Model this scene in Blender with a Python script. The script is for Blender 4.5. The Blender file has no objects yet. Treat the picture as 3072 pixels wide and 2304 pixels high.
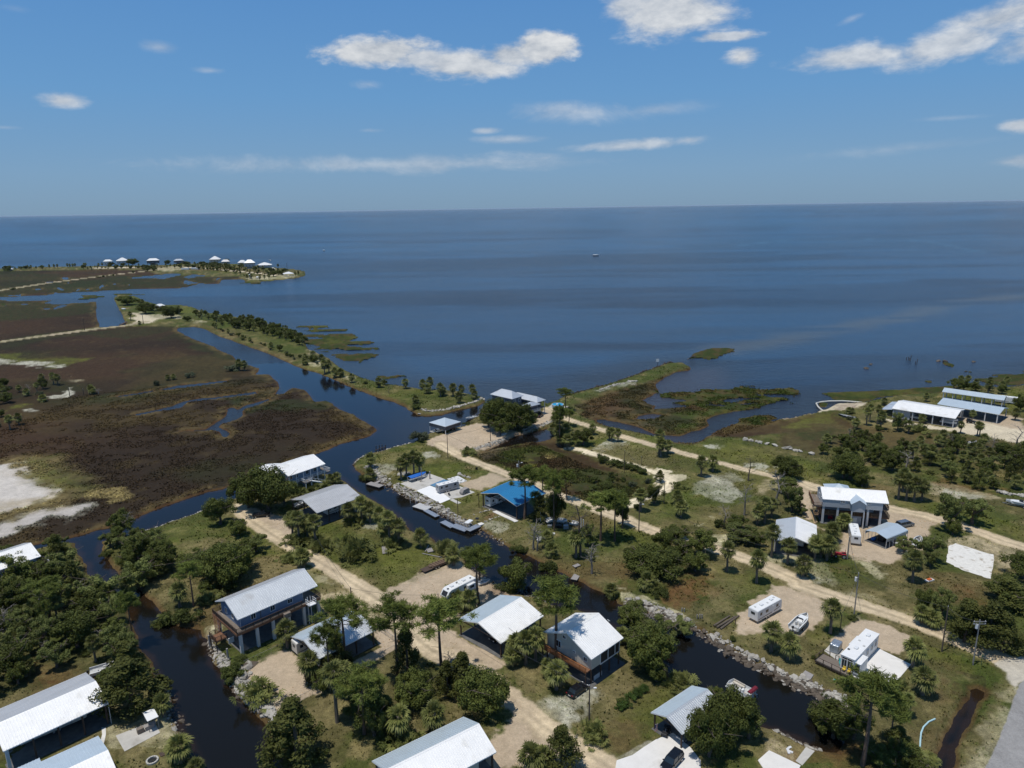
import bpy, math, random
import numpy as np
from mathutils import Vector, Matrix
# ------------------------------------------------------------------ camera
scene = bpy.context.scene
PW, PH, FOC = 3072.0,2304.0,2132.0          # photograph's own pixels and focal length
ROLL, PITCH, CAMZ = math.radians(0.895), math.radians(13.908), 90.0
_cp, _sp, _ca, _sa = math.cos(PITCH), math.sin(PITCH), math.cos(ROLL), math.sin(ROLL)
FWD = Vector((0, _cp, -_sp)); UP0 = Vector((0, _sp, _cp)); R0 = Vector((1,0,0))
RIGHT = R0 * _ca - UP0 * _sa
UPV = R0 * _sa + UP0 * _ca
cam_d = bpy.data.cameras.new('camera')
cam_d.sensor_width = 36.0; cam_d.lens = 36.0 * FOC / PW
cam_d.clip_start = 1.0; cam_d.clip_end = 300000.0
cam = bpy.data.objects.new('camera', cam_d)
M = Matrix((RIGHT, UPV, -FWD)).transposed().to_4x4(); M.translation = Vector((0,0, CAMZ))
cam.matrix_world = M
scene.collection.objects.link(cam); scene.camera = cam
def pray(px, py):
 u = (px - PW / 2) / FOC; v = -(py - PH / 2) / FOC
 return FWD + RIGHT * u + UPV * v
ZOOM = {'A': (0,1650,768 / 1948), 'B': (600,1650,768 / 1948), 'C': (1250,1650,768 / 1948),
  'D': (1850,1650,650 / 1649), 'E': (2400,1650,672 / 1705), 'F': (0,1150,768 / 2212),
  'G': (600,1200,768 / 2212), 'H': (1250,1200,768 / 2212), 'I': (1850,1250,650 / 2157),
  'J': (2350,1150,722 / 2178), 'K': (0,700,960 / 2212), 'L': (0,740,500 / 2212),
  'M': (450,740,500 / 2212), 'N': (900,900,800 / 2212), 'O': (1650,950,800 / 2212),
  'P': (2350,950,722 / 2212), 'Q': (0,0,1536 / 2212), 'R': (1536,0,1536 / 2212), 'S': (0,0,1.0),
  'T': (0,0,3072 / 2212)}
def src(z, x, y):
 a, b, s = ZOOM[z]; return a + x * s, b + y * s
def g(z, x, y, h=0.0):
 """survey point: where the sight line through a point of the photo meets the level h"""
 r = pray(*src(z, x, y)); t = (h - CAMZ) / r.z
 return Vector((r.x * t, r.y * t, h))
def pr(p):
 d = Vector(p) - Vector((0,0, CAMZ)); w = d.dot(FWD)
 return PW / 2 + d.dot(RIGHT) / w * FOC, PH / 2 - d.dot(UPV) / w * FOC
def top_height(base, z, y):
 """height above base whose image row is the given one"""
 ty = src(z, 0, y)[1]
 lo, hi = 0.0,60.0
 for _ in range(30):
  m = (lo + hi) / 2
  if pr((base.x, base.y, base.z + m))[1] > ty: lo = m
  else: hi = m
 return lo
# ------------------------------------------------------------------ sky, sun, exposure
SUN_EL = math.radians(76.0)
SUN_DIR = Vector((-0.88 * math.cos(SUN_EL), -0.475 * math.cos(SUN_EL), math.sin(SUN_EL))).normalized()
world = bpy.data.worlds.new('World'); scene.world = world; world.use_nodes = True
wt = world.node_tree; wt.nodes.clear()
def wn(t, **k):
 n = wt.nodes.new(t)
 for a, b in k.items(): setattr(n, a, b)
 return n
def wl(a, b): wt.links.new(a, b)
def wmath(op, a, b=None, clamp=False):
 n = wn('ShaderNodeMath', operation=op, use_clamp=clamp)
 for i, v in enumerate((a, b)):
  if v is None: continue
  if isinstance(v, (int, float)): n.inputs[i].default_value = v
  else: wl(v, n.inputs[i])
 return n.outputs[0]
SKY_STRENGTH = 0.085
sky = wn('ShaderNodeTexSky', sky_type='NISHITA', sun_disc=False, sun_elevation=SUN_EL,
  sun_rotation=math.atan2(SUN_DIR.x, SUN_DIR.y), altitude=90.0, air_density=1.0, dust_density=0.3, ozone_density=2.5)
geo = wn('ShaderNodeNewGeometry')
neg = wn('ShaderNodeVectorMath', operation='SCALE'); neg.inputs['Scale'].default_value = -1.0
wl(geo.outputs['Incoming'], neg.inputs[0])
sep = wn('ShaderNodeSeparateXYZ'); wl(neg.outputs[0], sep.inputs[0])
az = wmath('ARCTAN2', sep.outputs[0], sep.outputs[1]); el = wmath('ARCSINE', sep.outputs[2])
comb = wn('ShaderNodeCombineXYZ'); wl(az, comb.inputs[0]); wl(el, comb.inputs[1])
stretch = wn('ShaderNodeVectorMath', operation='MULTIPLY'); wl(comb.outputs[0], stretch.inputs[0]); stretch.inputs[1].default_value = (1,2.1,1)
def wnoise(scale, detail, rough, dist=0.0, off=(0,0,0)):
 a = wn('ShaderNodeVectorMath', operation='ADD'); wl(stretch.outputs[0], a.inputs[0]); a.inputs[1].default_value = off
 n = wn('ShaderNodeTexNoise'); wl(a.outputs[0], n.inputs['Vector'])
 n.inputs['Scale'].default_value = scale; n.inputs['Detail'].default_value = detail
 n.inputs['Roughness'].default_value = rough; n.inputs['Distortion'].default_value = dist
 return n.outputs[0]
n_big = wnoise(13,9,.62,.2); n_fine = wnoise(38,7,.6,.1,(3,1,0)); n_wisp = wnoise(7,9,.7,.8,(7,2,0))
# clouds: centre and half sizes in the photo's pixels, tilt in degrees, thickness, soft edge
CLOUDS = [(1140,156,175,50,-2,1.0,.24),(1395,196,200,50,1,.95,.28),(1620,148,120,54,0,1.0,.24),(1270,178,150,40,4,.9,.3),(1525,165,110,46,0,.95,.3),
  (2010,35,225,92,2,.95,.3),(2190,108,110,18,0,.6,.5),(1900,20,110,70,0,.9,.35),
  (2560,172,240,42,1,.85,.35),(2850,130,260,66,-13,.85,.35),(3010,52,220,68,-8,.9,.35),(3120,120,170,60,-10,.8,.4),
  (2224,172,66,30,3,.7,.6),(188,302,82,27,0,.85,.4),(479,142,62,22,3,.32,.9),(628,212,60,12,0,.3,.9),
  (1107,253,56,19,0,.3,.9),(1750,335,200,36,4,.42,1.0),(1960,330,170,22,-4,.25,1.0),(1918,434,210,17,-2,.45,.7),(2060,420,70,14,-3,.4,.8),
  (1110,392,56,11,0,.3,.9),(1455,392,46,10,0,.42,.8),(1520,418,120,12,0,.3,.9),(1180,493,620,32,0,.3,.7),(1560,488,330,24,0,.18,.8),
  (3060,376,78,25,0,.8,.35),(3055,482,90,26,0,.38,.8),(2700,446,480,20,-3,.14,1.0),(2850,354,120,9,0,.15,1.0),
  (50,25,60,14,0,.12,1.0),(10,382,60,8,0,.2,1.0),(2560,55,46,14,-18,.25,1.0),(3300,60,400,120,0,.8,.5),(1600,-160,900,90,0,.5,1.0)]
def azel(px, py):
 r = pray(px, py).normalized(); return math.atan2(r.x, r.y), math.asin(r.z)
acc = None
for (cx, cy, rx, ry, tilt, dens, soft) in CLOUDS:
 a0, e0 = azel(cx, cy)
 sx = max(abs(azel(cx + rx, cy)[0] - a0), 1e-3); sy = max(abs(azel(cx, cy + ry)[1] - e0), 1e-3)
 mp = wn('ShaderNodeMapping', vector_type='TEXTURE'); wl(comb.outputs[0], mp.inputs[0])
 mp.inputs['Location'].default_value = (a0, e0,0); mp.inputs['Rotation'].default_value = (0,0, math.radians(-tilt))
 mp.inputs['Scale'].default_value = (sx, sy, 1)
 ln = wn('ShaderNodeVectorMath', operation='LENGTH'); wl(mp.outputs[0], ln.inputs[0])
 base = wmath('SUBTRACT', 1.22, ln.outputs['Value'])
 nz = n_big if soft < .5 else n_wisp
 amp = 2.1 if soft < .5 else 2.6
 v = wmath('ADD', base, wmath('MULTIPLY', wmath('SUBTRACT', nz, 0.53), amp))
 v = wmath('ADD', v, wmath('MULTIPLY', wmath('SUBTRACT', n_fine, 0.5), 0.4))
 mr = wn('ShaderNodeMapRange', interpolation_type='SMOOTHSTEP'); wl(v, mr.inputs[0])
 mr.inputs[1].default_value = 0.0; mr.inputs[2].default_value = soft * (2.6 if soft < .5 else 1.7); mr.inputs[3].default_value = 0; mr.inputs[4].default_value = min(1, dens * (1 if soft < .5 else 1.4))
 acc = mr.outputs[0] if acc is None else wmath('MAXIMUM', acc, mr.outputs[0])
shade = wn('ShaderNodeMapRange'); wl(wmath('ADD', wmath('MULTIPLY', n_big, .6), wmath('MULTIPLY', n_fine, .4)), shade.inputs[0])
shade.inputs[1].default_value = .38; shade.inputs[2].default_value = .62
ccol = wn('ShaderNodeMix', data_type='RGBA'); wl(shade.outputs[0], ccol.inputs[0])
ccol.inputs[6].default_value = (.42 / SKY_STRENGTH, .47 / SKY_STRENGTH, .54 / SKY_STRENGTH, 1)
ccol.inputs[7].default_value = (.74 / SKY_STRENGTH, .76 / SKY_STRENGTH, .78 / SKY_STRENGTH, 1)
ramp = wn('ShaderNodeValToRGB'); wl(wmath('MULTIPLY', el, 1 / 1.5708), ramp.inputs[0]); cr_ = ramp.color_ramp
for i, (pos, c_) in enumerate(((0.0,(.158,.300,.47)),(.03,(.165,.325,.535)),(.09,(.122,.315,.60)),(.20,(.078,.25,.585)),(.45,(.06,.155,.34)),(1.0,(.05,.105,.22)))):
 e_ = cr_.elements[i] if i < 2 else cr_.elements.new(pos)
 e_.position = pos; e_.color = tuple(v for v in c_) + (1,)
scl = wn('ShaderNodeVectorMath', operation='SCALE'); wl(ramp.outputs[0], scl.inputs[0]); scl.inputs['Scale'].default_value = 1 / SKY_STRENGTH
gam = wn('ShaderNodeMix', data_type='RGBA'); gam.inputs[0].default_value = .85; wl(sky.outputs[0], gam.inputs[6]); wl(scl.outputs[0], gam.inputs[7])
mixc = wn('ShaderNodeMix', data_type='RGBA'); wl(acc, mixc.inputs[0]); wl(gam.outputs[2], mixc.inputs[6]); wl(ccol.outputs[2], mixc.inputs[7])
bg = wn('ShaderNodeBackground'); wl(mixc.outputs[2], bg.inputs[0]); bg.inputs[1].default_value = SKY_STRENGTH
wo = wn('ShaderNodeOutputWorld'); wl(bg.outputs[0], wo.inputs[0])
sun_d = bpy.data.lights.new('sun', 'SUN'); sun_d.energy = 3.3; sun_d.angle = math.radians(0.53); sun_d.color = (1.0,.955,.88)
sun = bpy.data.objects.new('sun', sun_d); sun.rotation_euler = SUN_DIR.to_track_quat('Z', 'Y').to_euler()
sun.location = (0,0,300); scene.collection.objects.link(sun)
scene.view_settings.view_transform = 'Standard'; scene.view_settings.look = 'None'
scene.view_settings.gamma = 1.0; scene.view_settings.exposure = 0.0; scene.view_settings.use_curve_mapping = False
scene.cycles.max_bounces = 6; scene.cycles.transparent_max_bounces = 8
# ------------------------------------------------------------------ helpers
COL = scene.collection
rng = random.Random(7)
def lin(r, gg=None, b=None):
 if gg is None: r, gg, b = r
 f = lambda c: ((c / 255 + .055) / 1.055) ** 2.4 if c / 255 > .04045 else c / 255 / 12.92
 return (f(r), f(gg), f(b))
MATS = {}
def mat(name, rgb, rough=.7, metal=0.0, var=.12, scale=1.2, bump=0.0, bscale=6.0, spec=.4, wear=None, alpha=None, stretchv=(1,1,1), transl=0.0, objrand=0.0):
 """procedural material: colour varied by two noises, optional wear colour, fine bump"""
 if name in MATS: return MATS[name]
 m = bpy.data.materials.new(name); m.use_nodes = True; nt = m.node_tree; N, Lk = nt.nodes, nt.links
 p = N['Principled BSDF']
 tc = N.new('ShaderNodeTexCoord'); mp = N.new('ShaderNodeMapping'); Lk.new(tc.outputs['Object'], mp.inputs[0]); mp.inputs['Scale'].default_value = stretchv
 nz = N.new('ShaderNodeTexNoise'); Lk.new(mp.outputs[0], nz.inputs['Vector']); nz.inputs['Scale'].default_value = scale; nz.inputs['Detail'].default_value = 6; nz.inputs['Roughness'].default_value = .65
 r = N.new('ShaderNodeMapRange'); Lk.new(nz.outputs[0], r.inputs[0]); r.inputs[1].default_value = .3; r.inputs[2].default_value = .7
 mx = N.new('ShaderNodeMix'); mx.data_type = 'RGBA'; Lk.new(r.outputs[0], mx.inputs[0])
 mx.inputs[6].default_value = (*[c * (1 - var) for c in rgb], 1); mx.inputs[7].default_value = (*[min(1, c * (1 + var)) for c in rgb], 1)
 out = mx.outputs[2]
 if wear:
  n2 = N.new('ShaderNodeTexNoise'); Lk.new(mp.outputs[0], n2.inputs['Vector']); n2.inputs['Scale'].default_value = scale * .45; n2.inputs['Detail'].default_value = 8
  r2 = N.new('ShaderNodeMapRange'); Lk.new(n2.outputs[0], r2.inputs[0]); r2.inputs[1].default_value = wear[3]; r2.inputs[2].default_value = wear[3] + .15
  m2 = N.new('ShaderNodeMix'); m2.data_type = 'RGBA'; Lk.new(r2.outputs[0], m2.inputs[0]); Lk.new(out, m2.inputs[6]); m2.inputs[7].default_value = (*wear[:3], 1); out = m2.outputs[2]
 if objrand:
  oi = N.new('ShaderNodeObjectInfo'); r3 = N.new('ShaderNodeMapRange'); Lk.new(oi.outputs['Random'], r3.inputs[0]); r3.inputs[3].default_value = 1 - objrand; r3.inputs[4].default_value = 1 + objrand
  m3 = N.new('ShaderNodeVectorMath'); m3.operation = 'SCALE'; Lk.new(out, m3.inputs[0]); Lk.new(r3.outputs[0], m3.inputs['Scale']); out = m3.outputs[0]
 Lk.new(out, p.inputs['Base Color'])
 p.inputs['Roughness'].default_value = rough; p.inputs['Metallic'].default_value = metal
 p.inputs['Specular IOR Level'].default_value = spec
 if bump:
  b = N.new('ShaderNodeBump'); n3 = N.new('ShaderNodeTexNoise'); Lk.new(mp.outputs[0], n3.inputs['Vector']); n3.inputs['Scale'].default_value = bscale; n3.inputs['Detail'].default_value = 5
  Lk.new(n3.outputs[0], b.inputs['Height']); b.inputs['Strength'].default_value = 1.0; b.inputs['Distance'].default_value = bump; Lk.new(b.outputs[0], p.inputs['Normal'])
 if transl:
  tr = N.new('ShaderNodeBsdfTranslucent'); Lk.new(out, tr.inputs[0]); ms = N.new('ShaderNodeMixShader'); ms.inputs[0].default_value = transl
  o = N['Material Output']; Lk.new(p.outputs[0], ms.inputs[1]); Lk.new(tr.outputs[0], ms.inputs[2]); Lk.new(ms.outputs[0], o.inputs[0])
 MATS[name] = m; return m
class MB:
 """collects faces and links them as one mesh object"""
 def __init__(s): s.v = []; s.f = []; s.m = []; s.cur = 0
 def add(s, vs, fs):
  o = len(s.v); s.v += [tuple(q) for q in vs]; s.f += [tuple(o + i for i in f) for f in fs]; s.m += [s.cur] * len(fs); return s
 def box(s, x0, x1, y0, y1, z0, z1):
  if x0 > x1: x0, x1 = x1, x0
  if y0 > y1: y0, y1 = y1, y0
  return s.add([(x, y, z) for z in (z0, z1) for y in (y0, y1) for x in (x0, x1)],
     [(0,2,3,1),(4,5,7,6),(0,1,5,4),(2,6,7,3),(0,4,6,2),(1,3,7,5)])
 def slab(s, pts, t):
  """closed slab: polygon pts (any plane) thickened downwards by t"""
  n = len(pts); lo = [(p[0], p[1], p[2] - t) for p in pts]
  return s.add(list(pts) + lo, [tuple(range(n)), tuple(range(2 * n - 1, n - 1,-1))] + [(i, n + i, n + (i + 1) % n, (i + 1) % n) for i in range(n)])
 def bar(s, a, b, w, h=None, n=4):
  a, b = Vector(a), Vector(b); d = (b - a)
  if d.length < 1e-6: return s
  d.normalize(); h = h or w
  u = d.cross(Vector((0,0,1)));
  if u.length < 1e-3: u = Vector((1,0,0))
  u.normalize(); v = u.cross(d).normalized()
  vs = []
  for p in (a, b):
   for k in range(n):
    t = 2 * math.pi * (k + .5) / n; q = math.sqrt(2) if n == 4 else 1
    vs.append(p + u * (math.cos(t) * w / 2 * q) + v * (math.sin(t) * h / 2 * q))
  return s.add(vs, [tuple(range(n - 1,-1,-1)), tuple(range(n, 2 * n))] + [(k, (k + 1) % n, n + (k + 1) % n, n + k) for k in range(n)])
 def tube(s, pts, rads, n=8):
  pts = [Vector(p) for p in pts]; rings = []; o = len(s.v)
  vs = []
  for i, p in enumerate(pts):
   d = (pts[min(i + 1, len(pts) - 1)] - pts[max(i - 1,0)]).normalized()
   u = d.cross(Vector((.3,.9,.2))).normalized(); v = u.cross(d).normalized()
   r = rads[i] if hasattr(rads, '__len__') else rads
   vs += [p + u * (math.cos(2 * math.pi * k / n) * r) + v * (math.sin(2 * math.pi * k / n) * r) for k in range(n)]
  fs = []
  for i in range(len(pts) - 1):
   fs += [(i * n + k, i * n + (k + 1) % n, (i + 1) * n + (k + 1) % n, (i + 1) * n + k) for k in range(n)]
  fs += [tuple(range(n - 1,-1,-1)), tuple(range((len(pts) - 1) * n, len(pts) * n))]
  return s.add(vs, fs)
 def prism(s, prof, y0, y1, axis='y', inset=0.0):
  """profile of (x,z) points extruded along y"""
  n = len(prof); cx = sum(p[0] for p in prof) / n; cz = sum(p[1] for p in prof) / n
  vs = [(p[0], y0, p[1]) for p in prof] + [(p[0], y1, p[1]) for p in prof]
  if axis == 'x': vs = [(v[1], v[0], v[2]) for v in vs]
  return s.add(vs, [tuple(range(n)), tuple(range(2 * n - 1, n - 1,-1))] + [(i, n + i, n + (i + 1) % n, (i + 1) % n) for i in range(n)])
 def mesh(s, name, mats):
  me = bpy.data.meshes.new(name); me.from_pydata(s.v, [], s.f)
  mats = mats if isinstance(mats, (list, tuple)) else [mats]
  for m in mats: me.materials.append(m)
  if len(mats) > 1: me.polygons.foreach_set('material_index', s.m)
  me.update(); return me
 def build(s, name, mats, parent=None, smooth=False, loc=None):
  me = s.mesh(name, mats)
  if smooth: me.polygons.foreach_set('use_smooth', [True] * len(me.polygons))
  return link(name, me, parent, loc)
def link(name, me, parent=None, loc=None):
 o = bpy.data.objects.new(name, me); COL.objects.link(o)
 if parent is not None: o.parent = parent
 if loc is not None: o.location = loc
 return o
def fixn(o):
 import bmesh
 bm = bmesh.new(); bm.from_mesh(o.data); bmesh.ops.recalc_face_normals(bm, faces=bm.faces); bm.to_mesh(o.data); bm.free(); return o
def bevel(o, w=.03, seg=2, ang=40):
 m = o.modifiers.new('bevel', 'BEVEL'); m.width = w; m.segments = seg; m.limit_method = 'ANGLE'; m.angle_limit = math.radians(ang); return o
def tag(o, label=None, cat=None, group=None, kind=None):
 if label: o['label'] = label
 if cat: o['category'] = cat
 if group: o['group'] = group
 if kind: o['kind'] = kind
 return o
def thing(name, label, cat, loc=(0,0,0), rot=0, group=None):
 o = bpy.data.objects.new(name, None); o.empty_display_size = .5; COL.objects.link(o)
 o.location = loc; o.rotation_euler = (0,0, rot); return tag(o, label, cat, group)
def copy_tree(o, parent=None):
 kids = KIDS.get(o.name)
 c = o.copy(); COL.objects.link(c); c.parent = parent
 for ch in list(o.children): copy_tree(ch, c)
 return c
KIDS = {}
# ------------------------------------------------------------------ ground survey
WATER = -0.9
def path(*a, h=-.6):
 out = []
 for z, pts in zip(a[::2], a[1::2]):
  out += [g(z, x, y, h)[:2] for x, y in pts]
 return np.array(out)
def vnoise(P, seed):
 i = np.floor(P).astype(np.int64); f = P - i; f = f * f * (3 - 2 * f)
 def hsh(x, y):
  n = (x * 374761393 + y * 668265263 + seed * 1274126177) & 0xffffffff
  n = ((n ^ (n >> 13)) * 1274126177) & 0xffffffff
  return ((n ^ (n >> 16)) & 0xffff) / 65535.0
 a = hsh(i[:, 0], i[:, 1]); b = hsh(i[:, 0] + 1, i[:, 1]); c = hsh(i[:, 0], i[:, 1] + 1); d = hsh(i[:, 0] + 1, i[:, 1] + 1)
 return (a * (1 - f[:, 0]) + b * f[:, 0]) * (1 - f[:, 1]) + (c * (1 - f[:, 0]) + d * f[:, 0]) * f[:, 1]
def fbm(P, size, octv=4, seed=1, ax=(1,1), rough=.55):
 Q = P / size * np.array(ax); s = 0; a = 1; t = 0
 for o in range(octv):
  s = s + a * vnoise(Q + 17.3 * o, seed + o); t += a; a *= rough; Q = Q * 2.03
 return s / t
def sdf(P, poly, margin=40.0):
 """signed distance to a closed polygon, negative inside"""
 lo = poly.min(0) - margin; hi = poly.max(0) + margin
 sel = np.nonzero((P[:, 0] > lo[0]) & (P[:, 0] < hi[0]) & (P[:, 1] > lo[1]) & (P[:, 1] < hi[1]))[0]
 out = np.full(len(P), margin)
 if not len(sel): return out
 p = P[sel]; d = np.full(len(p), 1e18); ins = np.zeros(len(p), bool); n = len(poly)
 for i in range(n):
  a = poly[i - 1]; b = poly[i]; e = b - a; w = p - a
  t = np.clip((w @ e) / max(e @ e, 1e-9), 0,1); q = w - t[:, None] * e
  d = np.minimum(d, (q * q).sum(1))
  if a[1] != b[1]:
   c = ((a[1] > p[:, 1]) != (b[1] > p[:, 1]))
   ins ^= c & (p[:, 0] < (b[0] - a[0]) * (p[:, 1] - a[1]) / (b[1] - a[1]) + a[0])
 d = np.sqrt(d); out[sel] = np.where(ins, -d, d); return out
def dline(P, pts, margin=30.0):
 lo = pts.min(0) - margin; hi = pts.max(0) + margin
 sel = np.nonzero((P[:, 0] > lo[0]) & (P[:, 0] < hi[0]) & (P[:, 1] > lo[1]) & (P[:, 1] < hi[1]))[0]
 out = np.full(len(P), margin)
 if not len(sel): return out
 p = P[sel]; d = np.full(len(p), 1e18)
 for i in range(len(pts) - 1):
  a = pts[i]; e = pts[i + 1] - a; w = p - a
  t = np.clip((w @ e) / max(e @ e, 1e-9), 0,1); q = w - t[:, None] * e; d = np.minimum(d, (q * q).sum(1))
 out[sel] = np.sqrt(d); return out
def sstep(a, b, x): t = np.clip((x - a) / (b - a), 0,1); return t * t * (3 - 2 * t)
NS = [(0,560),(100,590),(250,640),(400,710),(600,790),(760,840),(860,880),(940,925),(980,948),(1060,958),(1180,948),(1300,912),(1480,872),(1542,838),(1530,808),(1430,788),
 (1300,758),(1130,748),(990,738),(840,713),(680,690),(520,645),(400,592),(310,540),(230,480),(150,440),(60,400),(0,300)]
LAND = [
 # far strip with houses, and the marsh in front of it
 path('K', [(-400,262),(0,243),(150,236),(400,228),(700,222),(1000,219),(1250,212),(1450,205),(1650,212),(1900,236),(2060,250),(2108,266),(2113,292),(2030,312),(1850,330),(1700,343),
    (1684,316),(1600,318),(1532,322),(1516,347),(1438,350),(1370,342),(1366,352),(1277,374),(1193,381),(1037,382),(940,386),(729,397),(521,407),(410,415),(380,407),(365,422),(260,430),(0,440),(-400,470)]),
 # marsh left of the far canal
 path('K', [(-400,450),(0,456),(100,470),(200,462),(365,459),(300,482),(400,487),(560,480),(662,470),(672,486),(664,530),(672,590),(692,652),(870,634),(862,600),(842,560),(812,500),
    (785,450),(800,432),(850,428),(930,432),(1010,470),(1100,492),(1250,496),(1340,512),(1400,540),(1520,560),(1700,590),(1840,622),(2000,662),(2080,700)],
  'N', [(60,402),(150,440),(230,480),(310,540),(400,592),(520,645),(680,690),(840,713),(990,738),(1130,748),(1300,758),(1430,788),(1530,808),(1542,838),(1480,872),(1300,912),(1180,948),
    (1060,958),(980,948),(940,925),(860,880),(760,840),(600,790),(400,710),(250,640),(100,590),(0,560)],
  'K', [(2000,898),(1850,828),(1680,768),(1500,703),(1400,655),(1330,645),(1228,652),(1232,672),(1330,728),(1480,780),(1530,812),(1610,842),(1640,880),(1720,908),(1797,932),(1788,955),
    (1760,972),(1866,974),(1926,1030),(1926,1082),(1896,1112),(1950,1110),(2020,1062),(2110,1080)],
  'G', [(1000,12),(1100,6),(1150,20),(1210,80),(1330,130),(1400,175),(1490,215),(1528,262),(1480,300),(1350,340),(1220,372),(1050,440),(900,490),(640,590),(380,690),(200,764)],
  'F', [(1928,908),(1800,930),(1500,1030),(1230,1140),(1050,1215),(850,1262),(700,1308),(560,1332),(300,1392),(0,1462),(-600,1600),(-900,900),(-900,100)]),
 # south parcel, left of the first canal
 path('F', [(-700,1700),(0,1500),(300,1430),(560,1366),(650,1372),(700,1480),(722,1584)],
  'A', [(650,180),(800,240),(950,380),(1020,560),(1062,700),(1150,820),(1200,960),(1300,1110),(1312,1250),(1345,1350),(1400,1420),(1480,1560),(1530,1659),(1640,2000),(-900,2000),(-1200,600)]),
 # parcel between the two canals
 path('F', [(870,1360),(1000,1330),(1160,1290),(1350,1240),(1500,1185),(1650,1135),(1790,1090)],
  'G', [(60,950),(300,850),(640,740),(900,660),(1100,640),(1190,665),(1235,700),(1390,800),(1520,880),(1700,990),(1800,1110),(1880,1150),(2000,1180),(2045,1230),(2160,1290)],
  'H', [(390,1320),(425,1400)], 'C', [(380,105),(430,140),(520,210),(620,270),(730,330),(850,352),(920,368),(1020,410),(1300,480),(1490,590),(1560,645)],
  'D', [(100,720),(300,800),(385,860),(400,960),(510,1052),(640,1062),(850,1180),(1000,1270),(1100,1330),(1180,1352),(1350,1440),(1450,1490),(1520,1508),(1640,1535)],
  'E', [(290,1540),(330,1450),(330,1300),(300,1190),(120,1075),(205,1082)],
  'D', [(1610,1080),(1500,1070),(1350,1005),(1200,925),(1000,845),(900,775),(750,685),(650,615),(585,592),(400,520),(200,460),(0,395)],
  'C', [(1520,372),(1450,325),(1300,265),(1180,200),(1040,130)],
  'H', [(1340,1525),(1200,1465),(1050,1385),(900,1305),(812,1268),(700,1196),(540,1096),(430,1090),(270,1005),(130,935),(0,865)],
  'G', [(1800,826),(1600,728),(1480,668),(1400,640),(1338,600),(1318,560),(1360,508),(1500,458),(1700,400),(1830,372),(1900,330),(1960,300)],
  'H', [(105,285),(250,268),(390,225),(430,200),(500,150),(560,100)],
  'N', [(1500,960),(1520,880),(1600,800),(1700,760),(1990,800),(2050,860),(2110,838)],
  'O', [(0,712),(60,690),(170,640),(300,608),(500,553),(700,488),(860,430),(970,383),(1100,380),(1160,412),(1170,440),(1050,457),(950,500),(880,560),(900,620),(760,690),(860,735),(1160,725),(1300,762),(1600,778),(1380,814),(1300,850),(1310,900),(1240,940),(1180,950),(1070,990),(960,985),(850,962),(700,905),(560,868),(480,862),(450,848),(390,850),(400,880),
    (560,925),(700,955),(830,985),(960,1020),(1060,1040),(1190,1043),(1250,1018),(1300,985),(1420,930),(1560,880),(1750,890),(1900,850),(2212,792)],
  'P', [(0,945),(110,915),(230,885),(300,870),(400,850),(480,800),(620,792),(760,786),(900,752),(1100,720),(1450,690),(1700,618),(1830,640),(2030,650),(2212,632),(3400,500),(4500,1500)],
  'E', [(3600,2600),(1200,2600),(-3000,2600)],
  'A', [(560 + 1521,2000),(2080,1659),(2040,1420),(1990,1310),(1891,1200),(1800,1120),(1720,980),(1620,830),(1572,700),(1530,600),(1400,582),(1290,570),(1200,420),(1095,330),(1000,250),(900,170),(845,88)],
  'F', [(960,1540),(880,1470)]),
]
# marsh stands: emergent grass that breaks up into patches towards the open water (patchiness in metres)
PATCH = [
 (path('N', [(-120,250),(60,200),(200,220),(420,240),(440,300),(600,340),(520,390),(680,390),(740,450),(560,480),(540,560),(740,600),(1120,560),(960,640),(700,650),(500,620),(350,560),(380,490),(230,480),(60,400)]), 7.0),
 (path('O', [(1160,720),(1500,740),(1900,690),(1750,762),(1600,780),(1380,814)]), 2.0),(path('O', [(900,640),(1160,620),(1400,590),(1700,585),(1990,590),(2160,660),(2080,715),(1900,700),(1500,745),(1160,730)]), 8.0),
 (path('O', [(1235,295),(1330,255),(1450,250),(1640,252),(1480,295),(1420,330),(1385,400),(1320,428),(1280,400),(1250,350),(1150,345)]), 3.0),
 (path('O', [(1555,835),(1700,810),(1890,800),(1830,850),(1750,885),(1560,880)]), 3.0),
 (path('P', [(330,695),(600,676),(900,663),(1150,652),(1500,622),(1800,615),(1800,680),(1450,712),(1100,728),(900,752),(760,795),(600,790),(430,780)]), 2.0),
 (path('P', [(300,790),(340,768),(440,790),(420,830),(320,830)]), 1.0),
 (path('P', [(1640,505),(1680,492),(1850,515),(2110,520),(2300,470),(2300,600),(2150,630),(1950,620),(1730,565),(2100,545),(1800,540)]), 3.0),
 (path('P', [(1240,575),(1380,572),(1420,600),(1400,622),(1280,600)]), 2.0),
 (path('P', [(1430,410),(1500,405),(1590,440),(1570,468),(1480,450)]), 1.5),
 (path('M', [(1870,310),(1960,302),(2062,322),(2040,350),(1880,340)]), 2.0),
 (path('M', [(1130,487),(1260,470),(1480,465),(1480,492),(1200,492)]), 3.0),
 (path('L', [(985,712),(1080,672),(1030,645),(1120,636),(1280,642),(1395,658),(1250,688)]), 2.0),
 (path('L', [(1420,625),(1560,617),(1990,622),(1900,640),(1560,640)]), 3.0),
 (path('L', [(-300,690),(0,700),(200,720),(710,702),(600,740),(200,770),(-300,800)]), 4.0),
 (path('K', [(1200,495),(1340,512),(1330,540),(1700,600),(2000,650),(2150,740),(2000,720),(1700,640)]), 3.0),
]
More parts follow.
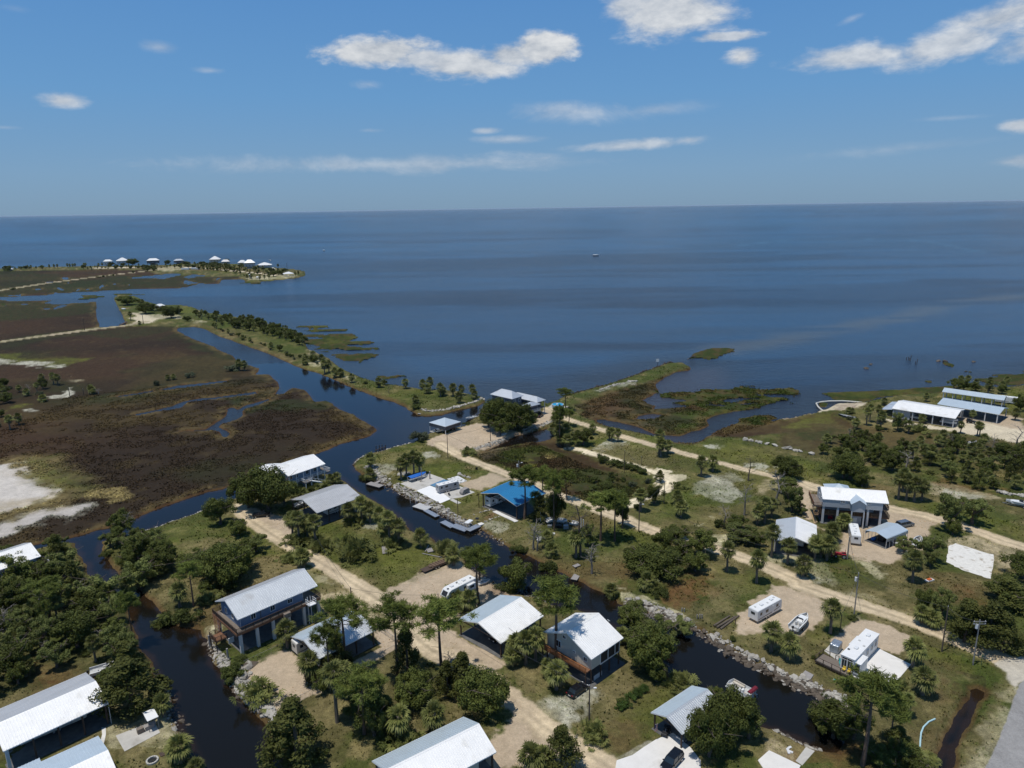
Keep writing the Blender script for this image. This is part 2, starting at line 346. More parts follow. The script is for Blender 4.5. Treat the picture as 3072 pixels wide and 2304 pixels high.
CUT = [
 path('O', [(840,685),(960,675),(1160,722),(1150,745),(960,760),(860,765),(880,730)]), path('O', [(700,850),(730,820),(850,802),(925,812),(880,840),(780,850)]),
 path('H', [(560,455),(640,410),(760,360),(800,332),(880,300),(960,285),(1050,258),(1175,232),(1172,330),(1090,352),(980,370),(860,392),(700,420),(620,440)]),  # pond
 path('E', [(1308,1062),(1345,1050),(1392,1072),(1352,1165),(1305,1260),(1255,1380),(1190,1500),(1160,1659),(1130,1900),(850,1900),(960,1659),(1030,1560),(1080,1430),(1150,1330),(1220,1210),(1290,1120)]),
 path('F', [(1000,108),(1150,85),(1330,55),(1335,68),(1150,102),(1010,116)]),
 path('F', [(1380,48),(1520,18),(1800,-10),(1960,-30),(1960,-20),(1800,6),(1540,40),(1390,60)]),
 path('F', [(1180,262),(1360,222),(1480,195),(1560,155),(1700,130),(1900,112),(2210,68),(2212,90),(1900,128),(1790,142),(1640,158),(1560,205),(1480,222),(1350,240),(1190,272)]),
 path('F', [(1560,414),(1780,395),(1850,350),(1940,285),(1975,230),(1960,215),(2000,205),(2060,222),(2130,185),(2230,155),(2320,128),(2330,140),(2230,182),(2120,215),(2085,240),(2095,275),(2040,310),(1920,345),
    (1890,372),(1960,405),(1985,428),(1950,462),(1920,450),(1900,420),(1850,402),(1750,405)]),
 path('L', [(820,412),(900,408),(915,425),(850,438)]), path('L', [(610,470),(680,458),(780,452),(700,468)]), path('L', [(740,540),(800,545),(850,575),(790,570)]),
 path('L', [(1300,545),(1350,505),(1390,515),(1330,550)]), path('L', [(1660,515),(1720,500),(1730,505),(1680,518)]), path('L', [(100,645),(200,645),(270,630),(300,640),(240,655),(130,655)]),
 path('L', [(1720,415),(2000,385),(2212,365),(2260,370),(2212,395),(2150,410),(1900,415)]), path('L', [(1000,575),(1050,555),(1070,565),(1020,585)]), path('L', [(1470,485),(1530,483),(1540,495),(1480,495)]),
 path('M', [(0,395),(220,358),(420,352),(400,375),(200,420),(100,420),(0,412)]), path('M', [(440,400),(560,370),(800,378),(640,392),(510,418)]), path('M', [(450,452),(540,455),(560,470),(640,478),(500,497),(455,480)]),
 path('M', [(862,440),(900,415),(930,422),(880,445)]), path('L', [(740,800),(820,768),(890,770),(840,800),(700,830)]), path('L', [(0,768),(90,770),(60,785),(0,782)]), path('L', [(450,560),(520,552),(540,562),(470,566)]),
 path('L', [(880,480),(950,473),(955,484),(890,490)]), path('L', [(270,755),(370,760),(370,768),(280,768)]), path('L', [(1140,565),(1190,555),(1190,570),(1150,576)]), path('L', [(560,812),(680,822),(600,832)]),
 path('H', [(1560,1200 - 1030),(1600,165),(1700,180),(1850,220),(1990,270),(2030,296),(1900,270),(1750,232),(1640,205)]),
]
CANALCOL = []   # where the water is the dark, tannic canal kind
MARSH = [(path('K', [(-500,262),(200,262),(700,250),(1000,258),(1150,300),(1650,300),(1700,345),(1300,400),(0,460),(-500,480)]), 2),
  (path('K', [(-500,440),(300,450),(680,470),(692,650),(0,745),(-500,800)]), 2),
  (path('K', [(-500,800),(0,752),(300,712),(600,672),(900,645),(1228,650),(1530,800),(1800,930),(2000,1050),(2350,1000)], 'G', [(1000,0),(1560,240),(1500,330),(900,520),(200,790)],
   'F', [(1900,940),(1230,1170),(600,1370),(-600,1620),(-900,100)]), 2),
  (path('O', [(230,740),(420,660),(640,600),(880,540),(1000,480),(1180,430),(1340,700),(1340,900),(1100,1010),(850,1000),(400,890),(250,830)]), 1),
  (path('H', [(480,480),(620,430),(900,400),(1000,360),(1180,350),(1300,440),(1450,470),(1600,560),(1950,700),(2050,800),(1850,850),(1750,950),(1500,870),(1300,820),(900,640),(600,540)]), 1.5),
  (path('I', [(820,190),(1000,100),(1250,60),(1700,40),(2200,-40),(2200,60),(2100,180),(1700,180),(1300,200),(1000,215),(700,270),(500,260),(700,250)]), 2),
  (path('J', [(0,330),(340,290),(500,300),(700,400),(900,440),(1400,480),(2178,560),(2178,620),(1500,620),(900,600),(400,560),(300,640),(0,570)]), 3)]
ROADS = [  # centre line, half width, colour
 (path('E', [(1690,900),(1640,870),(1520,820),(1400,775),(1250,712),(1100,650),(900,567),(750,510),(600,462),(400,398),(250,350),(0,268)],
  'I', [(1830,1640),(1600,1540),(1400,1450),(1200,1385),(1050,1340),(900,1285),(700,1232),(480,1175),(300,1110),(100,1028)],
  'H', [(1815,1032),(1650,975),(1500,918),(1250,830),(1100,765),(950,706),(800,648),(600,568),(400,490),(280,432),(200,380)], h=0), 2.4, 'road'),
 (path('H', [(1130,70),(1190,95),(1260,145),(1350,185),(1500,228),(1600,258),(1800,322),(2000,378),(2212,432)], 'I', [(300,270),(500,320),(800,400),(1000,455),(1250,520),(1500,580),(1850,660),(1980,695)],
  'J', [(150,895),(300,960)], h=0), 2.0, 'road'),
 (path('J', [(900,1120),(1100,1160),(1300,1195),(1450,1240),(1700,1315),(2000,1430),(2178,1482),(2500,1590)], h=0), 2.6, 'road'),
 (path('H', [(1305,415),(1400,425),(1550,470),(1700,512),(1900,570),(2100,645),(2200,700),(2170,760)], 'I', [(440,740),(300,800),(160,850),(130,880)], h=0), 1.6, 'sandroad'),
 (path('G', [(330,920),(380,990),(450,1050),(600,1150),(800,1270),(1000,1380),(1150,1470),(1300,1570)], 'B', [(1200,275),(1350,370),(1460,460),(1520,540)], 'C', [(-50,620),(60,720),(180,800),(300,850),(450,920),(600,1020),(740,1150),(900,1290),(1050,1400),(1250,1515),(1400,1610),(1560,1720)], h=0), 2.4, 'road'),
 (path('K', [(-300,440),(0,392),(300,345),(650,300),(980,262),(1100,248),(1250,232)], h=0), 4.0, 'farroad'),
 (path('K', [(-300,790),(0,746),(300,706),(600,667),(900,632),(1000,612)], h=0), 2.4, 'farroad'),
 (path('K', [(1200,235),(1400,238),(1600,258),(1800,278),(1900,290)], h=0), 3.5, 'sand'),
 (path('K', [(-200,262),(200,250),(700,240),(1250,228)], h=0), 3.0, 'sand'),
]
C_ = lin
COLS = {'road': C_(196,178,148), 'sandroad': C_(222,208,178), 'farroad': C_(150,140,112), 'sand': C_(205,192,166), 'white': C_(200,193,184), 'gravel': C_(184,166,142), 'earth': C_(118,92,70), 'brown': C_(104,88,60), 'straw': C_(134,120,88),
  'green': C_(74,84,38), 'dkgreen': C_(54,62,32), 'lime': C_(106,108,48), 'marsh': C_(68,51,39), 'marsh2': C_(82,68,44), 'marshg': C_(50,56,32), 'asphalt': C_(150,148,146), 'concrete': C_(205,200,192), 'ditch': C_(58,54,34), 'yellow': C_(116,112,52), 'silt': C_(140,122,108), 'hay': C_(150,132,92), 'litter': C_(112,82,56), 'mix': C_(98,91,60)}
# cover patches: colour, polygon, feather in metres, raggedness in metres, strength, class
def P_(c, z, pts, fe=1.0, ra=1.5, st=1.0, cls=None): return (c, path(z, pts, h=0), fe, ra, st, cls)
COVER = [
 P_('dkgreen', 'A', [(-300,60),(600,100),(1000,350),(1080,700),(1180,900),(700,950),(-300,1300)], 4,6,.6),
 P_('litter', 'A', [(200,900),(560,900),(700,1000),(300,1100)], 3,4,.8),
 P_('straw', 'A', [(830,1300),(1260,1250),(1340,1420),(1300,1659),(860,1659)], 2,3,.8), P_('sand', 'A', [(850,1120),(930,1140),(900,1350),(1100,1240),(1260,1200),(1340,1400),(1250,1480),(880,1440),(860,1300)], 2,4,.55),
 P_('green', 'F', [(1180,1300),(1780,1100),(2060,1250),(2100,1400),(1500,1584),(1500,1380)], 3,4,.7), P_('straw', 'F', [(1500,1400),(1800,1300),(2000,1330),(1950,1450),(1600,1560)], 3,4,.8),
 P_('brown', 'B', [(380,80),(640,20),(760,140),(700,190),(400,330),(0,520),(0,430),(330,200)], 2,3,.9), P_('straw', 'B', [(420,100),(640,60),(700,150),(400,220)], 2,4,.8),
 P_('brown', 'B', [(0,470),(180,440),(200,620),(60,700),(0,600)], 1,2,.8), P_('sand', 'B', [(60,600),(180,540),(210,600),(80,680),(60,760),(190,880),(190,930),(110,830),(50,720)], 1,2,.9),
 P_('straw', 'B', [(830,150),(1000,170),(1130,300),(1150,430),(900,420),(880,280)], 2,3,.8), P_('gravel', 'B', [(880,330),(1150,330),(1330,440),(1440,560),(1330,600),(1200,480),(930,470)], 1.5,2,.9),
 P_('gravel', 'B', [(1330,510),(1560,700),(1480,760),(1200,925),(1150,860),(1380,740),(1320,640)], .3,.3,1,4), P_('gravel', 'B', [(350,890),(640,745),(760,810),(740,900),(900,1000),(940,1085),(770,1160),(650,1240),(500,1180),(600,1100),(350,1000)], .6,1,1,4),
 P_('green', 'B', [(190,770),(340,800),(640,700),(640,745),(360,885),(200,880)], 1,1,.9), P_('sand', 'B', [(500,1120),(620,1150),(590,1230),(480,1200)], 1,1.5,.5),
 P_('gravel', 'C', [(-250,320),(60,160),(330,90),(620,260),(780,360),(560,420),(340,500),(160,560),(300,640),(620,830),(700,870),(560,940),(300,860),(100,780),(-100,600),(-260,440)], .8,1.2,1,4),
 P_('earth', 'C', [(520,260),(640,230),(760,340),(600,360)], 1.5,2,.5),
 P_('gravel', 'C', [(520,1500),(780,1220),(1000,1420),(1180,1470),(1300,1659),(560,1659)], 1,1.5,1,4),
 P_('straw', 'C', [(700,900),(1000,820),(1100,1000),(1060,1150),(950,1220),(730,1090)], 2,2,.8), P_('white', 'C', [(940,1220),(1120,1120),(1330,1040),(1440,1060),(1300,1160),(1270,1230),(1200,1380),(1100,1360)], 1.2,3,.75),
 P_('mix', 'C', [(1400,1050),(1620,900),(1948,1000),(1948,1150),(1700,1300),(1500,1350),(1380,1250)], 2,2,.7), P_('brown', 'C', [(1380,1330),(1600,1280),(1760,1380),(1800,1500),(1500,1600),(1380,1480)], 1.5,2,.85),
 P_('straw', 'C', [(1380,1050),(1560,940),(1700,1000),(1560,1200),(1450,1200)], 1.5,2,.7), P_('green', 'C', [(1200,1400),(1300,1300),(1400,1480),(1560,1620),(1500,1659),(1380,1580)], 1,1,.8),
 P_('lime', 'D', [(130,1100),(380,1010),(500,1060),(300,1280),(60,1260)], 2,2,.5), P_('white', 'D', [(0,1580),(230,1450),(500,1480),(560,1659),(0,1659)], .3,.2,.5),
 P_('litter', 'D', [(340,330),(520,180),(700,200),(800,300),(640,400),(400,420)], 2,3,.9), P_('straw', 'D', [(650,300),(900,180),(1060,260),(1000,400),(700,450)], 2,3,.6), P_('lime', 'D', [(800,130),(1000,180),(1240,260),(1150,330),(900,260)], 2,2,.35),
 P_('brown', 'D', [(0,120),(100,100),(120,300),(0,320)], 2,3,.8), P_('gravel', 'D', [(900,560),(1000,420),(1190,270),(1280,270),(1600,390),(1620,520),(1400,680),(1300,640),(1100,620),(920,640)], .8,1.5,1,4),
 P_('straw', 'D', [(900,640),(1100,640),(1400,740),(1500,1000),(1300,960),(1000,800)], 1,2,.5), P_('straw', 'D', [(1100,1400),(1180,1350),(1500,1500),(1400,1659),(1100,1659)], 1.5,3,.8), P_('gravel', 'D', [(1150,1400),(1300,1500),(1350,1600),(1150,1560)], 1.5,3,.6),
 P_('lime', 'D', [(1420,640),(1600,560),(1640,620),(1500,760)], 1.5,2,.4), P_('sand', 'D', [(0,300),(120,310),(260,400),(430,470),(600,560),(560,600),(380,520),(150,440),(0,380)], 1,2,.6),
 P_('green', 'D', [(850,260),(1130,250),(1200,330),(1000,420),(850,350)], 2,3,.3),
 P_('gravel', 'E', [(330,590),(440,510),(680,580),(860,660),(800,700),(760,800),(590,760),(540,690),(360,780),(230,700)], .5,1,1,4), P_('green', 'E', [(340,460),(440,470),(560,530),(400,540),(300,620),(240,660),(180,620),(250,520)], .8,1,.9),
 P_('sand', 'E', [(0,30),(110,0),(330,300),(560,380),(860,500),(1130,610),(900,560),(560,450),(250,320),(80,190)], 1.5,4,.45), P_('straw', 'E', [(420,360),(620,330),(860,480),(820,540),(560,450)], 2,3,.7), P_('green', 'E', [(100,60),(540,80),(560,260),(320,300),(80,180)], 3,3,.5),
 P_('earth', 'E', [(250,120),(350,110),(350,190),(260,200)], 2,3,.5), P_('gravel', 'E', [(300,-60),(700,-20),(720,80),(560,90),(380,40)], 1,2,.9,4), P_('sand', 'E', [(480,90),(560,100),(680,200),(600,210)], 1,2,.7),
 P_('brown', 'E', [(680,200),(1200,200),(1460,260),(1450,500),(1200,420),(900,330)], 3,4,.7), P_('straw', 'E', [(680,300),(860,300),(880,480),(700,380)], 2,3,.6), P_('litter', 'E', [(1180,300),(1300,280),(1480,420),(1440,470),(1250,380)], 2,3,.6),
 P_('lime', 'E', [(900,680),(1080,740),(1260,800),(1300,880),(1150,900),(1000,820)], 2,2,.6), P_('green', 'E', [(1130,740),(1330,820),(1500,900),(1600,1040),(1500,1200),(1380,1240),(1340,1000),(1280,860)], 1,1.5,.9),
 P_('mix', 'E', [(860,900),(1150,900),(1000,1300),(900,1500),(560,1500),(600,1200)], 2,3,.6), P_('straw', 'E', [(860,1020),(1130,950),(1060,1250),(900,1300)], 3,3,.6), P_('brown', 'E', [(1150,900),(1290,900),(1290,1100),(1050,1450),(960,1659),(900,1659),(1000,1350)], 2,3,.7),
 P_('ditch', 'E', [(1200,900),(1450,950),(1480,1100),(1350,1400),(1240,1659),(1180,1659),(1350,1100),(1200,1100)], 2,3,.8), P_('sand', 'E', [(1600,1060),(1680,1040),(1560,1330),(1420,1659),(1250,1659),(1400,1400)], 1.5,3,.6),
 P_('straw', 'E', [(1560,900),(1640,960),(1640,1080),(1440,1400),(1300,1659),(1200,1659),(1380,1300)], 1.5,3,.5), P_('litter', 'E', [(0,1500),(300,1480),(640,1500),(700,1659),(0,1659)], 2,3,.7), P_('green', 'E', [(1500,780),(1705,740),(1705,810),(1600,810)], 1.5,2,.8),
 P_('gravel', 'G', [(320,920),(460,920),(800,1060),(780,1160),(700,1190),(600,1140),(420,1080),(330,1000)], 1,1.5,1,4), P_('green', 'G', [(1150,1050),(1500,1060),(1560,1250),(2000,1250),(2100,1400),(1850,1540),(1400,1560),(1100,1400)], 4,4,.5),
 P_('straw', 'G', [(1050,1300),(1300,1450),(1300,1560),(950,1330)], 2,3,.6), P_('lime', 'G', [(1500,1300),(1900,1280),(2050,1360),(1800,1480),(1560,1460)], 3,4,.5), P_('white', 'G', [(1450,1070),(1510,1060),(1510,1110),(1460,1100)], 1,2,.7),
 P_('straw', 'G', [(380,1400),(700,1330),(800,1480),(500,1560),(400,1500)], 2,3,.8), P_('sand', 'G', [(880,1430),(1000,1500),(1120,1584),(1000,1584)], 1.5,3,.5),
 P_('white', 'G', [(1520,560),(1640,540),(1700,600),(1640,660),(1540,640),(1480,620)], 1,2,.5), P_('lime', 'G', [(1370,530),(1700,420),(2000,400),(2200,560),(2200,680),(2050,650),(1900,560),(1620,560)], 3,3,.35), P_('white', 'G', [(1910,455),(2000,450),(2030,480),(1950,500)], 1,1.5,.6),
 P_('sand', 'G', [(1740,700),(1990,640),(2110,690),(1980,740),(1870,790),(1800,760)], .5,.5,.9,4), P_('gravel', 'H', [(80,350),(400,230),(520,200),(900,280),(780,350),(640,400),(520,440),(300,440),(100,390)], .7,1,1,4), P_('gravel', 'H', [(980,220),(1100,80),(1190,90),(1190,180),(1050,240),(900,290)], .5,1,1,4),
 P_('white', 'H', [(1120,70),(1180,40),(1300,60),(1220,100)], .5,1,.8,5), P_('white', 'H', [(40,465),(150,450),(160,490),(50,490)], 1,2,.6), P_('gravel', 'H', [(370,720),(640,630),(800,680),(560,780),(430,760)], 1,1.5,.9,4),
 P_('gravel', 'H', [(1080,860),(1140,780),(1250,840),(1180,920),(1110,920)], 1,1.5,.8), P_('straw', 'H', [(440,950),(700,940),(900,1050),(1000,1180),(800,1240),(540,1080)], 2,3,.6), P_('white', 'H', [(580,1060),(760,1020),(800,1120),(660,1140)], 1,2.5,.5),
 P_('earth', 'H', [(550,1050),(650,975),(690,985),(590,1060)], .3,.5,.7), P_('brown', 'H', [(1300,1000),(1560,960),(1700,1100),(1600,1200),(1300,1100)], 2,3,.6), P_('green', 'H', [(1160,1180),(1600,1120),(2180,1180),(2100,1350),(1700,1380),(1250,1420)], 4,4,.6), P_('lime', 'H', [(1700,1060),(2150,1200),(2150,1290),(1900,1250)], 3,3,.5),
 P_('brown', 'H', [(1000,1380),(1400,1400),(1850,1430),(1850,1580),(1400,1584),(1200,1480)], 2,4,.8), P_('white', 'H', [(1530,380),(1640,330),(1800,370),(1740,420),(1600,440),(1480,440)], 1,3,.7), P_('straw', 'H', [(1450,430),(1800,380),(2212,470),(2212,620),(1900,540),(1650,500)], 3,4,.7),
 P_('yellow', 'H', [(820,540),(940,500),(1060,540),(1060,590),(980,580),(900,540)], 1,3,.7), P_('hay', 'H', [(1080,460),(1140,450),(1200,480),(1150,500)], 1,2,.7), P_('green', 'H', [(700,420),(1000,380),(1300,450),(1100,500),(760,520)], 3,6,.6), P_('mix', 'H', [(620,540),(1000,600),(1500,600),(1900,720),(1800,900),(1250,780),(800,640)], 4,8,.6), P_('dkgreen', 'H', [(1200,640),(1500,560),(1950,700),(1850,840),(1500,870),(1250,760)], 4,6,.8),
 P_('silt', 'H', [(520,440),(700,400),(800,420),(600,500)], 1,2,.4), P_('green', 'H', [(1860,700),(2212,760),(2212,1100),(1900,1000),(1960,880)], 4,4,.5),
 P_('mix', 'I', [(0,260),(700,420),(760,520),(600,560),(300,500),(0,420)], 3,4,.6), P_('sandroad', 'I', [(430,740),(480,700),(600,600),(680,610),(560,700),(480,760)], .8,1.5,1,3), P_('sandroad', 'I', [(300,500),(500,540),(670,590),(660,630),(480,620),(400,700),(470,640),(280,530)], 1,2,1,3),
 P_('white', 'I', [(780,720),(1000,620),(1200,640),(1300,760),(1250,860),(1000,830),(850,760)], 2,6,.6), P_('white', 'I', [(920,600),(1100,540),(1200,620),(1000,640)], 2,5,.35), P_('white', 'I', [(900,290),(1000,275),(1080,290),(1000,306),(910,306)], 1,2,.8), P_('white', 'I', [(1320,490),(1500,468),(1550,500),(1500,540),(1400,510)], 1,3,.7),
 P_('sand', 'I', [(760,1090),(960,1010),(980,1030),(820,1100)], 1,2.5,.6), P_('sand', 'I', [(980,1180),(1100,1170),(1100,1230),(1000,1290),(1000,1350),(950,1330)], 1,1.5,.9), P_('lime', 'I', [(1000,250),(1200,240),(1400,330),(1700,380),(2050,450),(2100,640),(1850,620),(1500,440),(1000,380)], 4,5,.55),
 P_('green', 'I', [(560,560),(800,560),(900,660),(800,1000),(450,1100),(440,860),(700,640)], 4,4,.5), P_('gravel', 'I', [(1300,840),(1500,640),(1900,640),(2000,900),(2000,1120),(1880,1000),(1700,700),(1400,780)], 1.5,2,.6),
 P_('gravel', 'J', [(100,890),(250,930),(260,1050),(300,1300),(400,1310),(480,1450),(340,1320),(180,1240)], 1.5,2,.95,4), P_('gravel', 'J', [(480,1440),(560,1330),(720,1290),(960,1100),(1200,1180),(1450,1240),(1250,1400),(1240,1500),(1000,1640),(800,1610),(600,1590),(520,1500)], 1.5,2,.95,4),
 P_('sand', 'I', [(1500,1400),(1700,1370),(1800,1400),(1760,1480),(1600,1460)], 1,2,.7), P_('white', 'I', [(1930,1530),(2050,1600),(2157,1659),(2000,1650)], 1,3,.5), P_('litter', 'J', [(760,900),(900,940),(900,980),(780,960)], 2,3,.6), P_('straw', 'J', [(760,800),(1000,850),(1000,1050),(800,960)], 3,3,.6),
 P_('gravel', 'J', [(1280,900),(1500,920),(1780,980),(2000,1040),(1700,1040),(1350,1000)], 1.5,3,.7), P_('white', 'J', [(1330,970),(1450,960),(1780,1020),(1760,1050),(1500,1020)], 1,2.5,.7), P_('lime', 'J', [(1000,1050),(1400,1080),(1900,1180),(2178,1300),(2178,1420),(1700,1280),(1100,1120)], 3,3,.45),
 P_('gravel', 'J', [(1550,1380),(1700,1340),(2178,1520),(2178,1640),(1900,1659),(1900,1550),(1520,1470)], 2,3,.9), P_('mix', 'J', [(0,330),(340,290),(700,400),(2178,540),(2178,640),(900,620),(300,660),(0,580)], 5,8,.6), P_('litter', 'J', [(1400,860),(1990,960),(1900,1000),(1380,900)], 2,3,.6), P_('brown', 'J', [(400,380),(560,370),(1500,480),(1500,560),(900,560),(600,480)], 4,5,.6),
 P_('sand', 'P', [(900,920),(1000,950),(1160,975),(1560,1030),(1640,950),(1900,980),(2212,1040),(2400,1100),(2212,1170),(1900,1110),(1500,1050),(1150,1000),(920,950)], 1,1.5,1,4), P_('gravel', 'P', [(1600,890),(2060,900),(2212,940),(2212,1050),(1900,980),(1600,960)], 1.5,2,.9,4),
 P_('sand', 'P', [(0,925),(200,880),(330,850),(420,790),(760,790),(760,810),(600,850),(380,870),(230,892),(0,945)], 1,1.5,.8,5), P_('silt', 'P', [(440,800),(760,795),(700,822),(500,850)], 1,2,.8), P_('hay', 'P', [(1420,720),(1470,710),(1480,735),(1410,740)], .5,1,.8), P_('lime', 'P', [(640,860),(760,830),(830,870),(700,910)], 2,2,.6),
 P_('lime', 'P', [(0,960),(300,890),(460,890),(450,960),(200,1000),(0,1010)], 3,4,.6), P_('dkgreen', 'P', [(180,1030),(450,990),(640,1040),(500,1100),(200,1120)], 4,6,.7), P_('hay', 'P', [(1340,770),(1430,775),(1420,790)], .5,1,.8), P_('lime', 'P', [(2030,660),(2212,640),(2212,900),(2060,860)], 2,3,.6),
 # marsh patterning
 P_('hay', 'F', [(-600,760),(0,690),(180,660),(300,800),(520,900),(560,960),(400,1010),(0,1140),(-600,1260)], 7,5,.7), P_('white', 'F', [(-600,800),(0,710),(130,680),(190,760),(340,845),(500,905),(420,975),(250,1030),(0,1110),(-600,1200)], 4,4,.95,5), P_('white', 'F', [(150,1160),(340,1090),(560,1060),(760,1045),(740,1100),(640,1150),(440,1140),(330,1200),(200,1230),(90,1280),(0,1310),(-100,1300),(0,1200)], 4,3,.8,5),
 P_('hay', 'F', [(780,935),(880,905),(1100,915),(1110,950),(980,1010),(880,1000),(800,1010)], 2,4,.85), P_('hay', 'F', [(60,660),(300,615),(440,640),(520,730),(600,820),(870,890),(760,960),(520,935),(330,860),(160,770)], 9,6,.7), P_('green', 'F', [(270,640),(430,630),(560,780),(850,880),(700,925),(560,905),(330,830)], 9,5,.65), P_('yellow', 'F', [(340,810),(600,840),(570,905),(480,890)], 4,4,.6), P_('hay', 'F', [(-100,1030),(200,1010),(480,960),(560,1060),(100,1180),(-100,1150)], 5,5,.5),
 P_('marsh2', 'F', [(120,540),(400,520),(500,600),(430,640),(150,640)], 5,8,.5), P_('white', 'F', [(410,105),(550,90),(600,30),(625,60),(600,110),(500,130)], 1.5,3,.9), P_('white', 'F', [(190,222),(260,210),(320,225),(250,238)], 1.5,3,.8), P_('lime', 'F', [(20,200),(200,175),(220,200),(50,225)], 3,4,.8),
 P_('sand', 'F', [(0,1050),(0,1100),(260,1020),(470,960),(440,990),(200,1060)], 1.5,3,.6),
 P_('marsh2', 'F', [(600,120),(1000,90),(1400,60),(1900,0),(2212,0),(2212,110),(1850,120),(1500,130),(1350,220),(1000,240),(600,200)], 8,14,.55), P_('marsh2', 'F', [(900,300),(1500,220),(1800,180),(1950,250),(1800,380),(1400,440),(1600,380),(1300,330),(900,350)], 8,14,.65),
 P_('marshg', 'F', [(1950,100),(2212,50),(2212,180),(2100,200),(1900,180)], 4,8,.8), P_('marshg', 'G', [(150,20),(700,0),(1150,10),(1180,70),(700,90),(350,90)], 5,10,.8), P_('marshg', 'F', [(600,130),(1000,100),(1400,70),(1400,90),(900,150)], 4,10,.6), P_('marsh2', 'G', [(1100,100),(1300,130),(1520,250),(1300,350),(1000,440),(1000,400),(1350,250)], 5,8,.8),
 P_('marshg', 'K', [(-400,270),(200,262),(700,330),(650,380),(0,440),(-400,460)], 12,25,.7), P_('marshg', 'K', [(300,350),(1000,290),(1700,300),(1400,350),(700,395),(300,420)], 12,25,.8), P_('marshg', 'K', [(-400,450),(660,475),(660,540),(300,590),(-400,620)], 12,20,.8), P_('marshg', 'K', [(1230,670),(1500,790),(1640,880),(1500,850),(1200,700)], 6,8,.8),
 P_('marshg', 'K', [(560,700),(800,660),(1250,640),(1250,670),(850,720),(600,715)], 6,12,.6), P_('marsh2', 'K', [(800,830),(1300,820),(1640,860),(1790,935),(1500,980),(900,1090),(800,1000),(1300,900)], 12,20,.5),
 P_('lime', 'K', [(-100,820),(160,830),(200,860),(600,860),(500,910),(400,920),(180,880),(0,880)], 4,8,.6), P_('white', 'K', [(-60,862),(0,862),(90,862),(80,890),(0,900)], 3,6,.9), P_('white', 'K', [(100,885),(230,878),(350,890),(410,918),(300,920),(120,905)], 3,6,.85), P_('sand', 'K', [(470,980),(545,985),(540,1010),(490,1010)], 3,8,.5),
 P_('sand', 'K', [(920,550),(975,542),(1000,560),(1150,560),(1260,565),(1250,588),(1100,590),(1050,620),(940,630),(915,600)], 2,4,.9,5), P_('green', 'K', [(790,440),(930,440),(1330,520),(1700,610),(1700,650),(1300,620),(1100,600),(900,540)], 6,8,.6), P_('lime', 'K', [(1230,500),(1340,512),(1330,550),(1250,545)], 4,6,.6),
 P_('green', 'K', [(1500,590),(1850,640),(2080,720),(2200,850),(2000,840),(1800,740),(1550,660)], 6,8,.6), P_('brown', 'K', [(1340,620),(1500,680),(1700,740),(1850,810),(2000,890),(1990,860),(1850,780),(1650,690)], 3,4,.7), P_('sand', 'K', [(1330,600),(1420,610),(1360,625)], 2,3,.6),
 P_('green', 'N', [(900,800),(1000,770),(1300,790),(1500,830),(1300,890),(1100,930),(960,880)], 4,4,.7), P_('brown', 'N', [(300,640),(600,760),(860,850),(990,940),(940,930),(760,845),(400,715)], 1.5,3,.8), P_('sand', 'N', [(60,500),(140,500),(160,545),(120,550),(80,520)], 2,3,.7), P_('sand', 'N', [(370,640),(420,640),(500,690),(400,680)], 2,3,.6), P_('gravel', 'N', [(60,405),(140,400),(160,440),(80,450)], 2,3,.7),
 P_('brown', 'K', [(700,238),(1500,222),(1900,262),(1900,290),(1500,262),(1100,250),(700,250)], 3,8,.6), P_('sand', 'M', [(1240,430),(1500,440),(1900,405),(1960,370),(1700,370),(1350,400)], 2,4,.7), P_('lime', 'M', [(1580,400),(1760,390),(1760,405),(1600,415)], 3,3,.7), P_('sand', 'M', [(50,290),(420,250),(420,310),(200,330)], 3,6,.6),
 P_('marshg', 'O', [(230,650),(600,560),(1000,410),(1170,390),(1170,440),(900,520),(640,620),(300,690)], 3,4,.3), P_('green', 'O', [(190,660),(600,540),(1000,390),(1160,410),(900,500),(640,570),(400,620)], 3,4,.8), P_('earth', 'O', [(300,680),(420,650),(700,560),(640,600),(400,740),(300,730)], 3,5,.5), P_('marshg', 'O', [(640,700),(900,740),(1300,760),(1600,778),(1300,860),(1230,945),(960,980),(700,905),(500,860)], 4,6,.75), P_('green', 'O', [(900,790),(1300,765),(1600,780),(1380,812),(1300,860),(1240,935),(1080,985),(1000,940),(1150,860)], 3,5,.75), P_('silt', 'O', [(700,860),(850,840),(850,900),(760,890)], 2,4,.5), P_('earth', 'O', [(270,740),(560,720),(800,760),(500,800),(300,790)], 4,8,.5),
 P_('white', 'O', [(380,610),(440,595),(560,560),(700,535),(690,560),(560,580),(430,615)], 1,3,.5),
]
ASPH = path('E', [(1800,960),(1705,992),(1668,1020),(1640,1100),(1560,1330),(1480,1520),(1400,1680),(1280,1950),(2300,1950),(2400,900)], h=0)
JUNC = path('E', [(1560,830),(1705,812),(1900,800),(1800,960),(1668,1020),(1640,1090),(1600,1000),(1560,930),(1480,860)], h=0)
def land_s(P, warp=True):
 """distance inside the shoreline (metres, negative on water)"""
 w = (fbm(P, 5,4,3) - .5) * 2.2 + (fbm(P, 24,3,5) - .5) * 2.0
 s = np.full(len(P), -40.0)
 for L_ in LAND: s = np.maximum(s, -sdf(P, L_))
 for C in CUT: s = np.minimum(s, sdf(P, C))
 s = s + w * np.clip(1.2 - s * .0,0,1) * .8
 patch = np.full(len(P), -40.0)
 n = fbm(P, 11,5,11,(.45,1.0))
 for poly, amp in PATCH:
  d = -sdf(P, poly)
  patch = np.maximum(patch, np.minimum(d, 4) + (n - .56) * amp * 4.5)
 return s, patch
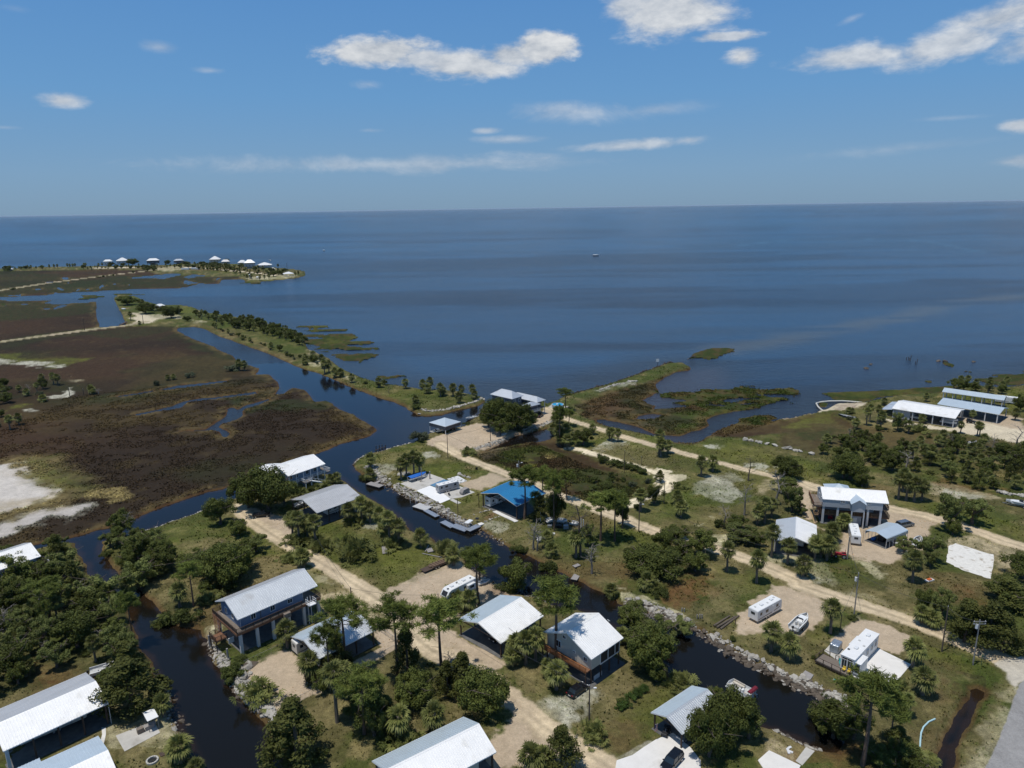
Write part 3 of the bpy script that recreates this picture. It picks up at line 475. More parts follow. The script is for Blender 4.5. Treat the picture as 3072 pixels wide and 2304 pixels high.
def survey(P):
 s, patch = land_s(P)
 m = np.zeros(len(P))
 for poly, fe in MARSH: m = np.maximum(m, 1 - sstep(-fe, fe * 1.5, sdf(P, poly) + (fbm(P, 8,4,9) - .5) * 8))
 top = -0.45 * m + (fbm(P, 3.0,4,21) - .5) * (.10 + .32 * m) + (fbm(P, 26,2,22) - .5) * .25
 z = np.where(s > 0, np.minimum(WATER - .02 + s * .62, top), WATER - .1 + s * .45)
 zp = np.minimum(WATER + patch * .25, WATER + .38 + (fbm(P, 1.6,3,31) - .5) * .45)
 z = np.where(patch > 0, np.maximum(z, zp), z)
 return np.maximum(z, -4), s, patch, m
def ground_z(x, y):
 return float(survey(np.array([[x, y]]))[0][0])
def grid(rows, cols, xs_of):
 pass
def fan(ys, tmax, nc):
 t = np.linspace(-tmax, tmax, nc)
 Y = np.repeat(np.array(ys)[:, None], nc, 1); X = Y * t[None, :] + 0
 return np.stack([X.ravel(), Y.ravel()], 1), len(ys), nc
def fan_faces(nr, nc):
 i = (np.arange(nr - 1)[:, None] * nc + np.arange(nc - 1)[None, :]).ravel()
 return np.stack([i, i + 1, i + nc + 1, i + nc], 1)
def quick_mesh(name, V, F, mats):
 me = bpy.data.meshes.new(name); me.vertices.add(len(V)); me.vertices.foreach_set('co', V.astype(np.float32).ravel())
 k = F.shape[1]
 me.loops.add(len(F) * k); me.loops.foreach_set('vertex_index', F.astype(np.int32).ravel())
 me.polygons.add(len(F)); me.polygons.foreach_set('loop_start', np.arange(0, len(F) * k, k, dtype=np.int32)); me.polygons.foreach_set('loop_total', np.full(len(F), k, dtype=np.int32))
 for m in (mats if isinstance(mats, (list, tuple)) else [mats]): me.materials.append(m)
 me.update(calc_edges=True); return me
def cover_colour(P, s, patch, m):
 N = len(P); mix = lambda a, b, t: a * (1 - t[:, None]) + np.array(b)[None, :] * t[:, None]
 n1 = fbm(P, 14,5,41); n2 = fbm(P, 4,5,43); n3 = fbm(P, 1.3,3,45); nb = fbm(P, 45,3,47)
 col = np.tile(np.array(COLS['mix']),(N, 1))
 col = mix(col, COLS['green'], sstep(.44,.64, n1) * .75); col = mix(col, COLS['straw'], sstep(.50,.66, n2 * .6 + (1 - n1) * .4) * .6)
 col = mix(col, COLS['lime'], sstep(.55,.75, nb) * .35); col = mix(col, COLS['dkgreen'], sstep(.58,.72, fbm(P, 9,4,49)) * .4)
 col = mix(col, COLS['hay'], sstep(.64,.8, n2) * .25)
 cls = np.zeros(N, int) + 2
 # marsh
 streak = fbm(P, 55,6,51,(.45,1.2), .5)
 mc = np.tile(np.array(COLS['marsh']),(N, 1)); mc = mix(mc, COLS['marsh2'], sstep(.45,.75, streak) * .75); mc = mix(mc, (0.026,.018,.013), sstep(.42,.72, fbm(P, 70,4,53,(.6,1), .45)) * .75)
 mc = mix(mc, COLS['marshg'], sstep(.55,.7, fbm(P, 60,4,55)) * .5); mc = mix(mc, COLS['brown'], sstep(.6,.78, fbm(P, 9,4,57)) * .22)
 col = col * (1 - m[:, None]) + mc * m[:, None]; cls[m > .5] = 1
 for c, poly, fe, ra, st, k in COVER:
  mar = fe + ra + 2
  lo = poly.min(0) - mar; hi = poly.max(0) + mar
  sel = np.nonzero((P[:, 0] > lo[0]) & (P[:, 0] < hi[0]) & (P[:, 1] > lo[1]) & (P[:, 1] < hi[1]))[0]
  if not len(sel): continue
  p = P[sel]; d = sdf(p, poly, mar + 5) + (fbm(p, max(ra, .8) * 1.6,5,61) - .5) * 2.6 * ra
  a = (1 - sstep(-fe * .6, fe * .6, d)) * st
  if k is None: a = a * (.55 + .45 * sstep(.35,.6, fbm(p, 2.2,4,63)))
  col[sel] = mix(col[sel], COLS[c], a)
  if k: cls[sel[a > .5]] = k
 # marsh fringe along the water and grassy stands
 edge = m * (1 - sstep(1.5,7, s)) * sstep(.35,.6, n2); col = mix(col, COLS['brown'], edge * .7)
 pt = (patch > 0) & (patch > s * 0 + 0) & (s < 6)
 pg = np.array(COLS['green']) * .62; pc = np.tile(pg, (N, 1)); pc = mix(pc, COLS['marsh2'], sstep(.4,.65, n2) * .8); pc = mix(pc, np.array(COLS['lime']) * .7, sstep(.55,.75, n1) * .6)
 a = (pt & (s < 3)).astype(float) * sstep(-.5,.5, patch); col = col * (1 - a[:, None]) + pc * a[:, None]; cls[a > .5] = 1
 for pts, hw, c in ROADS:
  q_ = 0 if c == 'farroad' else 1; d = dline(P, pts) + (fbm(P, 1.5,4,71) - .5) * 1.3 * q_ + (fbm(P, 9,2,72) - .5) * 1.2 * q_ - (0 if q_ else 1.2)
  a = 1 - sstep(hw - .5, hw + .6, d); sh = 1 - sstep(hw, hw + 3.0, d)
  col = mix(col, COLS['straw'], sh * .45 * sstep(.4,.6, n2))
  rc = np.tile(np.array(COLS[c]),(N, 1)); 
  trk = np.exp(-((dline(P, pts) - hw * .38) / .45) ** 2); mid = np.exp(-(dline(P, pts) / .5) ** 2)
  rc = rc * (1 + .16 * trk - .2 * mid + (n2 - .5) * .30 + (n3 - .5) * .2)[:, None]
  rc = mix(rc, COLS['gravel'], sstep(.5,.7, n1) * .5)
  a_ = a[:, None]; col = col * (1 - a_) + rc * a_; cls[a > .5] = 3
 d = sdf(P, JUNC) + (n3 - .5) * 1.2; a = 1 - sstep(-.4,.4, d); col = mix(col, C_(196,188,172), a); cls[a > .5] = 3
 d = sdf(P, ASPH) + (n3 - .5) * .3; a = 1 - sstep(-.1,.15, d); col = mix(col, COLS['asphalt'], a); cls[a > .5] = 6
 # gravel and sand get pebble scale variation, vegetation gets tufts
 hard = ((cls >= 3)).astype(float); col = col * (1 - .14 * (1 - hard))[:, None] * (1 + (1 - hard)[:, None] * np.array([[-.02,.02,-.10]]))
 col = col * (1 + (n3 - .5)[:, None] * (.5 * (1 - hard) + .22 * hard)[:, None] + ((n2 - .5) * .25)[:, None])
 # wet and rusty bank soil at the waterline
 bank = (1 - sstep(.3,1.2, s + (n2 - .5) * 1.2)) * (s < 4) * (1 - a) * (patch < .2)
 col = mix(col, C_(92,66,44), bank * .6 * (1 - sstep(500,900, P[:, 1])))
 bed = s < -.1; col[bed & (patch < 0)] = C_(70,56,36); cls[(s < 0) & (patch <= 0)] = 0
 return np.clip(col, .004,.95), cls
def ground_material():
 m = bpy.data.materials.new('ground_cover'); m.use_nodes = True; nt = m.node_tree; N, Lk = nt.nodes, nt.links; p = N['Principled BSDF']
 at = N.new('ShaderNodeAttribute'); at.attribute_name = 'cover'
 tc = N.new('ShaderNodeNewGeometry')
 def nz(scale, det=5, ro=.6):
  n = N.new('ShaderNodeTexNoise'); Lk.new(tc.outputs['Position'], n.inputs['Vector']); n.inputs['Scale'].default_value = scale; n.inputs['Detail'].default_value = det; n.inputs['Roughness'].default_value = ro; return n.outputs[0]
 def rng_(i, a, b, c, d):
  r = N.new('ShaderNodeMapRange'); Lk.new(i, r.inputs[0]); 
  for k, v in enumerate((a, b, c, d)): r.inputs[k + 1].default_value = v
  return r.outputs[0]
 def mul(a, b):
  n = N.new('ShaderNodeMath'); n.operation = 'MULTIPLY'; Lk.new(a, n.inputs[0]); Lk.new(b, n.inputs[1]); return n.outputs[0]
 f = mul(rng_(nz(1.1,6,.7), .3,.7,.66,1.36), rng_(nz(4.5,4,.75), .3,.7,.55,1.5))
 f = mul(f, rng_(nz(.23,4,.6), .3,.7,.9,1.1))
 fm = N.new('ShaderNodeMix'); fm.inputs[2].default_value = 1.0; Lk.new(at.outputs['Alpha'], fm.inputs[0]); Lk.new(f, fm.inputs[3])
 sc = N.new('ShaderNodeVectorMath'); sc.operation = 'SCALE'; Lk.new(at.outputs['Color'], sc.inputs[0]); Lk.new(fm.outputs[0], sc.inputs['Scale'])
 Lk.new(sc.outputs[0], p.inputs['Base Color']); p.inputs['Roughness'].default_value = .95; p.inputs['Specular IOR Level'].default_value = .15
 b = N.new('ShaderNodeBump'); Lk.new(nz(1.6,8,.75), b.inputs['Height']); b.inputs['Distance'].default_value = .35; b.inputs['Strength'].default_value = .8; Lk.new(b.outputs[0], p.inputs['Normal'])
 return m
# rows spaced so that detail follows distance; columns fan out with distance
ys = [88.0]
while ys[-1] < 1750: ys.append(ys[-1] + max(.20, ys[-1] ** 2 / (90 * 710) * .98))
ys = np.array(ys)
GP, nr, nc = fan(ys, .98,1180)
gz, gs, gp, gm = survey(GP)
gcol, gcls = cover_colour(GP, gs, gp, gm)
F = fan_faces(nr, nc)
fcls = gcls[F].max(1); fcls = np.where((gcls[F] == 0).sum(1) >= 2,0, fcls)
GMAT = ground_material()
NAMES = {0: ('sea_bed', 'structure'), 1: ('marsh', 'structure'), 2: ('grassland', 'structure'), 3: ('dirt_road', 'structure'), 4: ('gravel_yard', 'structure'), 5: ('sand_flat', 'structure'), 6: ('asphalt_road', 'structure')}
V3 = np.concatenate([GP, gz[:, None]], 1)
for k, (nm, kd) in NAMES.items():
 f = F[fcls == k]
 if k == 0:   # keep the bed only near the shores
  f = f[gs[f].max(1) > -14]
 if not len(f): continue
 used, inv = np.unique(f, return_inverse=True)
 me = quick_mesh(nm, V3[used], inv.reshape(f.shape), GMAT)
 ca = me.color_attributes.new('cover', 'FLOAT_COLOR', 'POINT')
 ca.data.foreach_set('color', np.concatenate([gcol[used], np.where(gcls[used] >= 3,.38, np.where(gcls[used] == 1,.6,1.0))[:, None]], 1).astype(np.float32).ravel())
 me.polygons.foreach_set('use_smooth', np.ones(len(f), dtype=bool))
 tag(link(nm, me), kind=kd)
print('ground faces', len(F), 'rows', nr)
# ------------------------------------------------------------------ water
SANDBAR = path('O', [(1450,270),(1640,240),(1900,195),(2212,120)], 'P', [(300,130),(560,95),(800,50),(1100,5)], 'T', [(2050,655),(2200,640)])
CIRC = path('T', [(1600,530),(1700,518),(1850,516),(2000,520),(2120,545)])
wy = [86.0]
while wy[-1] < 2300: wy.append(wy[-1] + max(.5, wy[-1] ** 2 / (90 * 710) * 1.9))
while wy[-1] < 90000: wy.append(wy[-1] * 1.18)
WP, wr, wc = fan(np.array(wy), 1.0,700)
ws, wpch, wm = land_s(WP)[0], land_s(WP)[1], None
CAN = [path('F', [(-600,1400),(600,1250),(1500,950),(2212,700)], 'G', [(600,420),(1000,260),(900,60),(600,-200),(300,-300)], 'N', [(-200,520),(0,500),(300,600),(700,740),(1000,900),(1500,850),(1560,880),(1560,1000)],
   'O', [(0,850),(300,950)], 'H', [(2200,400),(2200,1500)], 'E', [(600,700),(1800,900),(1800,2200),(-4000,2200)])]
def canal_w(P): return 1 - sstep(-4,10, sdf(P, CAN[0]))
cw = canal_w(WP)
dist = WP[:, 1]
n1 = fbm(WP, 160,5,81,(.45,1.6)); n2 = fbm(WP, 55,6,83,(.3,1.7), .65); n3 = fbm(WP, 900,4,85,(.25,1.5))
sea = np.tile(np.array(C_(12,30,54)),(len(WP), 1)) 
mixn = lambda a, b, t: a * (1 - t[:, None]) + np.array(b)[None, :] * t[:, None]
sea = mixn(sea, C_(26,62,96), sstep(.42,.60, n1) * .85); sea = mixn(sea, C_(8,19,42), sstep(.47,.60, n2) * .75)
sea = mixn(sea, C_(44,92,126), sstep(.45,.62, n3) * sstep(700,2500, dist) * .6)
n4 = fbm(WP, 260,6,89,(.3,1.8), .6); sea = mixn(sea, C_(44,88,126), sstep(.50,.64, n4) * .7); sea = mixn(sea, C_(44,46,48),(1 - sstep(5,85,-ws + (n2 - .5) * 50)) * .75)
sb = 1 - sstep(2,26, dline(WP, SANDBAR, 60) + (n2 - .5) * 30); sea = mixn(sea, C_(84,86,84), sb * .6 * sstep(.3,.5, n2))
cr = 1 - sstep(2,14, dline(WP, CIRC, 80) + (n2 - .5) * 10); sea = mixn(sea, C_(60,96,120), cr * .5)
lag = 1 - sstep(-10,10, sdf(WP, path('O', [(860,520),(1180,440),(1400,420),(1500,560),(1100,700),(900,760),(1200,1060),(900,1060),(700,850)]))); sea = mixn(sea, C_(66,64,72), lag * .6)
can = np.tile(np.array(C_(22,21,18)),(len(WP), 1)); can = mixn(can, C_(18,19,26), sstep(200,420, dist))
rust = (1 - sstep(.2,1.9,-ws + (fbm(WP, 3,4,87) - .5) * 3)); can = mixn(can, C_(52,37,23), rust * .55 * (1 - sstep(450,700, dist)))
pond = 1 - sstep(-6,2, sdf(WP, CUT[0])); can = mixn(can, C_(46,28,22), pond * .8)
ditch = 1 - sstep(-4,2, sdf(WP, CUT[1])); can = mixn(can, C_(22,19,15), ditch * .95)
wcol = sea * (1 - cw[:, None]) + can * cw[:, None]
wm_ = bpy.data.materials.new('water_surface'); wm_.use_nodes = True; nt = wm_.node_tree; N, Lk = nt.nodes, nt.links; p = N['Principled BSDF']
at = N.new('ShaderNodeAttribute'); at.attribute_name = 'tint'; Lk.new(at.outputs['Color'], p.inputs['Base Color'])
p.inputs['IOR'].default_value = 1.33; p.inputs['Specular IOR Level'].default_value = .5
rr = N.new('ShaderNodeMapRange'); Lk.new(at.outputs['Alpha'], rr.inputs[0]); rr.inputs[3].default_value = .25; rr.inputs[4].default_value = .09; Lk.new(rr.outputs[0], p.inputs['Roughness'])
gp_ = N.new('ShaderNodeNewGeometry'); mp = N.new('ShaderNodeMapping'); Lk.new(gp_.outputs['Position'], mp.inputs[0]); mp.inputs['Scale'].default_value = (.55,1,1)
nA = N.new('ShaderNodeTexNoise'); Lk.new(mp.outputs[0], nA.inputs['Vector']); nA.inputs['Scale'].default_value = .42; nA.inputs['Detail'].default_value = 6; nA.inputs['Roughness'].default_value = .62
bs = N.new('ShaderNodeMapRange'); Lk.new(at.outputs['Alpha'], bs.inputs[0]); bs.inputs[3].default_value = .95; bs.inputs[4].default_value = .035
bm_ = N.new('ShaderNodeBump'); Lk.new(nA.outputs[0], bm_.inputs['Height']); Lk.new(bs.outputs[0], bm_.inputs['Distance']); bm_.inputs['Strength'].default_value = .9; Lk.new(bm_.outputs[0], p.inputs['Normal'])
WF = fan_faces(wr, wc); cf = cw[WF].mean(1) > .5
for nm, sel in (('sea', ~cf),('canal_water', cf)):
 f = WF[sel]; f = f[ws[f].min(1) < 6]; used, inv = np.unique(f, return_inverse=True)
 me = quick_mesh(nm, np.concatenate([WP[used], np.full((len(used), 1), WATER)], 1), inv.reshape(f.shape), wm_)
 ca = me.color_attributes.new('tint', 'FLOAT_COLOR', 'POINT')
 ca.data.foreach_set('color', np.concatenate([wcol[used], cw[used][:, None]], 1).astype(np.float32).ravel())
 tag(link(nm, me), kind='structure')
# ------------------------------------------------------------------ vegetation
def leafmat(name, c1, c2, transl=.15, rough=.6, clump=.8):
 m = bpy.data.materials.new(name); m.use_nodes = True; nt = m.node_tree; N, Lk = nt.nodes, nt.links; p = N['Principled BSDF']
 tc = N.new('ShaderNodeTexCoord'); n = N.new('ShaderNodeTexNoise'); Lk.new(tc.outputs['Object'], n.inputs['Vector']); n.inputs['Scale'].default_value = clump; n.inputs['Detail'].default_value = 5; n.inputs['Roughness'].default_value = .75
 r = N.new('ShaderNodeMapRange'); Lk.new(n.outputs[0], r.inputs[0]); r.inputs[1].default_value = .32; r.inputs[2].default_value = .68
 mx = N.new('ShaderNodeMix'); mx.data_type = 'RGBA'; Lk.new(r.outputs[0], mx.inputs[0]); mx.inputs[6].default_value = (*c1,1); mx.inputs[7].default_value = (*c2,1)
 oi = N.new('ShaderNodeObjectInfo'); r3 = N.new('ShaderNodeMapRange'); Lk.new(oi.outputs['Random'], r3.inputs[0]); r3.inputs[3].default_value = .75; r3.inputs[4].default_value = 1.3
 sc = N.new('ShaderNodeVectorMath'); sc.operation = 'SCALE'; Lk.new(mx.outputs[2], sc.inputs[0]); Lk.new(r3.outputs[0], sc.inputs['Scale'])
 Lk.new(sc.outputs[0], p.inputs['Base Color']); p.inputs['Roughness'].default_value = rough; p.inputs['Specular IOR Level'].default_value = .1
 tr = N.new('ShaderNodeBsdfTranslucent'); Lk.new(sc.outputs[0], tr.inputs[0]); ms = N.new('ShaderNodeMixShader'); ms.inputs[0].default_value = transl
 Lk.new(p.outputs[0], ms.inputs[1]); Lk.new(tr.outputs[0], ms.inputs[2]); Lk.new(ms.outputs[0], N['Material Output'].inputs[0]); return m
LM = {'oak': leafmat('oak_leaves', (.032,.044,.010),(.15,.17,.042)), 'oaklight': leafmat('light_oak_leaves', (.072,.092,.024),(.20,.22,.07)),
 'cedar': leafmat('cedar_leaves', (.032,.042,.010),(.145,.15,.04)), 'pine': leafmat('pine_needles', (.06,.08,.016),(.20,.235,.055)),
 'palm': leafmat('palm_fronds', (.07,.088,.022),(.23,.235,.08), .15,.42), 'palmold': leafmat('old_palm_fronds', (.10,.085,.045),(.22,.18,.10), .1,.7),
 'shrub': leafmat('shrub_leaves', (.032,.043,.012),(.12,.14,.036)), 'greyshrub': leafmat('grey_shrub_leaves', (.05,.062,.035),(.13,.145,.085)), 'yard': leafmat('hedge_leaves', (.03,.055,.012),(.085,.13,.03))}
BARK = mat('bark', (.115,.09,.07), .9, var=.35, scale=3, bump=.05); PBARK = mat('pine_bark', (.13,.085,.062), .9, var=.35, scale=2.5, bump=.05)
PALMBARK = mat('palm_trunk_bark', (.17,.145,.115), .9, var=.35, scale=5, bump=.08); DEADB = mat('dead_wood', (.24,.215,.19), .85, var=.25, scale=3)
DEADD = mat('dark_dead_wood', (.10,.08,.068), .9, var=.3, scale=3)
def npmesh(name, V, F, mats, mi=None):
 me = quick_mesh(name, np.asarray(V, float), np.asarray(F, int), mats)
 if mi is not None: me.polygons.foreach_set('material_index', np.asarray(mi, dtype=np.int32))
 return me
def leaves(R, C, rad, n, size, flat=1.0, up=.35):
 """n leaf sprays (rhombi) scattered through blobs centred at C"""
 k = len(C); idx = R.integers(0, k, n)
 d = R.normal(size=(n, 3)); d /= np.linalg.norm(d, axis=1)[:, None]; rr = rad[idx] * R.random(n) ** .42
 off = d * rr[:, None]; off[:, 2] *= flat; c = C[idx] + off
 nrm = d + R.normal(size=(n, 3)) * .55; nrm[:, 2] += up; nrm /= np.linalg.norm(nrm, axis=1)[:, None]
 t = np.cross(nrm, R.normal(size=(n, 3))); t /= np.linalg.norm(t, axis=1)[:, None]; b = np.cross(nrm, t)
 s = size * (.6 + .8 * R.random(n))[:, None]
 V = np.stack([c - t * s, c - b * s * .5, c + t * s, c + b * s * .5 + nrm * s * .15], 1).reshape(-1,3)
 return V, np.arange(n * 4).reshape(n, 4)
def limbs(R, base, H, n, spread, r0, crook=.12, lean=(0,0), low=.35):
 mb = MB(); ends = []
 p = [Vector((0,0,-.3))]; segs = 5; top = H * low
 for i in range(1, segs + 1):
  f = i / segs; p.append(Vector((lean[0] * f + R.normal() * crook * .4, lean[1] * f + R.normal() * crook * .4, top * f)))
 mb.tube(p, [r0 * (1.25 - .45 * i / segs) for i in range(segs + 1)], 7)
 for k in range(n):
  a = 2 * math.pi * (k + R.random() * .7) / n; st = p[-1 - int(R.integers(0,2))]
  e = Vector((math.cos(a) * spread * (.55 + .4 * R.random()) + lean[0], math.sin(a) * spread * (.55 + .4 * R.random()) + lean[1], H * (.55 + .3 * R.random())))
  m1 = st.lerp(e, .35) + Vector((R.normal() * crook, R.normal() * crook, H * .05)); m2 = st.lerp(e, .7) + Vector((R.normal() * crook, R.normal() * crook, H * .06))
  mb.tube([st, m1, m2, e], [r0 * .55, r0 * .4, r0 * .26, r0 * .1], 5); ends += [m2, e]
  for _ in range(2):
   e2 = m2 + Vector((R.normal() * spread * .3, R.normal() * spread * .3, H * .12 * R.random())); mb.tube([m2, e2], [r0 * .2, r0 * .06], 4); ends.append(e2)
 return mb, ends
VAR = {}
def variants(kind, n, fn):
 VAR[kind] = [fn(np.random.default_rng(1000 + 37 * i + (sum(map(ord, kind)) % 97)), i) for i in range(n)]
# every variant: (trunk mesh or None, crown mesh, height, crown width) in metres
def mk_oak(lm, size, dens=1.0, gap=0.0):
 def f(R, i):
  H, W = size; mb, ends = limbs(R, None, H, 6, W * .5,.035 * H + .05,.35, low=.28)
  k = int(30 * dens); C = []
  for j in range(k):
   d = R.normal(size=3); d /= np.linalg.norm(d); d[2] = d[2] * .9 + .1
   if d[2] < -.8: d[2] = -.4
   q = (.72 + .28 * R.random()) if j % 3 else .4
   C.append([d[0] * W * .40 * q * (1 + .18 * R.normal()), d[1] * W * .40 * q * (1 + .18 * R.normal()), H * .52 + d[2] * H * .36 * q])
  C = np.array(C); rad = W * (.085 + .085 * R.random(len(C))) * (1 - gap * .3)
  V, Fc = leaves(R, C, rad, int(9500 * dens * (1 if W > 6 else .65)), max(.11,.014 * W + .07), .85)
  return mb.mesh('trunk', BARK), npmesh('crown', V, Fc, lm), H, W
 return f
def mk_cedar(R, i):
 H, W = 7.0,4.2; mb = MB(); mb.tube([(0,0,-.3),(.1,.05, H * .5),(0,0, H * .93)], [.2,.13,.03], 6); C = []; rad = []
 for j in range(44):
  f = R.random() ** .8; z = H * (.12 + .86 * f); r = W * .5 * (1 - f) ** .6 * (.5 + .5 * R.random()) * (1.15 if f < .6 else 1); a = R.random() * 6.283
  C.append([math.cos(a) * r, math.sin(a) * r, z]); rad.append(.45 + .5 * (1 - f) * R.random() + .1)
 V, Fc = leaves(R, np.array(C), np.array(rad), 6500,.13,1.0)
 return mb.mesh('trunk', BARK), npmesh('crown', V, Fc, LM['cedar']), H, W
def mk_shrub(lm):
 def f(R, i):
  H, W = 2.2,3.0; C = R.normal(size=(12,3)) * np.array([W * .2, W * .2,.32]) + np.array([0,0, H * .45]); rad = .45 + .35 * R.random(12)
  C[:, 2] = np.clip(C[:, 2], .3, H * .75)
  V, Fc = leaves(R, C, rad, 2600,.12,.85); return None, npmesh('crown', V, Fc, lm), H, W
 return f
def frond(R, org, az_, elv, plen, flen, nseg=13, droop=.5, wid=.075):
 """one fan leaf: thin petiole and a fan of pointed blades"""
 V = []; F = []; d = np.array([math.cos(az_) * math.cos(elv), math.sin(az_) * math.cos(elv), math.sin(elv)])
 sd = np.array([-math.sin(az_), math.cos(az_), 0]); up = np.cross(d, sd) * -1
 if up[2] < 0: up = -up
 hub = org + d * plen - np.array([0,0,.12 * plen * droop])
 V += [org - sd * .03, org + sd * .03, hub + sd * .02, hub - sd * .02]; F.append([0,1,2,3])
 for k in range(nseg):
  a = math.radians(-105 + 210 * (k + .5) / nseg) + R.normal() * .05
  dd = d * math.cos(a) + sd * math.sin(a); L = flen * (.78 + .22 * math.cos(a)) * (.9 + .2 * R.random())
  fold = up * (.04 if k % 2 else -.04); mid = hub + dd * L * .6 + fold + up * .06 * L
  tip = hub + dd * L - np.array([0,0, droop * .42 * L]) + R.normal(size=3) * .03; pw = np.cross(dd, up); pw /= max(np.linalg.norm(pw), 1e-6)
  o = len(V); V += [hub, mid - pw * wid, tip, mid + pw * wid]; F.append([o, o + 1, o + 2, o + 3])
 return V, F
def fronds(R, n, org, spread, plen, flen, elmin, elmax, oldn=0, nseg=13):
 V = []; F = []; mi = []
 for i in range(n + oldn):
  old = i >= n; f = i / max(n - 1,1)
  a = i * 2.399 + R.normal() * .25; e = math.radians(elmax + (elmin - elmax) * f ** .8 + R.normal() * 8) if not old else math.radians(-68 + R.normal() * 10)
  o = np.array(org) + np.array([R.normal() * spread, R.normal() * spread, 0])
  v, fc = frond(R, o, a, e, plen * (.8 + .4 * R.random()), flen * (.85 + .3 * R.random()) * (.8 if old else 1), nseg, .35 + .5 * (f if not old else 1.4), .085)
  b = len(V); V += v; F += [[q + b for q in r] for r in fc]; mi += [1 if old else 0] * len(fc)
 return V, F, mi
def mk_palm(R, i):
 V, F, mi = fronds(R, 30,(0,0,0), .05,.75,1.05,-38,84,7 + i % 3 * 3)
 cr = npmesh('crown', V, F, [LM['palm'], LM['palmold']], mi)
 mb = MB(); c = .06 * R.normal(); mb.tube([(0,0,-.05),(c, c * .5,.3),(c * 1.6,0,.65),(0,0,1.0)], [.27,.20,.19,.25], 8)
 return mb.mesh('trunk', PALMBARK), cr, 1.0,3.4
def mk_palmetto(R, i):
 V, F, mi = fronds(R, 58,(0,0,.25), .75,.8,.95,2,78,4,11); V = np.array(V); V[:, 2] = np.maximum(V[:, 2], .05)
 return None, npmesh('crown', V, F, [LM['palm'], LM['palmold']], mi), 2.1,4.0
def mk_pine(R, i):
 H, W = 15.0,7.0; mb = MB(); lx, ly = R.normal() * .4, R.normal() * .4
 P = [Vector((lx * math.sin(f * 3), ly * math.sin(f * 2.5), H * f - .3 * (1 - f))) for f in (0,.2,.4,.6,.8,.97)]; mb.tube(P, [.30,.24,.21,.17,.12,.04], 8)
 C = []; nb = 15 + i % 3 * 3
 for k in range(nb):
  f = .66 + .32 * ((k + R.random() * .6) / nb); z = H * f; a = k * 2.4 + R.normal() * .3; L = W * .5 * (1.12 - .75 * ((f - .66) / .34) ** 2.2) * (.6 + .45 * R.random())
  st = Vector((P[4].x * .9, P[4].y * .9, z)); e = st + Vector((math.cos(a) * L, math.sin(a) * L, L * .28 + .2)); m = st.lerp(e, .5) + Vector((0,0,-.1))
  mb.tube([st, m, e], [.075,.05,.02], 5)
  for q in range(4 + int(R.integers(0,3))):
   t = .45 + .6 * R.random(); C.append([*(st.lerp(e, t) + Vector((R.normal() * .5, R.normal() * .5,.15 + abs(R.normal()) * .3)))])
 for k in range(2):
  f = .42 + .1 * k; a = R.random() * 6.28; st = Vector((P[2].x, P[2].y, H * f)); mb.tube([st, st + Vector((math.cos(a) * 1.3, math.sin(a) * 1.3,.2))], [.05,.015], 4)
 C += [[P[-1].x + R.normal() * .5, P[-1].y + R.normal() * .5, H * (.93 + .06 * R.random())] for _ in range(7)]
 C = np.array(C); n = 58; idx = np.repeat(np.arange(len(C)), n); d = R.normal(size=(len(idx), 3)); d[:, 2] = d[:, 2] * .75 + .25; d /= np.linalg.norm(d, axis=1)[:, None]
 o = C[idx] + R.normal(size=(len(idx), 3)) * .2; L = (.5 + .35 * R.random(len(idx)))[:, None]; sd = np.cross(d, R.normal(size=d.shape)); sd /= np.linalg.norm(sd, axis=1)[:, None]
 V = np.stack([o - sd * .05, o + sd * .05, o + d * L + sd * .02, o + d * L - sd * .02], 1).reshape(-1,3)
 return mb.mesh('trunk', PBARK), npmesh('crown', V, np.arange(len(V)).reshape(-1,4), LM['pine']), H, W
def mk_dead(m_):
 def f(R, i):
  H, W = 9.0,5.0; mb = MB(); crown = MB()
  P = [Vector((R.normal() * .15 * k, R.normal() * .15 * k, H * .9 * k / 4 - (.3 if k == 0 else 0))) for k in range(5)]; mb.tube(P, [.24,.19,.14,.09,.03], 7)
  def br(p, d, L, r, lev):
   e = p + d * L; m = p.lerp(e, .5) + Vector((R.normal(), R.normal(), R.normal())) * L * .08; crown.tube([p, m, e], [r, r * .7, r * .35], 4)
   if lev:
    for _ in range(3):
     dd = (d + Vector((R.normal(), R.normal(), R.normal() * .6 + .15)) * .65).normalized(); br(p.lerp(e, .4 + .6 * R.random()), dd, L * .6, r * .5, lev - 1)
  for k in range(13):
   f_ = .35 + .62 * k / 13; j = min(int(f_ * 4 / .98), 3); p = P[j].lerp(P[j + 1], f_ * 4 - j if f_ * 4 - j < 1 else 1); a = k * 2.4; d = Vector((math.cos(a), math.sin(a), .45 + .3 * R.random())).normalized()
   br(p, d, W * .42 * (1.1 - .6 * f_), .055,2)
  return mb.mesh('trunk', m_), crown.mesh('bare_branches', m_), H, W
 return f
variants('oak', 5, mk_oak(LM['oak'], (7.5,8.5))); variants('bigoak', 3, mk_oak(LM['oak'], (10,14), 1.7)); variants('oakl', 3, mk_oak(LM['oaklight'], (7.5,8), .8,.4))
variants('cedar', 4, mk_cedar); variants('shrub', 4, mk_shrub(LM['shrub'])); variants('gshrub', 2, mk_shrub(LM['greyshrub'])); variants('hedge', 2, mk_shrub(LM['yard']))
variants('palm', 6, mk_palm); variants('palmetto', 4, mk_palmetto); variants('pine', 5, mk_pine); variants('dead', 3, mk_dead(DEADB)); variants('deadd', 2, mk_dead(DEADD))
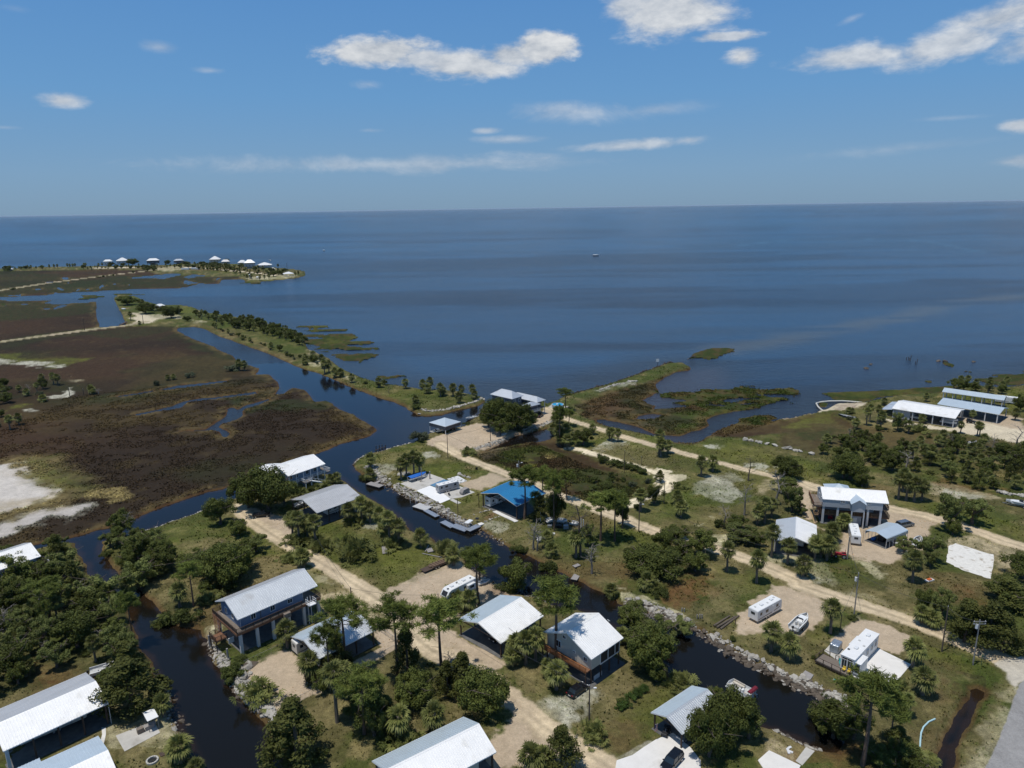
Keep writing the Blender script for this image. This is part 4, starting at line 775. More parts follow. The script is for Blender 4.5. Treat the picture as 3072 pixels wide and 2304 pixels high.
KINDS = {'oak': ('live_oak', 'dark green live oak', 'tree'), 'bigoak': ('live_oak', 'large spreading dark live oak', 'tree'), 'oakl': ('live_oak', 'paler open-crowned oak', 'tree'), 'cedar': ('cedar_tree', 'pointed dark cedar', 'tree'),
  'shrub': ('shrub', 'dark rounded shrub', 'shrub'), 'gshrub': ('shrub', 'grey-green bush', 'shrub'), 'hedge': ('hedge_shrub', 'bright green clipped garden shrub', 'shrub'), 'palm': ('cabbage_palm', 'cabbage palm', 'palm tree'),
  'palmetto': ('saw_palmetto', 'low saw palmetto clump', 'palmetto'), 'pine': ('slash_pine', 'tall bare-trunked slash pine', 'tree'), 'dead': ('dead_tree', 'pale leafless dead tree', 'tree'), 'deadd': ('dead_tree', 'dark bare-branched tree', 'tree')}
GROUPS = {'live_oak': 'live oaks around the lots and canals', 'cedar_tree': 'cedars around the lots', 'shrub': 'shrubs along banks and marsh', 'hedge_shrub': 'clipped garden shrubs', 'cabbage_palm': 'cabbage palms', 'saw_palmetto': 'saw palmetto clumps', 'slash_pine': 'slash pines', 'dead_tree': 'leafless trees'}
PLANTS = []; PL_Z = {}
def plant(kind, x, y, h, w, z=None):
 PLANTS.append([kind, x, y, h, w, z])
def tr(zoom, *items):
 """(kind, x, y of the foot, y of the top, crown width) read off a crop of the photograph"""
 for kind, x, yb, yt, w in items:
  b = g(zoom, x, yb, 0); H = top_height(b, zoom, yt); s = ZOOM[zoom][2]; dep = (b - Vector((0,0, CAMZ))).dot(FWD)
  Wm = w * s * dep / FOC * 1.12
  if kind in ('oak', 'bigoak', 'oakl', 'shrub', 'gshrub', 'hedge', 'palmetto'):   # the foot seen is the crown's front: the stem stands further back
   b = b + Vector((b.x, b.y, 0)).normalized() * Wm * .32; H = max(top_height(b, zoom, yt), Wm * .4)
  plant(kind, b.x, b.y, H, Wm)
def fill(zoom, poly, spacing, kinds, hs, seed=1, keep=1.0):
 R = random.Random(seed); pl = path(zoom, poly, h=0); lo, hi = pl.min(0), pl.max(0); pts = []
 A = min(60000, max(1, int((hi[0] - lo[0]) * (hi[1] - lo[1]) / spacing ** 2 * 9)))
 C = np.array([[R.uniform(lo[0], hi[0]), R.uniform(lo[1], hi[1])] for _ in range(A)]); ok = sdf(C, pl) < 0
 for c in C[ok]:
  if all((c[0] - q[0]) ** 2 + (c[1] - q[1]) ** 2 > spacing ** 2 for q in pts) and R.random() < keep: pts.append(c)
 for c in pts:
  k = R.choice(kinds); h = R.uniform(*hs)
  w = {'oak': 1.05, 'bigoak': 1.3, 'oakl': 1.0, 'cedar': .62, 'shrub': 1.3, 'gshrub': 1.3, 'palm': 0, 'palmetto': 1.8, 'pine': .5, 'dead': .6, 'deadd': .6}.get(k, 1) * h
  if k == 'palm': w = R.uniform(3.0,4.2); h = min(h, R.uniform(4,7))
  if k == 'pine': h *= 1.5; w = h * .4
  if k == 'palmetto': h = R.uniform(1.6,2.4); w = h * 1.9
  if k in ('shrub', 'gshrub'): h = R.uniform(1.4,2.6); w = h * 1.4
  plant(k, c[0], c[1], h, w)
tr('A', ('palm', 1370,1600,1420,200),('palm', 1490,1655,1570,120),('palm', 1245,1265,1100,130),('cedar', 1010,1240,840,400),('oak', 900,1180,880,260),('cedar', 1230,1080,950,130),('pine', 1475,430,110,170),('palm', 1370,440,250,180),
('shrub', 1270,560,420,190),('shrub', 1420,560,440,170),('oak', 1590,220,20,330),('oak', 1850,220,-20,260),('shrub', 1770,980,830,140),('oakl', 790,480,190,330),('pine', 375,560,250,240),('oak', 120,330,30,280),('oakl', 490,240,0,260),
('palm', 590,300,170,150),('palm', 640,320,200,120),('oak', 80,480,200,280),('dead', 60,640,420,200),('dead', 770,700,590,150),('oakl', 880,760,610,220),('cedar', 960,900,700,200),('pine', 310,600,480,120),('palm', 110,930,790,120),('palm', 200,960,820,130),
('oak', 1240,200,-40,260),('oakl', 1080,320,40,280),('palm', 980,330,160,160),('palmetto', 1240,560,470,150),('palmetto', 1610,400,340,150),('shrub', 1580,330,230,150))
fill('A', [(-500,60),(120,120),(330,170),(560,290),(840,430),(990,620),(1080,800),(1000,880),(700,900),(640,860),(300,1000),(0,1090),(-600,1300)], 3.9, ['oak', 'oak', 'oak', 'oakl', 'oakl', 'cedar', 'palm', 'pine', 'shrub', 'dead'], (5,9), 3,.97)
fill('F', [(380,1460),(500,1440),(590,1520),(600,1620),(520,1680),(400,1640)], 4.6, ['oak', 'oakl', 'cedar', 'oakl'], (5,8), 5)
fill('F', [(1000,1400),(1080,1340),(1220,1360),(1440,1430),(1500,1584),(1120,1600),(1040,1540)], 4.4, ['oak', 'oak', 'oakl', 'cedar', 'oak'], (5,8.5), 6)
tr('F', ('oak', 1060,1340,1070,230),('dead', 1130,1300,1080,160),('oakl', 960,1440,1260,180),('shrub', 920,1490,1420,90),('oakl', 1320,1480,1260,300),('oak', 1680,1640,1440,300),('oak', 1950,1620,1380,320),('oak', 2140,1500,1330,170))
fill('A', [(900,140),(1340,40),(1310,160),(1150,280),(1010,260)], 4.6, ['oak', 'cedar', 'palm'], (4,7), 7)
tr('B', ('palm', 668,745,540,160),('pine', 1100,865,410,310),('pine', 1503,985,420,300),('pine', 1842,965,410,320),('palm', 840,1020,780,190),('pine', 985,1000,600,190),('cedar', 1030,880,670,220),('cedar', 900,850,700,120),
('palmetto', 460,1180,985,230),('cedar', 740,1640,1150,420),('cedar', 620,1620,1340,230),('palm', 1045,1310,860,230),('palm', 1090,1100,850,170),('pine', 1250,1400,960,300),('oak', 1330,1480,1080,280),('palm', 1330,1180,950,200),
('bigoak', 1640,1260,930,340),('palm', 1520,1430,1190,210),('palm', 1785,1400,1170,210),('palmetto', 1600,1540,1380,220),('cedar', 1580,960,600,210),('shrub', 250,1000,860,170),('shrub', 320,880,800,120),('palm', 790,130,-5,110),('palmetto', 690,90,20,130),
('oak', 250,290,60,280),('oak', 100,220,-10,220),('shrub', 240,330,230,130),('palmetto', 60,420,320,120),('palmetto', 1210,70,-60,220),('cedar', 880,1000,870,140),('oak', 940,1120,900,160),('dead', 1240,1270,1080,100),('shrub', 900,1620,1500,130),
('oak', 1200,1300,1130,200),('cedar', 1420,1330,1120,180),('cedar', 1880,1100,850,170),('dead', 1880,930,780,130),('shrub', 1420,1500,1400,160),('palm', 1180,1120,960,150),('shrub', 1130,920,830,110))
tr('C', ('pine', 475,405,10,240),('oak', 750,320,10,320),('palmetto', 300,440,290,200),('palm', 400,470,310,160),('palmetto', 340,480,380,200),('pine', 1060,855,280,480),('palm', 830,870,620,190),('palm', 905,840,590,190),('palm', 760,820,640,170),('palm', 1065,1060,850,180),
('palm', 730,880,740,130),('bigoak', 520,1330,900,420),('cedar', 350,1080,790,230),('dead', 250,960,780,160),('palmetto', 1345,1480,1300,180),('cedar', 1110,1660,1350,260),('palm', 870,1700,1480,230),('palm', 960,1680,1500,180),('palm', 1000,960,830,120),
('hedge', 1550,1230,1165,80),('hedge', 1590,1200,1135,80),('hedge', 1640,1150,1090,80),('hedge', 1680,1125,1060,80),('hedge', 1730,1090,1030,80),('palm', 1480,330,230,110),('shrub', 1010,155,60,130),('shrub', 700,320,250,150),('shrub', 1340,80,20,60))
tr('D', ('bigoak', 250,1000,560,380),('oak', 130,640,400,260),('oakl', 330,720,480,300),('oakl', 500,650,500,210),('oakl', 130,500,330,220),('dead', 250,580,440,180),('oak', 190,830,600,260),('oak', 300,1040,830,190),('bigoak', 280,260,-10,420),('palm', 230,300,170,140),
('palm', 1065,250,5,160),('palm', 1415,205,45,150),('palm', 1175,770,550,200),('palm', 1305,830,635,170),('palm', 1625,635,375,140),('palmetto', 480,1050,880,190),('palm', 500,1030,920,120),('bigoak', 820,1560,1060,470),('bigoak', 700,1660,1180,340),('oak', 720,1230,1020,190),('oakl', 1000,1500,1200,260),
('oak', 1600,1360,1060,300),('palm', 40,700,590,110),('shrub', 330,370,290,120),('palm', 290,310,230,110),('shrub', 880,700,650,50),('shrub', 30,1180,1120,80),('shrub', 60,620,560,80))
tr('E', ('oak', 240,1480,1080,360),('oak', 400,1500,1130,260),('pine', 475,1640,990,420),('palm', 856,245,15,170),('oakl', 985,150,-10,120),('palm', 855,890,670,210),('palm', 930,1100,895,190),('palmetto', 735,1100,965,140),('palm', 800,1260,1090,110),('pine', 690,1480,1180,180),('cedar', 740,1500,1350,190),
('oak', 770,1660,1450,230),('palmetto', 930,1640,1520,190),('oak', 620,1700,1520,240),('cedar', 1250,700,380,260),('cedar', 1420,745,400,320),('oak', 1350,720,430,300),('deadd', 1560,770,620,170),('cedar', 1530,770,480,240),('oak', 930,520,275,180),('oakl', 1070,540,280,200),('palm', 920,560,420,120),('palm', 1000,580,460,130),
('oak', 1600,470,210,360),('oak', 1690,250,10,260),('cedar', 1560,420,220,260),('shrub', 400,540,500,60),('shrub', 100,830,800,40),('oak', 560,1640,1500,220),('shrub', 200,1100,1060,60),('palmetto', 960,1740,1600,200),('oak', 860,1760,1560,240))
tr('G', ('bigoak', 600,1010,570,440),('bigoak', 420,970,640,300),('oak', 740,940,690,260),('oak', 180,1110,820,260),('oak', 340,1195,1010,190),('oakl', 490,1345,1150,210),('palm', 860,1240,960,170),('palm', 800,1180,970,150),('palm', 940,1220,1000,150),('palm', 1000,1250,990,190),('palmetto', 880,1280,1130,240),
('palmetto', 1060,1320,1160,190),('palmetto', 1350,1390,1140,290),('palmetto', 1290,1320,1160,190),('palm', 1290,1070,890,170),('palm', 1400,1060,840,180),('palm', 1470,1060,880,160),('palm', 1560,1150,930,190),('palm', 1640,1250,960,190),('palm', 1720,1270,1030,180),('palm', 1600,1230,1050,180),('palmetto', 1680,1290,1150,200),
('palmetto', 1350,1090,980,200),('palm', 1910,1275,1115,200),('palm', 880,1440,1285,120),('palmetto', 790,1410,1310,130),('palm', 1180,720,625,90),('palm', 1130,730,640,70),('palmetto', 950,810,720,150),('palmetto', 1060,780,700,150),('palmetto', 850,830,740,130),('bigoak', 250,1640,1240,400),('oakl', 90,1560,1290,260),
('palm', 1475,590,455,130),('palm', 1470,670,560,130),('shrub', 1430,670,600,100),('palm', 1740,690,500,110),('palm', 1785,665,465,110),('palm', 1850,650,440,150),('palm', 1900,640,460,110),('gshrub', 1880,360,255,120),('gshrub', 1940,350,265,100),('palmetto', 760,960,900,120))
tr('H', ('bigoak', 680,290,-20,250),('bigoak', 850,290,0,330),('oak', 620,250,80,150),('oak', 740,320,120,230),('oak', 950,260,90,200),('palm', 1225,380,210,130),('palm', 1290,380,200,130),('palm', 1210,200,60,110),('palm', 1320,340,240,110),('oak', 1440,410,230,190),('palmetto', 455,485,390,120),('palm', 1520,300,205,70),
('palm', 1665,350,235,75),('palm', 1685,360,240,70),('palm', 1738,360,250,65),('palm', 2095,470,255,120),('palm', 2110,490,330,100),('palm', 2170,460,345,85),('pine', 930,1030,610,230),('pine', 1090,900,600,170),('palm', 1030,1010,790,150),('cedar', 1070,1040,830,160),('oak', 1200,1120,700,170),('pine', 1190,1130,660,150),
('pine', 1300,860,620,130),('pine', 1590,1215,820,240),('pine', 1712,1215,810,200),('pine', 1778,1110,850,120),('deadd', 1415,1350,840,230),('dead', 1010,1290,1030,190),('dead', 1040,1300,1060,150),('dead', 1512,1500,1210,190),('palm', 1375,1360,1120,140),('palm', 1130,1270,1130,120),('palm', 1165,1350,1240,120),('oakl', 1480,1280,1040,140),
('shrub', 870,1300,1220,100),('shrub', 920,1310,1240,80),('shrub', 1145,1465,1345,130),('shrub', 1610,545,455,80),('shrub', 1700,570,505,100),('shrub', 1760,590,515,90),('shrub', 1830,600,530,100),('shrub', 1890,620,555,110),('shrub', 1950,650,575,100),('cedar', 2100,705,605,80),('shrub', 1640,745,690,90),('shrub', 1540,770,720,90),
('palm', 1930,960,760,110),('oak', 2050,920,715,160),('palmetto', 260,1340,1200,180),('palm', 320,1430,1270,170),('pine', 545,1570,1290,210),('pine', 1240,400,60,130),('palm', 1200,230,120,90),('pine', 1310,230,90,110),('shrub', 430,210,175,60),('pine', 1285,90,-90,120),('oak', 2000,1480,1230,320),('oak', 2130,1350,1100,200),('palm', 1300,420,290,110),('palm', 1250,395,280,100),('shrub', 1200,1380,1330,60),('palm', 1180,300,190,100))
fill('H', [(1500,700),(1680,640),(2050,700),(2080,820),(1700,850),(1500,820)], 4.5, ['shrub', 'shrub', 'shrub', 'gshrub'], (1.5,2.5), 8,.6)
tr('I', ('palm', 840,595,390,120),('palm', 955,545,380,120),('palmetto', 620,725,640,110),('palm', 600,870,740,120),('palm', 640,1000,830,130),('palm', 610,980,780,110),('deadd', 1310,640,380,150),('dead', 1585,880,510,250),('dead', 1270,980,640,190),('dead', 1070,1070,870,170),('bigoak', 1690,650,390,290),('oakl', 1740,980,650,250),
('palm', 1400,1070,880,130),('palm', 1470,1060,800,130),('palm', 1540,1000,810,120),('palm', 1450,1000,790,120),('shrub', 1020,1110,1010,100),('oak', 1200,1150,950,210),('oakl', 1230,1290,1060,330),('oak', 1380,1320,1120,220),('oak', 600,1260,1080,270),('oak', 850,1420,1110,300),('oak', 650,1460,1180,280),('oak', 780,1590,1330,300),('oak', 350,1560,1300,330),
('palm', 1540,1395,1070,150),('palm', 1095,1540,1250,150),('palm', 1700,1465,1210,150),('palm', 1970,1430,1200,140),('palm', 2090,1430,1180,160),('palm', 2030,1400,1200,130),('palm', 2130,1210,1050,110),('oak', 1680,780,600,230),('oakl', 1820,1000,860,180),('oak', 150,1500,1300,200),('palm', 240,940,720,110),('shrub', 200,920,860,80),('oak', 60,1100,840,150),('palm', 330,1560,1440,120))
tr('J', ('palm', 545,1330,1180,130),('palm', 430,1430,1260,140),('palm', 510,1310,1220,110),('palm', 290,1560,1370,140),('palm', 390,1590,1400,150),('oakl', 1490,1360,950,290),('oakl', 1700,1310,1010,300),('oak', 1530,1390,1200,150),('oakl', 1300,1650,1330,240),('oakl', 1090,1560,1370,190),('palm', 1160,1680,1510,170),('oak', 2140,1680,1520,140),
('palm', 655,405,305,75),('dead', 598,500,380,60),('palm', 700,500,410,75),('palm', 856,545,435,85),('palm', 1240,540,465,70),('palm', 1400,560,460,80),('palm', 1440,530,405,80),('palm', 780,350,185,65),('palm', 750,380,220,70),('palm', 850,370,195,65),('palm', 880,415,250,85),('palm', 590,275,215,60),('palm', 620,270,220,50),('gshrub', 1030,400,300,100),('oakl', 1030,440,240,130),
('palm', 1130,445,330,75),('palmetto', 1235,445,350,120),('palm', 1255,360,280,70),('palm', 1600,450,345,60),('palm', 1752,475,345,65),('palm', 1775,475,350,70),('palm', 1290,165,85,55),('palm', 912,200,130,60),('palm', 1705,345,240,60),('palm', 1040,1050,800,140),('palm', 1110,1060,820,150),('palm', 1180,1070,850,150),('palm', 1250,1060,870,140),('palm', 1080,980,770,130),
('oak', 540,890,660,260),('bigoak', 600,900,640,300),('oak', 710,950,770,160),('dead', 2110,600,360,190),('dead', 1880,660,440,110),('oak', 2140,260,80,130),('palm', 2095,335,225,75),('oak', 2130,780,560,230),('dead', 1110,780,620,190),('dead', 1520,620,440,120),('dead', 1290,650,560,60),('oak', 980,730,580,190),('palm', 1330,740,560,100),('palm', 1430,760,600,90),('palm', 1690,680,540,90),('palm', 1760,660,540,90))
fill('J', [(340,560),(600,470),(780,540),(860,600),(780,740),(470,700),(340,640)], 4.8, ['oak', 'palm', 'oak', 'shrub', 'oakl'], (4,7.5), 9)
fill('J', [(900,620),(1000,600),(1240,660),(1360,660),(1500,560),(1800,560),(1990,640),(2178,600),(2300,640),(2300,940),(1950,990),(1700,960),(1500,920),(1350,860),(1150,800),(900,800),(800,760)], 4.6, ['oak', 'oak', 'palm', 'palm', 'palmetto', 'oakl', 'cedar', 'shrub'], (4,8), 10,.95)
fill('J', [(1530,60),(1540,20),(1700,10),(2060,60),(2050,110),(1800,90)], 5.0, ['palm', 'palm', 'oak'], (5,7), 12)
fill('J', [(540,300),(720,300),(1000,380),(1500,470),(1400,520),(900,440),(640,420)], 11, ['palm', 'shrub', 'palm', 'gshrub'], (4,6), 13,.5)
fill('F', [(-400,0),(0,20),(150,50),(380,40),(400,90),(150,130),(0,190),(-300,250)], 6, ['palm', 'dead', 'gshrub', 'palm', 'oak'], (4,7), 14,.9)
fill('F', [(-400,240),(0,250),(150,270),(180,340),(120,400),(0,430),(-400,500)], 6, ['palm', 'dead', 'gshrub', 'palm', 'oak'], (4,7), 15,.9)
tr('F', ('palm', 795,85,10,70),('dead', 850,85,30,60),('palm', 370,150,90,70),('dead', 250,80,-10,60),('oak', 60,170,60,120))
tr('K', ('palm', 1655,945,865,60),('palm', 1690,945,875,60),('gshrub', 1610,950,915,100),('palm', 1160,1010,970,35),('palm', 1200,1005,965,35),('gshrub', 1305,995,950,60),('gshrub', 1075,1050,1005,50),('palm', 630,1100,1040,45),('palm', 290,1020,965,40),('palm', 370,1040,960,45),('palm', 400,1045,965,45),
('bigoak', 880,500,425,120),('oak', 960,480,450,60),('bigoak', 1010,560,470,110),('oak', 1060,540,485,90),('bigoak', 1185,590,500,110),('oak', 1230,560,510,70),('palm', 905,605,540,30),('oak', 1295,610,565,60),('palm', 965,632,605,25),('oak', 1130,545,495,80),('palm', 985,480,455,25),('palm', 1240,560,500,30))
fill('K', [(1340,560),(1500,570),(1560,600),(1540,640),(1400,600)], 6.5, ['palm', 'oak', 'palm', 'shrub'], (5,8), 16)
fill('K', [(1560,600),(1700,610),(1850,640),(2000,700),(2110,750),(2090,780),(1950,730),(1750,680),(1600,650)], 5.2, ['oak', 'palm', 'oak', 'palm', 'oak'], (5,8.5), 17)
fill('K', [(1450,640),(1600,690),(1780,750),(1900,800),(2100,860),(2212,900),(2150,920),(2000,870),(1850,800),(1650,730)], 5.5, ['palm', 'gshrub', 'oak', 'palm', 'shrub'], (3,6), 18,.8)
tr('N', ('palm', 40,540,480,85),('palm', 110,490,420,85),('palm', 185,570,450,95),('palm', 205,610,490,90),('palm', 240,600,500,80),('palm', 290,640,560,90),('palm', 340,640,570,80),('palm', 430,685,610,55),('palm', 655,725,640,65),('oak', 700,710,655,60),('deadd', 740,775,700,50),('palm', 875,735,650,60),('palm', 1020,745,660,65),('palm', 1080,745,640,70),
('palm', 1060,775,700,75),('palm', 1165,800,690,85),('palm', 1190,790,720,60),('palm', 1270,800,690,75),('palm', 1320,855,765,70),('palm', 1340,790,705,60),('dead', 1420,770,680,70),('palm', 1430,815,700,60),('palm', 1450,830,750,60),('palm', 960,860,790,65),('shrub', 960,910,860,90),('shrub', 540,700,670,50),('oak', 120,520,450,100))
# far point of land
fill('L', [(0,330),(60,290),(200,290),(560,285),(600,275),(600,300),(200,320),(60,345)], 13, ['palm', 'oak', 'palm'], (6,9), 19,.45)
tr('L', ('palm', 50,330,265,60),('oak', 130,290,245,90),('oak', 350,300,245,80),('palm', 415,300,245,45),('oak', 555,290,240,75),('palm', 655,275,235,30),('palm', 720,285,232,45),('palm', 765,285,230,45),('palm', 898,275,222,38),('palm', 928,270,225,35),('palm', 968,270,225,38),('palm', 998,270,220,38),('palm', 1118,262,215,35),('palm', 1140,262,215,38),
('palm', 1312,265,218,40),('palm', 1360,265,210,40),('bigoak', 1765,250,148,140),('oak', 1480,262,195,80),('shrub', 170,570,535,70),('shrub', 1370,400,372,50),('shrub', 1500,385,358,45),('shrub', 1770,345,312,45),('oak', 1960,325,270,90),('oak', 2040,322,275,80),('shrub', 1320,405,385,40))
fill('K', [(560,246),(800,232),(1300,222),(1500,225),(1900,255),(2050,275),(1900,300),(1500,262),(1200,240),(600,256)], 11, ['palm', 'oak', 'palm', 'shrub'], (5,8.5), 22,.55)
fill('K', [(980,238),(1080,232),(1090,258),(990,262)], 8, ['oak', 'shrub'], (4,6), 23)
tr('M', ('bigoak', 240,240,175,80),('oak', 480,250,180,110),('palm', 595,245,200,45),('oak', 490,270,225,70),('palm', 330,290,235,55),('palm', 410,270,225,45),('oak', 690,240,190,80),('oak', 760,260,205,90),('palm', 830,270,205,50),('palm', 935,305,240,50),('oak', 900,260,210,80),('oak', 1020,200,148,60),('palm', 1060,290,225,55),('oak', 1120,290,235,60),('palm', 1218,320,215,55),('palm', 1240,320,230,50),
('palm', 1380,340,260,45),('palm', 1440,320,240,45),('palm', 1500,330,255,45),('palm', 1560,400,310,50),('oak', 1640,400,320,90),('oak', 1710,380,300,110),('palm', 1700,280,225,35),('oak', 1800,330,280,80),('palm', 1520,430,370,40),('palm', 1350,430,360,40),('palm', 1460,450,380,40),('palm', 1580,430,360,40),('shrub', 640,300,280,40),('oak', 1190,280,230,50),('palm', 1290,430,370,40),('palm', 1930,390,330,40),('palm', 1970,380,320,35))
fill('M', [(650,260),(760,260),(1000,300),(1220,350),(1200,330),(1050,270),(900,240),(700,230)], 9, ['palm', 'oak', 'palm', 'shrub'], (5,8), 20,.8)
fill('M', [(700,300),(1000,340),(1250,390),(1300,370),(1050,310),(800,290)], 10, ['palm', 'oak', 'shrub'], (3,6), 21,.7)
def place_plants():
 xy = np.array([[p[1], p[2]] for p in PLANTS]); z, s, pt, m = survey(xy)
 R = random.Random(5); cnt = {}; lab = []
 for (kind, x, y, h, w, z0), zz, ss in zip(PLANTS, z, s):
  nm, phrase, cat = KINDS[kind]; vi = R.randrange(len(VAR[kind])); tm, cm, H, W = VAR[kind][vi]; rot = R.uniform(0,6.283)
  if ss < -3: zz = WATER
  zb = zz if z0 is None else z0
  t = thing(nm, None, cat, (x, y, zb), rot, GROUPS[nm])
  if kind == 'palm':
   sc = max(.7, min(1.5, w / 3.1)); th = max(h - 1.35 * sc, .5)
   a = link('trunk', tm, t); a.scale = (sc, sc, th); c = link('crown', cm, t, (0,0, th)); c.scale = (sc, sc, sc * 1.0)
  else:
   sx = w / W; sz = h / H
   if kind == 'pine': sx = min(max(sx, .55), 1.5)
   if tm is not None: a = link('trunk', tm, t); a.scale = ((sx + sz) / 2 if kind == 'pine' else sx, (sx + sz) / 2 if kind == 'pine' else sx, sz)
   c = link('crown' if kind not in ('dead', 'deadd') else 'bare_branches', cm, t); c.scale = (sx, sx * R.uniform(.85,1.15), sz)
   if kind == 'pine' and tm is not None: a.scale = (sx, sx, sz)
  u = {'palm': w, 'palmetto': w}.get(kind, h)
  small, big = {'palm': (5,8), 'palmetto': (3,5)}.get(kind, (0,0))
  px, py = pr((x, y, zb + h * .5)); lab.append([t, kind, x, y, h, px, py])
 return lab
# ------------------------------------------------------------------ materials for made things
galv = mat('galvanised_roof', (.70,.72,.73), .40,.55,.06,.35, wear=(.50,.48,.45,.57), bump=.006, bscale=9)
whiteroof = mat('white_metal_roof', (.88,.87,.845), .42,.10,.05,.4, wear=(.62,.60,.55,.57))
greyroof = mat('weathered_grey_and_shaded_slope_roof', (.58,.58,.58), .45,.4,.10,.5, wear=(.36,.34,.33,.58), stretchv=(.3,1,1))  # also put on far slopes of paler roofs as their painted shading
blueroof = mat('blue_metal_roof', (.035,.22,.44), .42,.15,.06,.4, wear=(.06,.26,.46,.62))
paleroof = mat('pale_blue_and_shaded_slope_roof', (.62,.70,.745), .40,.4,.05,.4)  # also stands in for the dimmer far slopes of white roofs
trimw = mat('white_trim', (.74,.75,.75), .5, var=.05); wallblue = mat('blue_siding', (.15,.205,.30), .6, var=.08, scale=.8)
wallgrey = mat('pale_grey_siding', (.42,.43,.44), .65, var=.05, scale=.8); walldark = mat('slate_grey_siding', (.10,.115,.14), .65, var=.08); wallcream = mat('cream_siding', (.52,.49,.42), .7, var=.06, scale=.8)
wallwhite = mat('white_siding', (.62,.65,.68), .6, var=.05); wallbluegrey = mat('blue_grey_siding', (.25,.33,.42), .6, var=.06); wallgreen = mat('sage_siding', (.32,.38,.33), .65, var=.06)
deckw = mat('weathered_deck_wood', (.20,.165,.135), .8, var=.2, scale=2, wear=(.30,.27,.24,.58), stretchv=(4,.5,1)); deckr = mat('red_brown_deck_wood', (.20,.10,.055), .75, var=.2, scale=2); deckdark = mat('dark_brown_rail_wood', (.075,.05,.038), .8, var=.2)
greywood = mat('silvery_old_wood', (.30,.28,.265), .85, var=.2, scale=2, stretchv=(.4,5,1)); yellowwood = mat('fresh_yellow_lumber', (.42,.30,.16), .75, var=.15)
conc = mat('concrete', (.50,.48,.44), .85, var=.12, scale=.5, wear=(.32,.30,.26,.56), bump=.01); slabd = mat('shade_darkened_stained_slab', (.13,.128,.125), .85, var=.25, scale=.7, wear=(.07,.068,.066,.52)); concw = mat('white_concrete', (.72,.70,.665), .85, var=.07, scale=.4, wear=(.46,.44,.40,.57), bump=.01); pier = mat('white_concrete_pier', (.55,.56,.57), .8, var=.06)  # slabd: stained concrete, darkened to paint in the shade beneath roofs
glass = mat('window_glass', (.02,.03,.04), .08, spec=.8, var=.05); dark = mat('dark_opening', (.02,.02,.022), .9, var=.1); black = mat('black_plastic', (.02,.02,.022), .5, var=.1); rubber = mat('tyre_rubber', (.025,.025,.026), .9, var=.1)
rvwhite = mat('white_trailer_skin', (.72,.73,.73), .35, var=.03, spec=.5); rvcream = mat('cream_trailer_skin', (.58,.555,.49), .4, var=.04); rvgrey = mat('grey_trailer_skin', (.34,.35,.37), .4, var=.04); rvroof = mat('white_rubber_roof', (.74,.745,.74), .7, var=.05, scale=.8, wear=(.60,.59,.57,.62))
stripe = mat('brown_grey_trailer_stripe', (.14,.12,.11), .4); gel = mat('white_gelcoat', (.78,.79,.78), .25, var=.03, spec=.6); gelin = mat('grey_boat_deck', (.50,.50,.49), .6, var=.06); carblack = mat('black_car_paint', (.012,.013,.017), .18,.3, var=.05, spec=.7); carsilver = mat('silver_blue_truck_paint', (.22,.26,.31), .25,.6, var=.05)
alu = mat('aluminium', (.55,.57,.60), .4,.7, var=.06); maroon = mat('maroon_canvas', (.16,.012,.025), .75, var=.12); bluecanvas = mat('bright_blue_tarpaulin', (.015,.13,.50), .55, var=.12, scale=2, bump=.05, bscale=2); redp = mat('red_tractor_paint', (.35,.02,.03), .4); rusty = mat('rusty_steel', (.16,.07,.04), .85, var=.3); orange = mat('orange_plastic', (.55,.12,.03), .6)
blueflat = mat('faded_blue_paint_slab', (.10,.22,.36), .8, var=.12); poolblue = mat('pool_water', (.01,.33,.60), .12, var=.1, scale=2, spec=.6); poolwall = mat('pool_wall', (.30,.42,.52), .5); pole_w = mat('creosote_pole_wood', (.10,.078,.062), .9, var=.3, scale=3); polegrey = mat('grey_pole_wood', (.26,.245,.225), .9, var=.2, scale=3)
steel = mat('galvanised_steel', (.42,.43,.44), .45,.8, var=.08); wirem = mat('wire', (.06,.06,.065), .5,.3); lampw = mat('white_lamp_housing', (.7,.7,.7), .4); turq = mat('turquoise_plastic', (.05,.40,.42), .5); yellowp = mat('yellow_cushion', (.70,.50,.06), .7); boom = mat('pale_boom_fabric', (.60,.58,.52), .8); yelnet = mat('yellow_webbing', (.62,.58,.05), .7); palepipe = mat('pale_blue_pipe', (.45,.66,.70), .5)
flagr = mat('flag_red', (.45,.02,.03), .8, var=.03); flagw = mat('flag_white', (.72,.72,.72), .8, var=.03); flagb = mat('flag_blue', (.02,.03,.14), .8, var=.03)
rockm = mat('pale_limestone', (.39,.365,.32), .9, var=.2, scale=1.5, wear=(.20,.18,.15,.52), bump=.06, bscale=4, objrand=.22); rockd = mat('wet_dark_limestone', (.10,.08,.06), .85, var=.25, scale=1.5, bump=.06, bscale=4, objrand=.3); rockb = mat('black_oyster_rock', (.045,.036,.03), .9, var=.3, scale=2)
leather = mat('tan_vinyl_seat', (.55,.50,.42), .6)
LANDMARKS = []; KEEPOUT = []
def landmark(phrase, p): LANDMARKS.append((phrase, float(p[0]), float(p[1])))
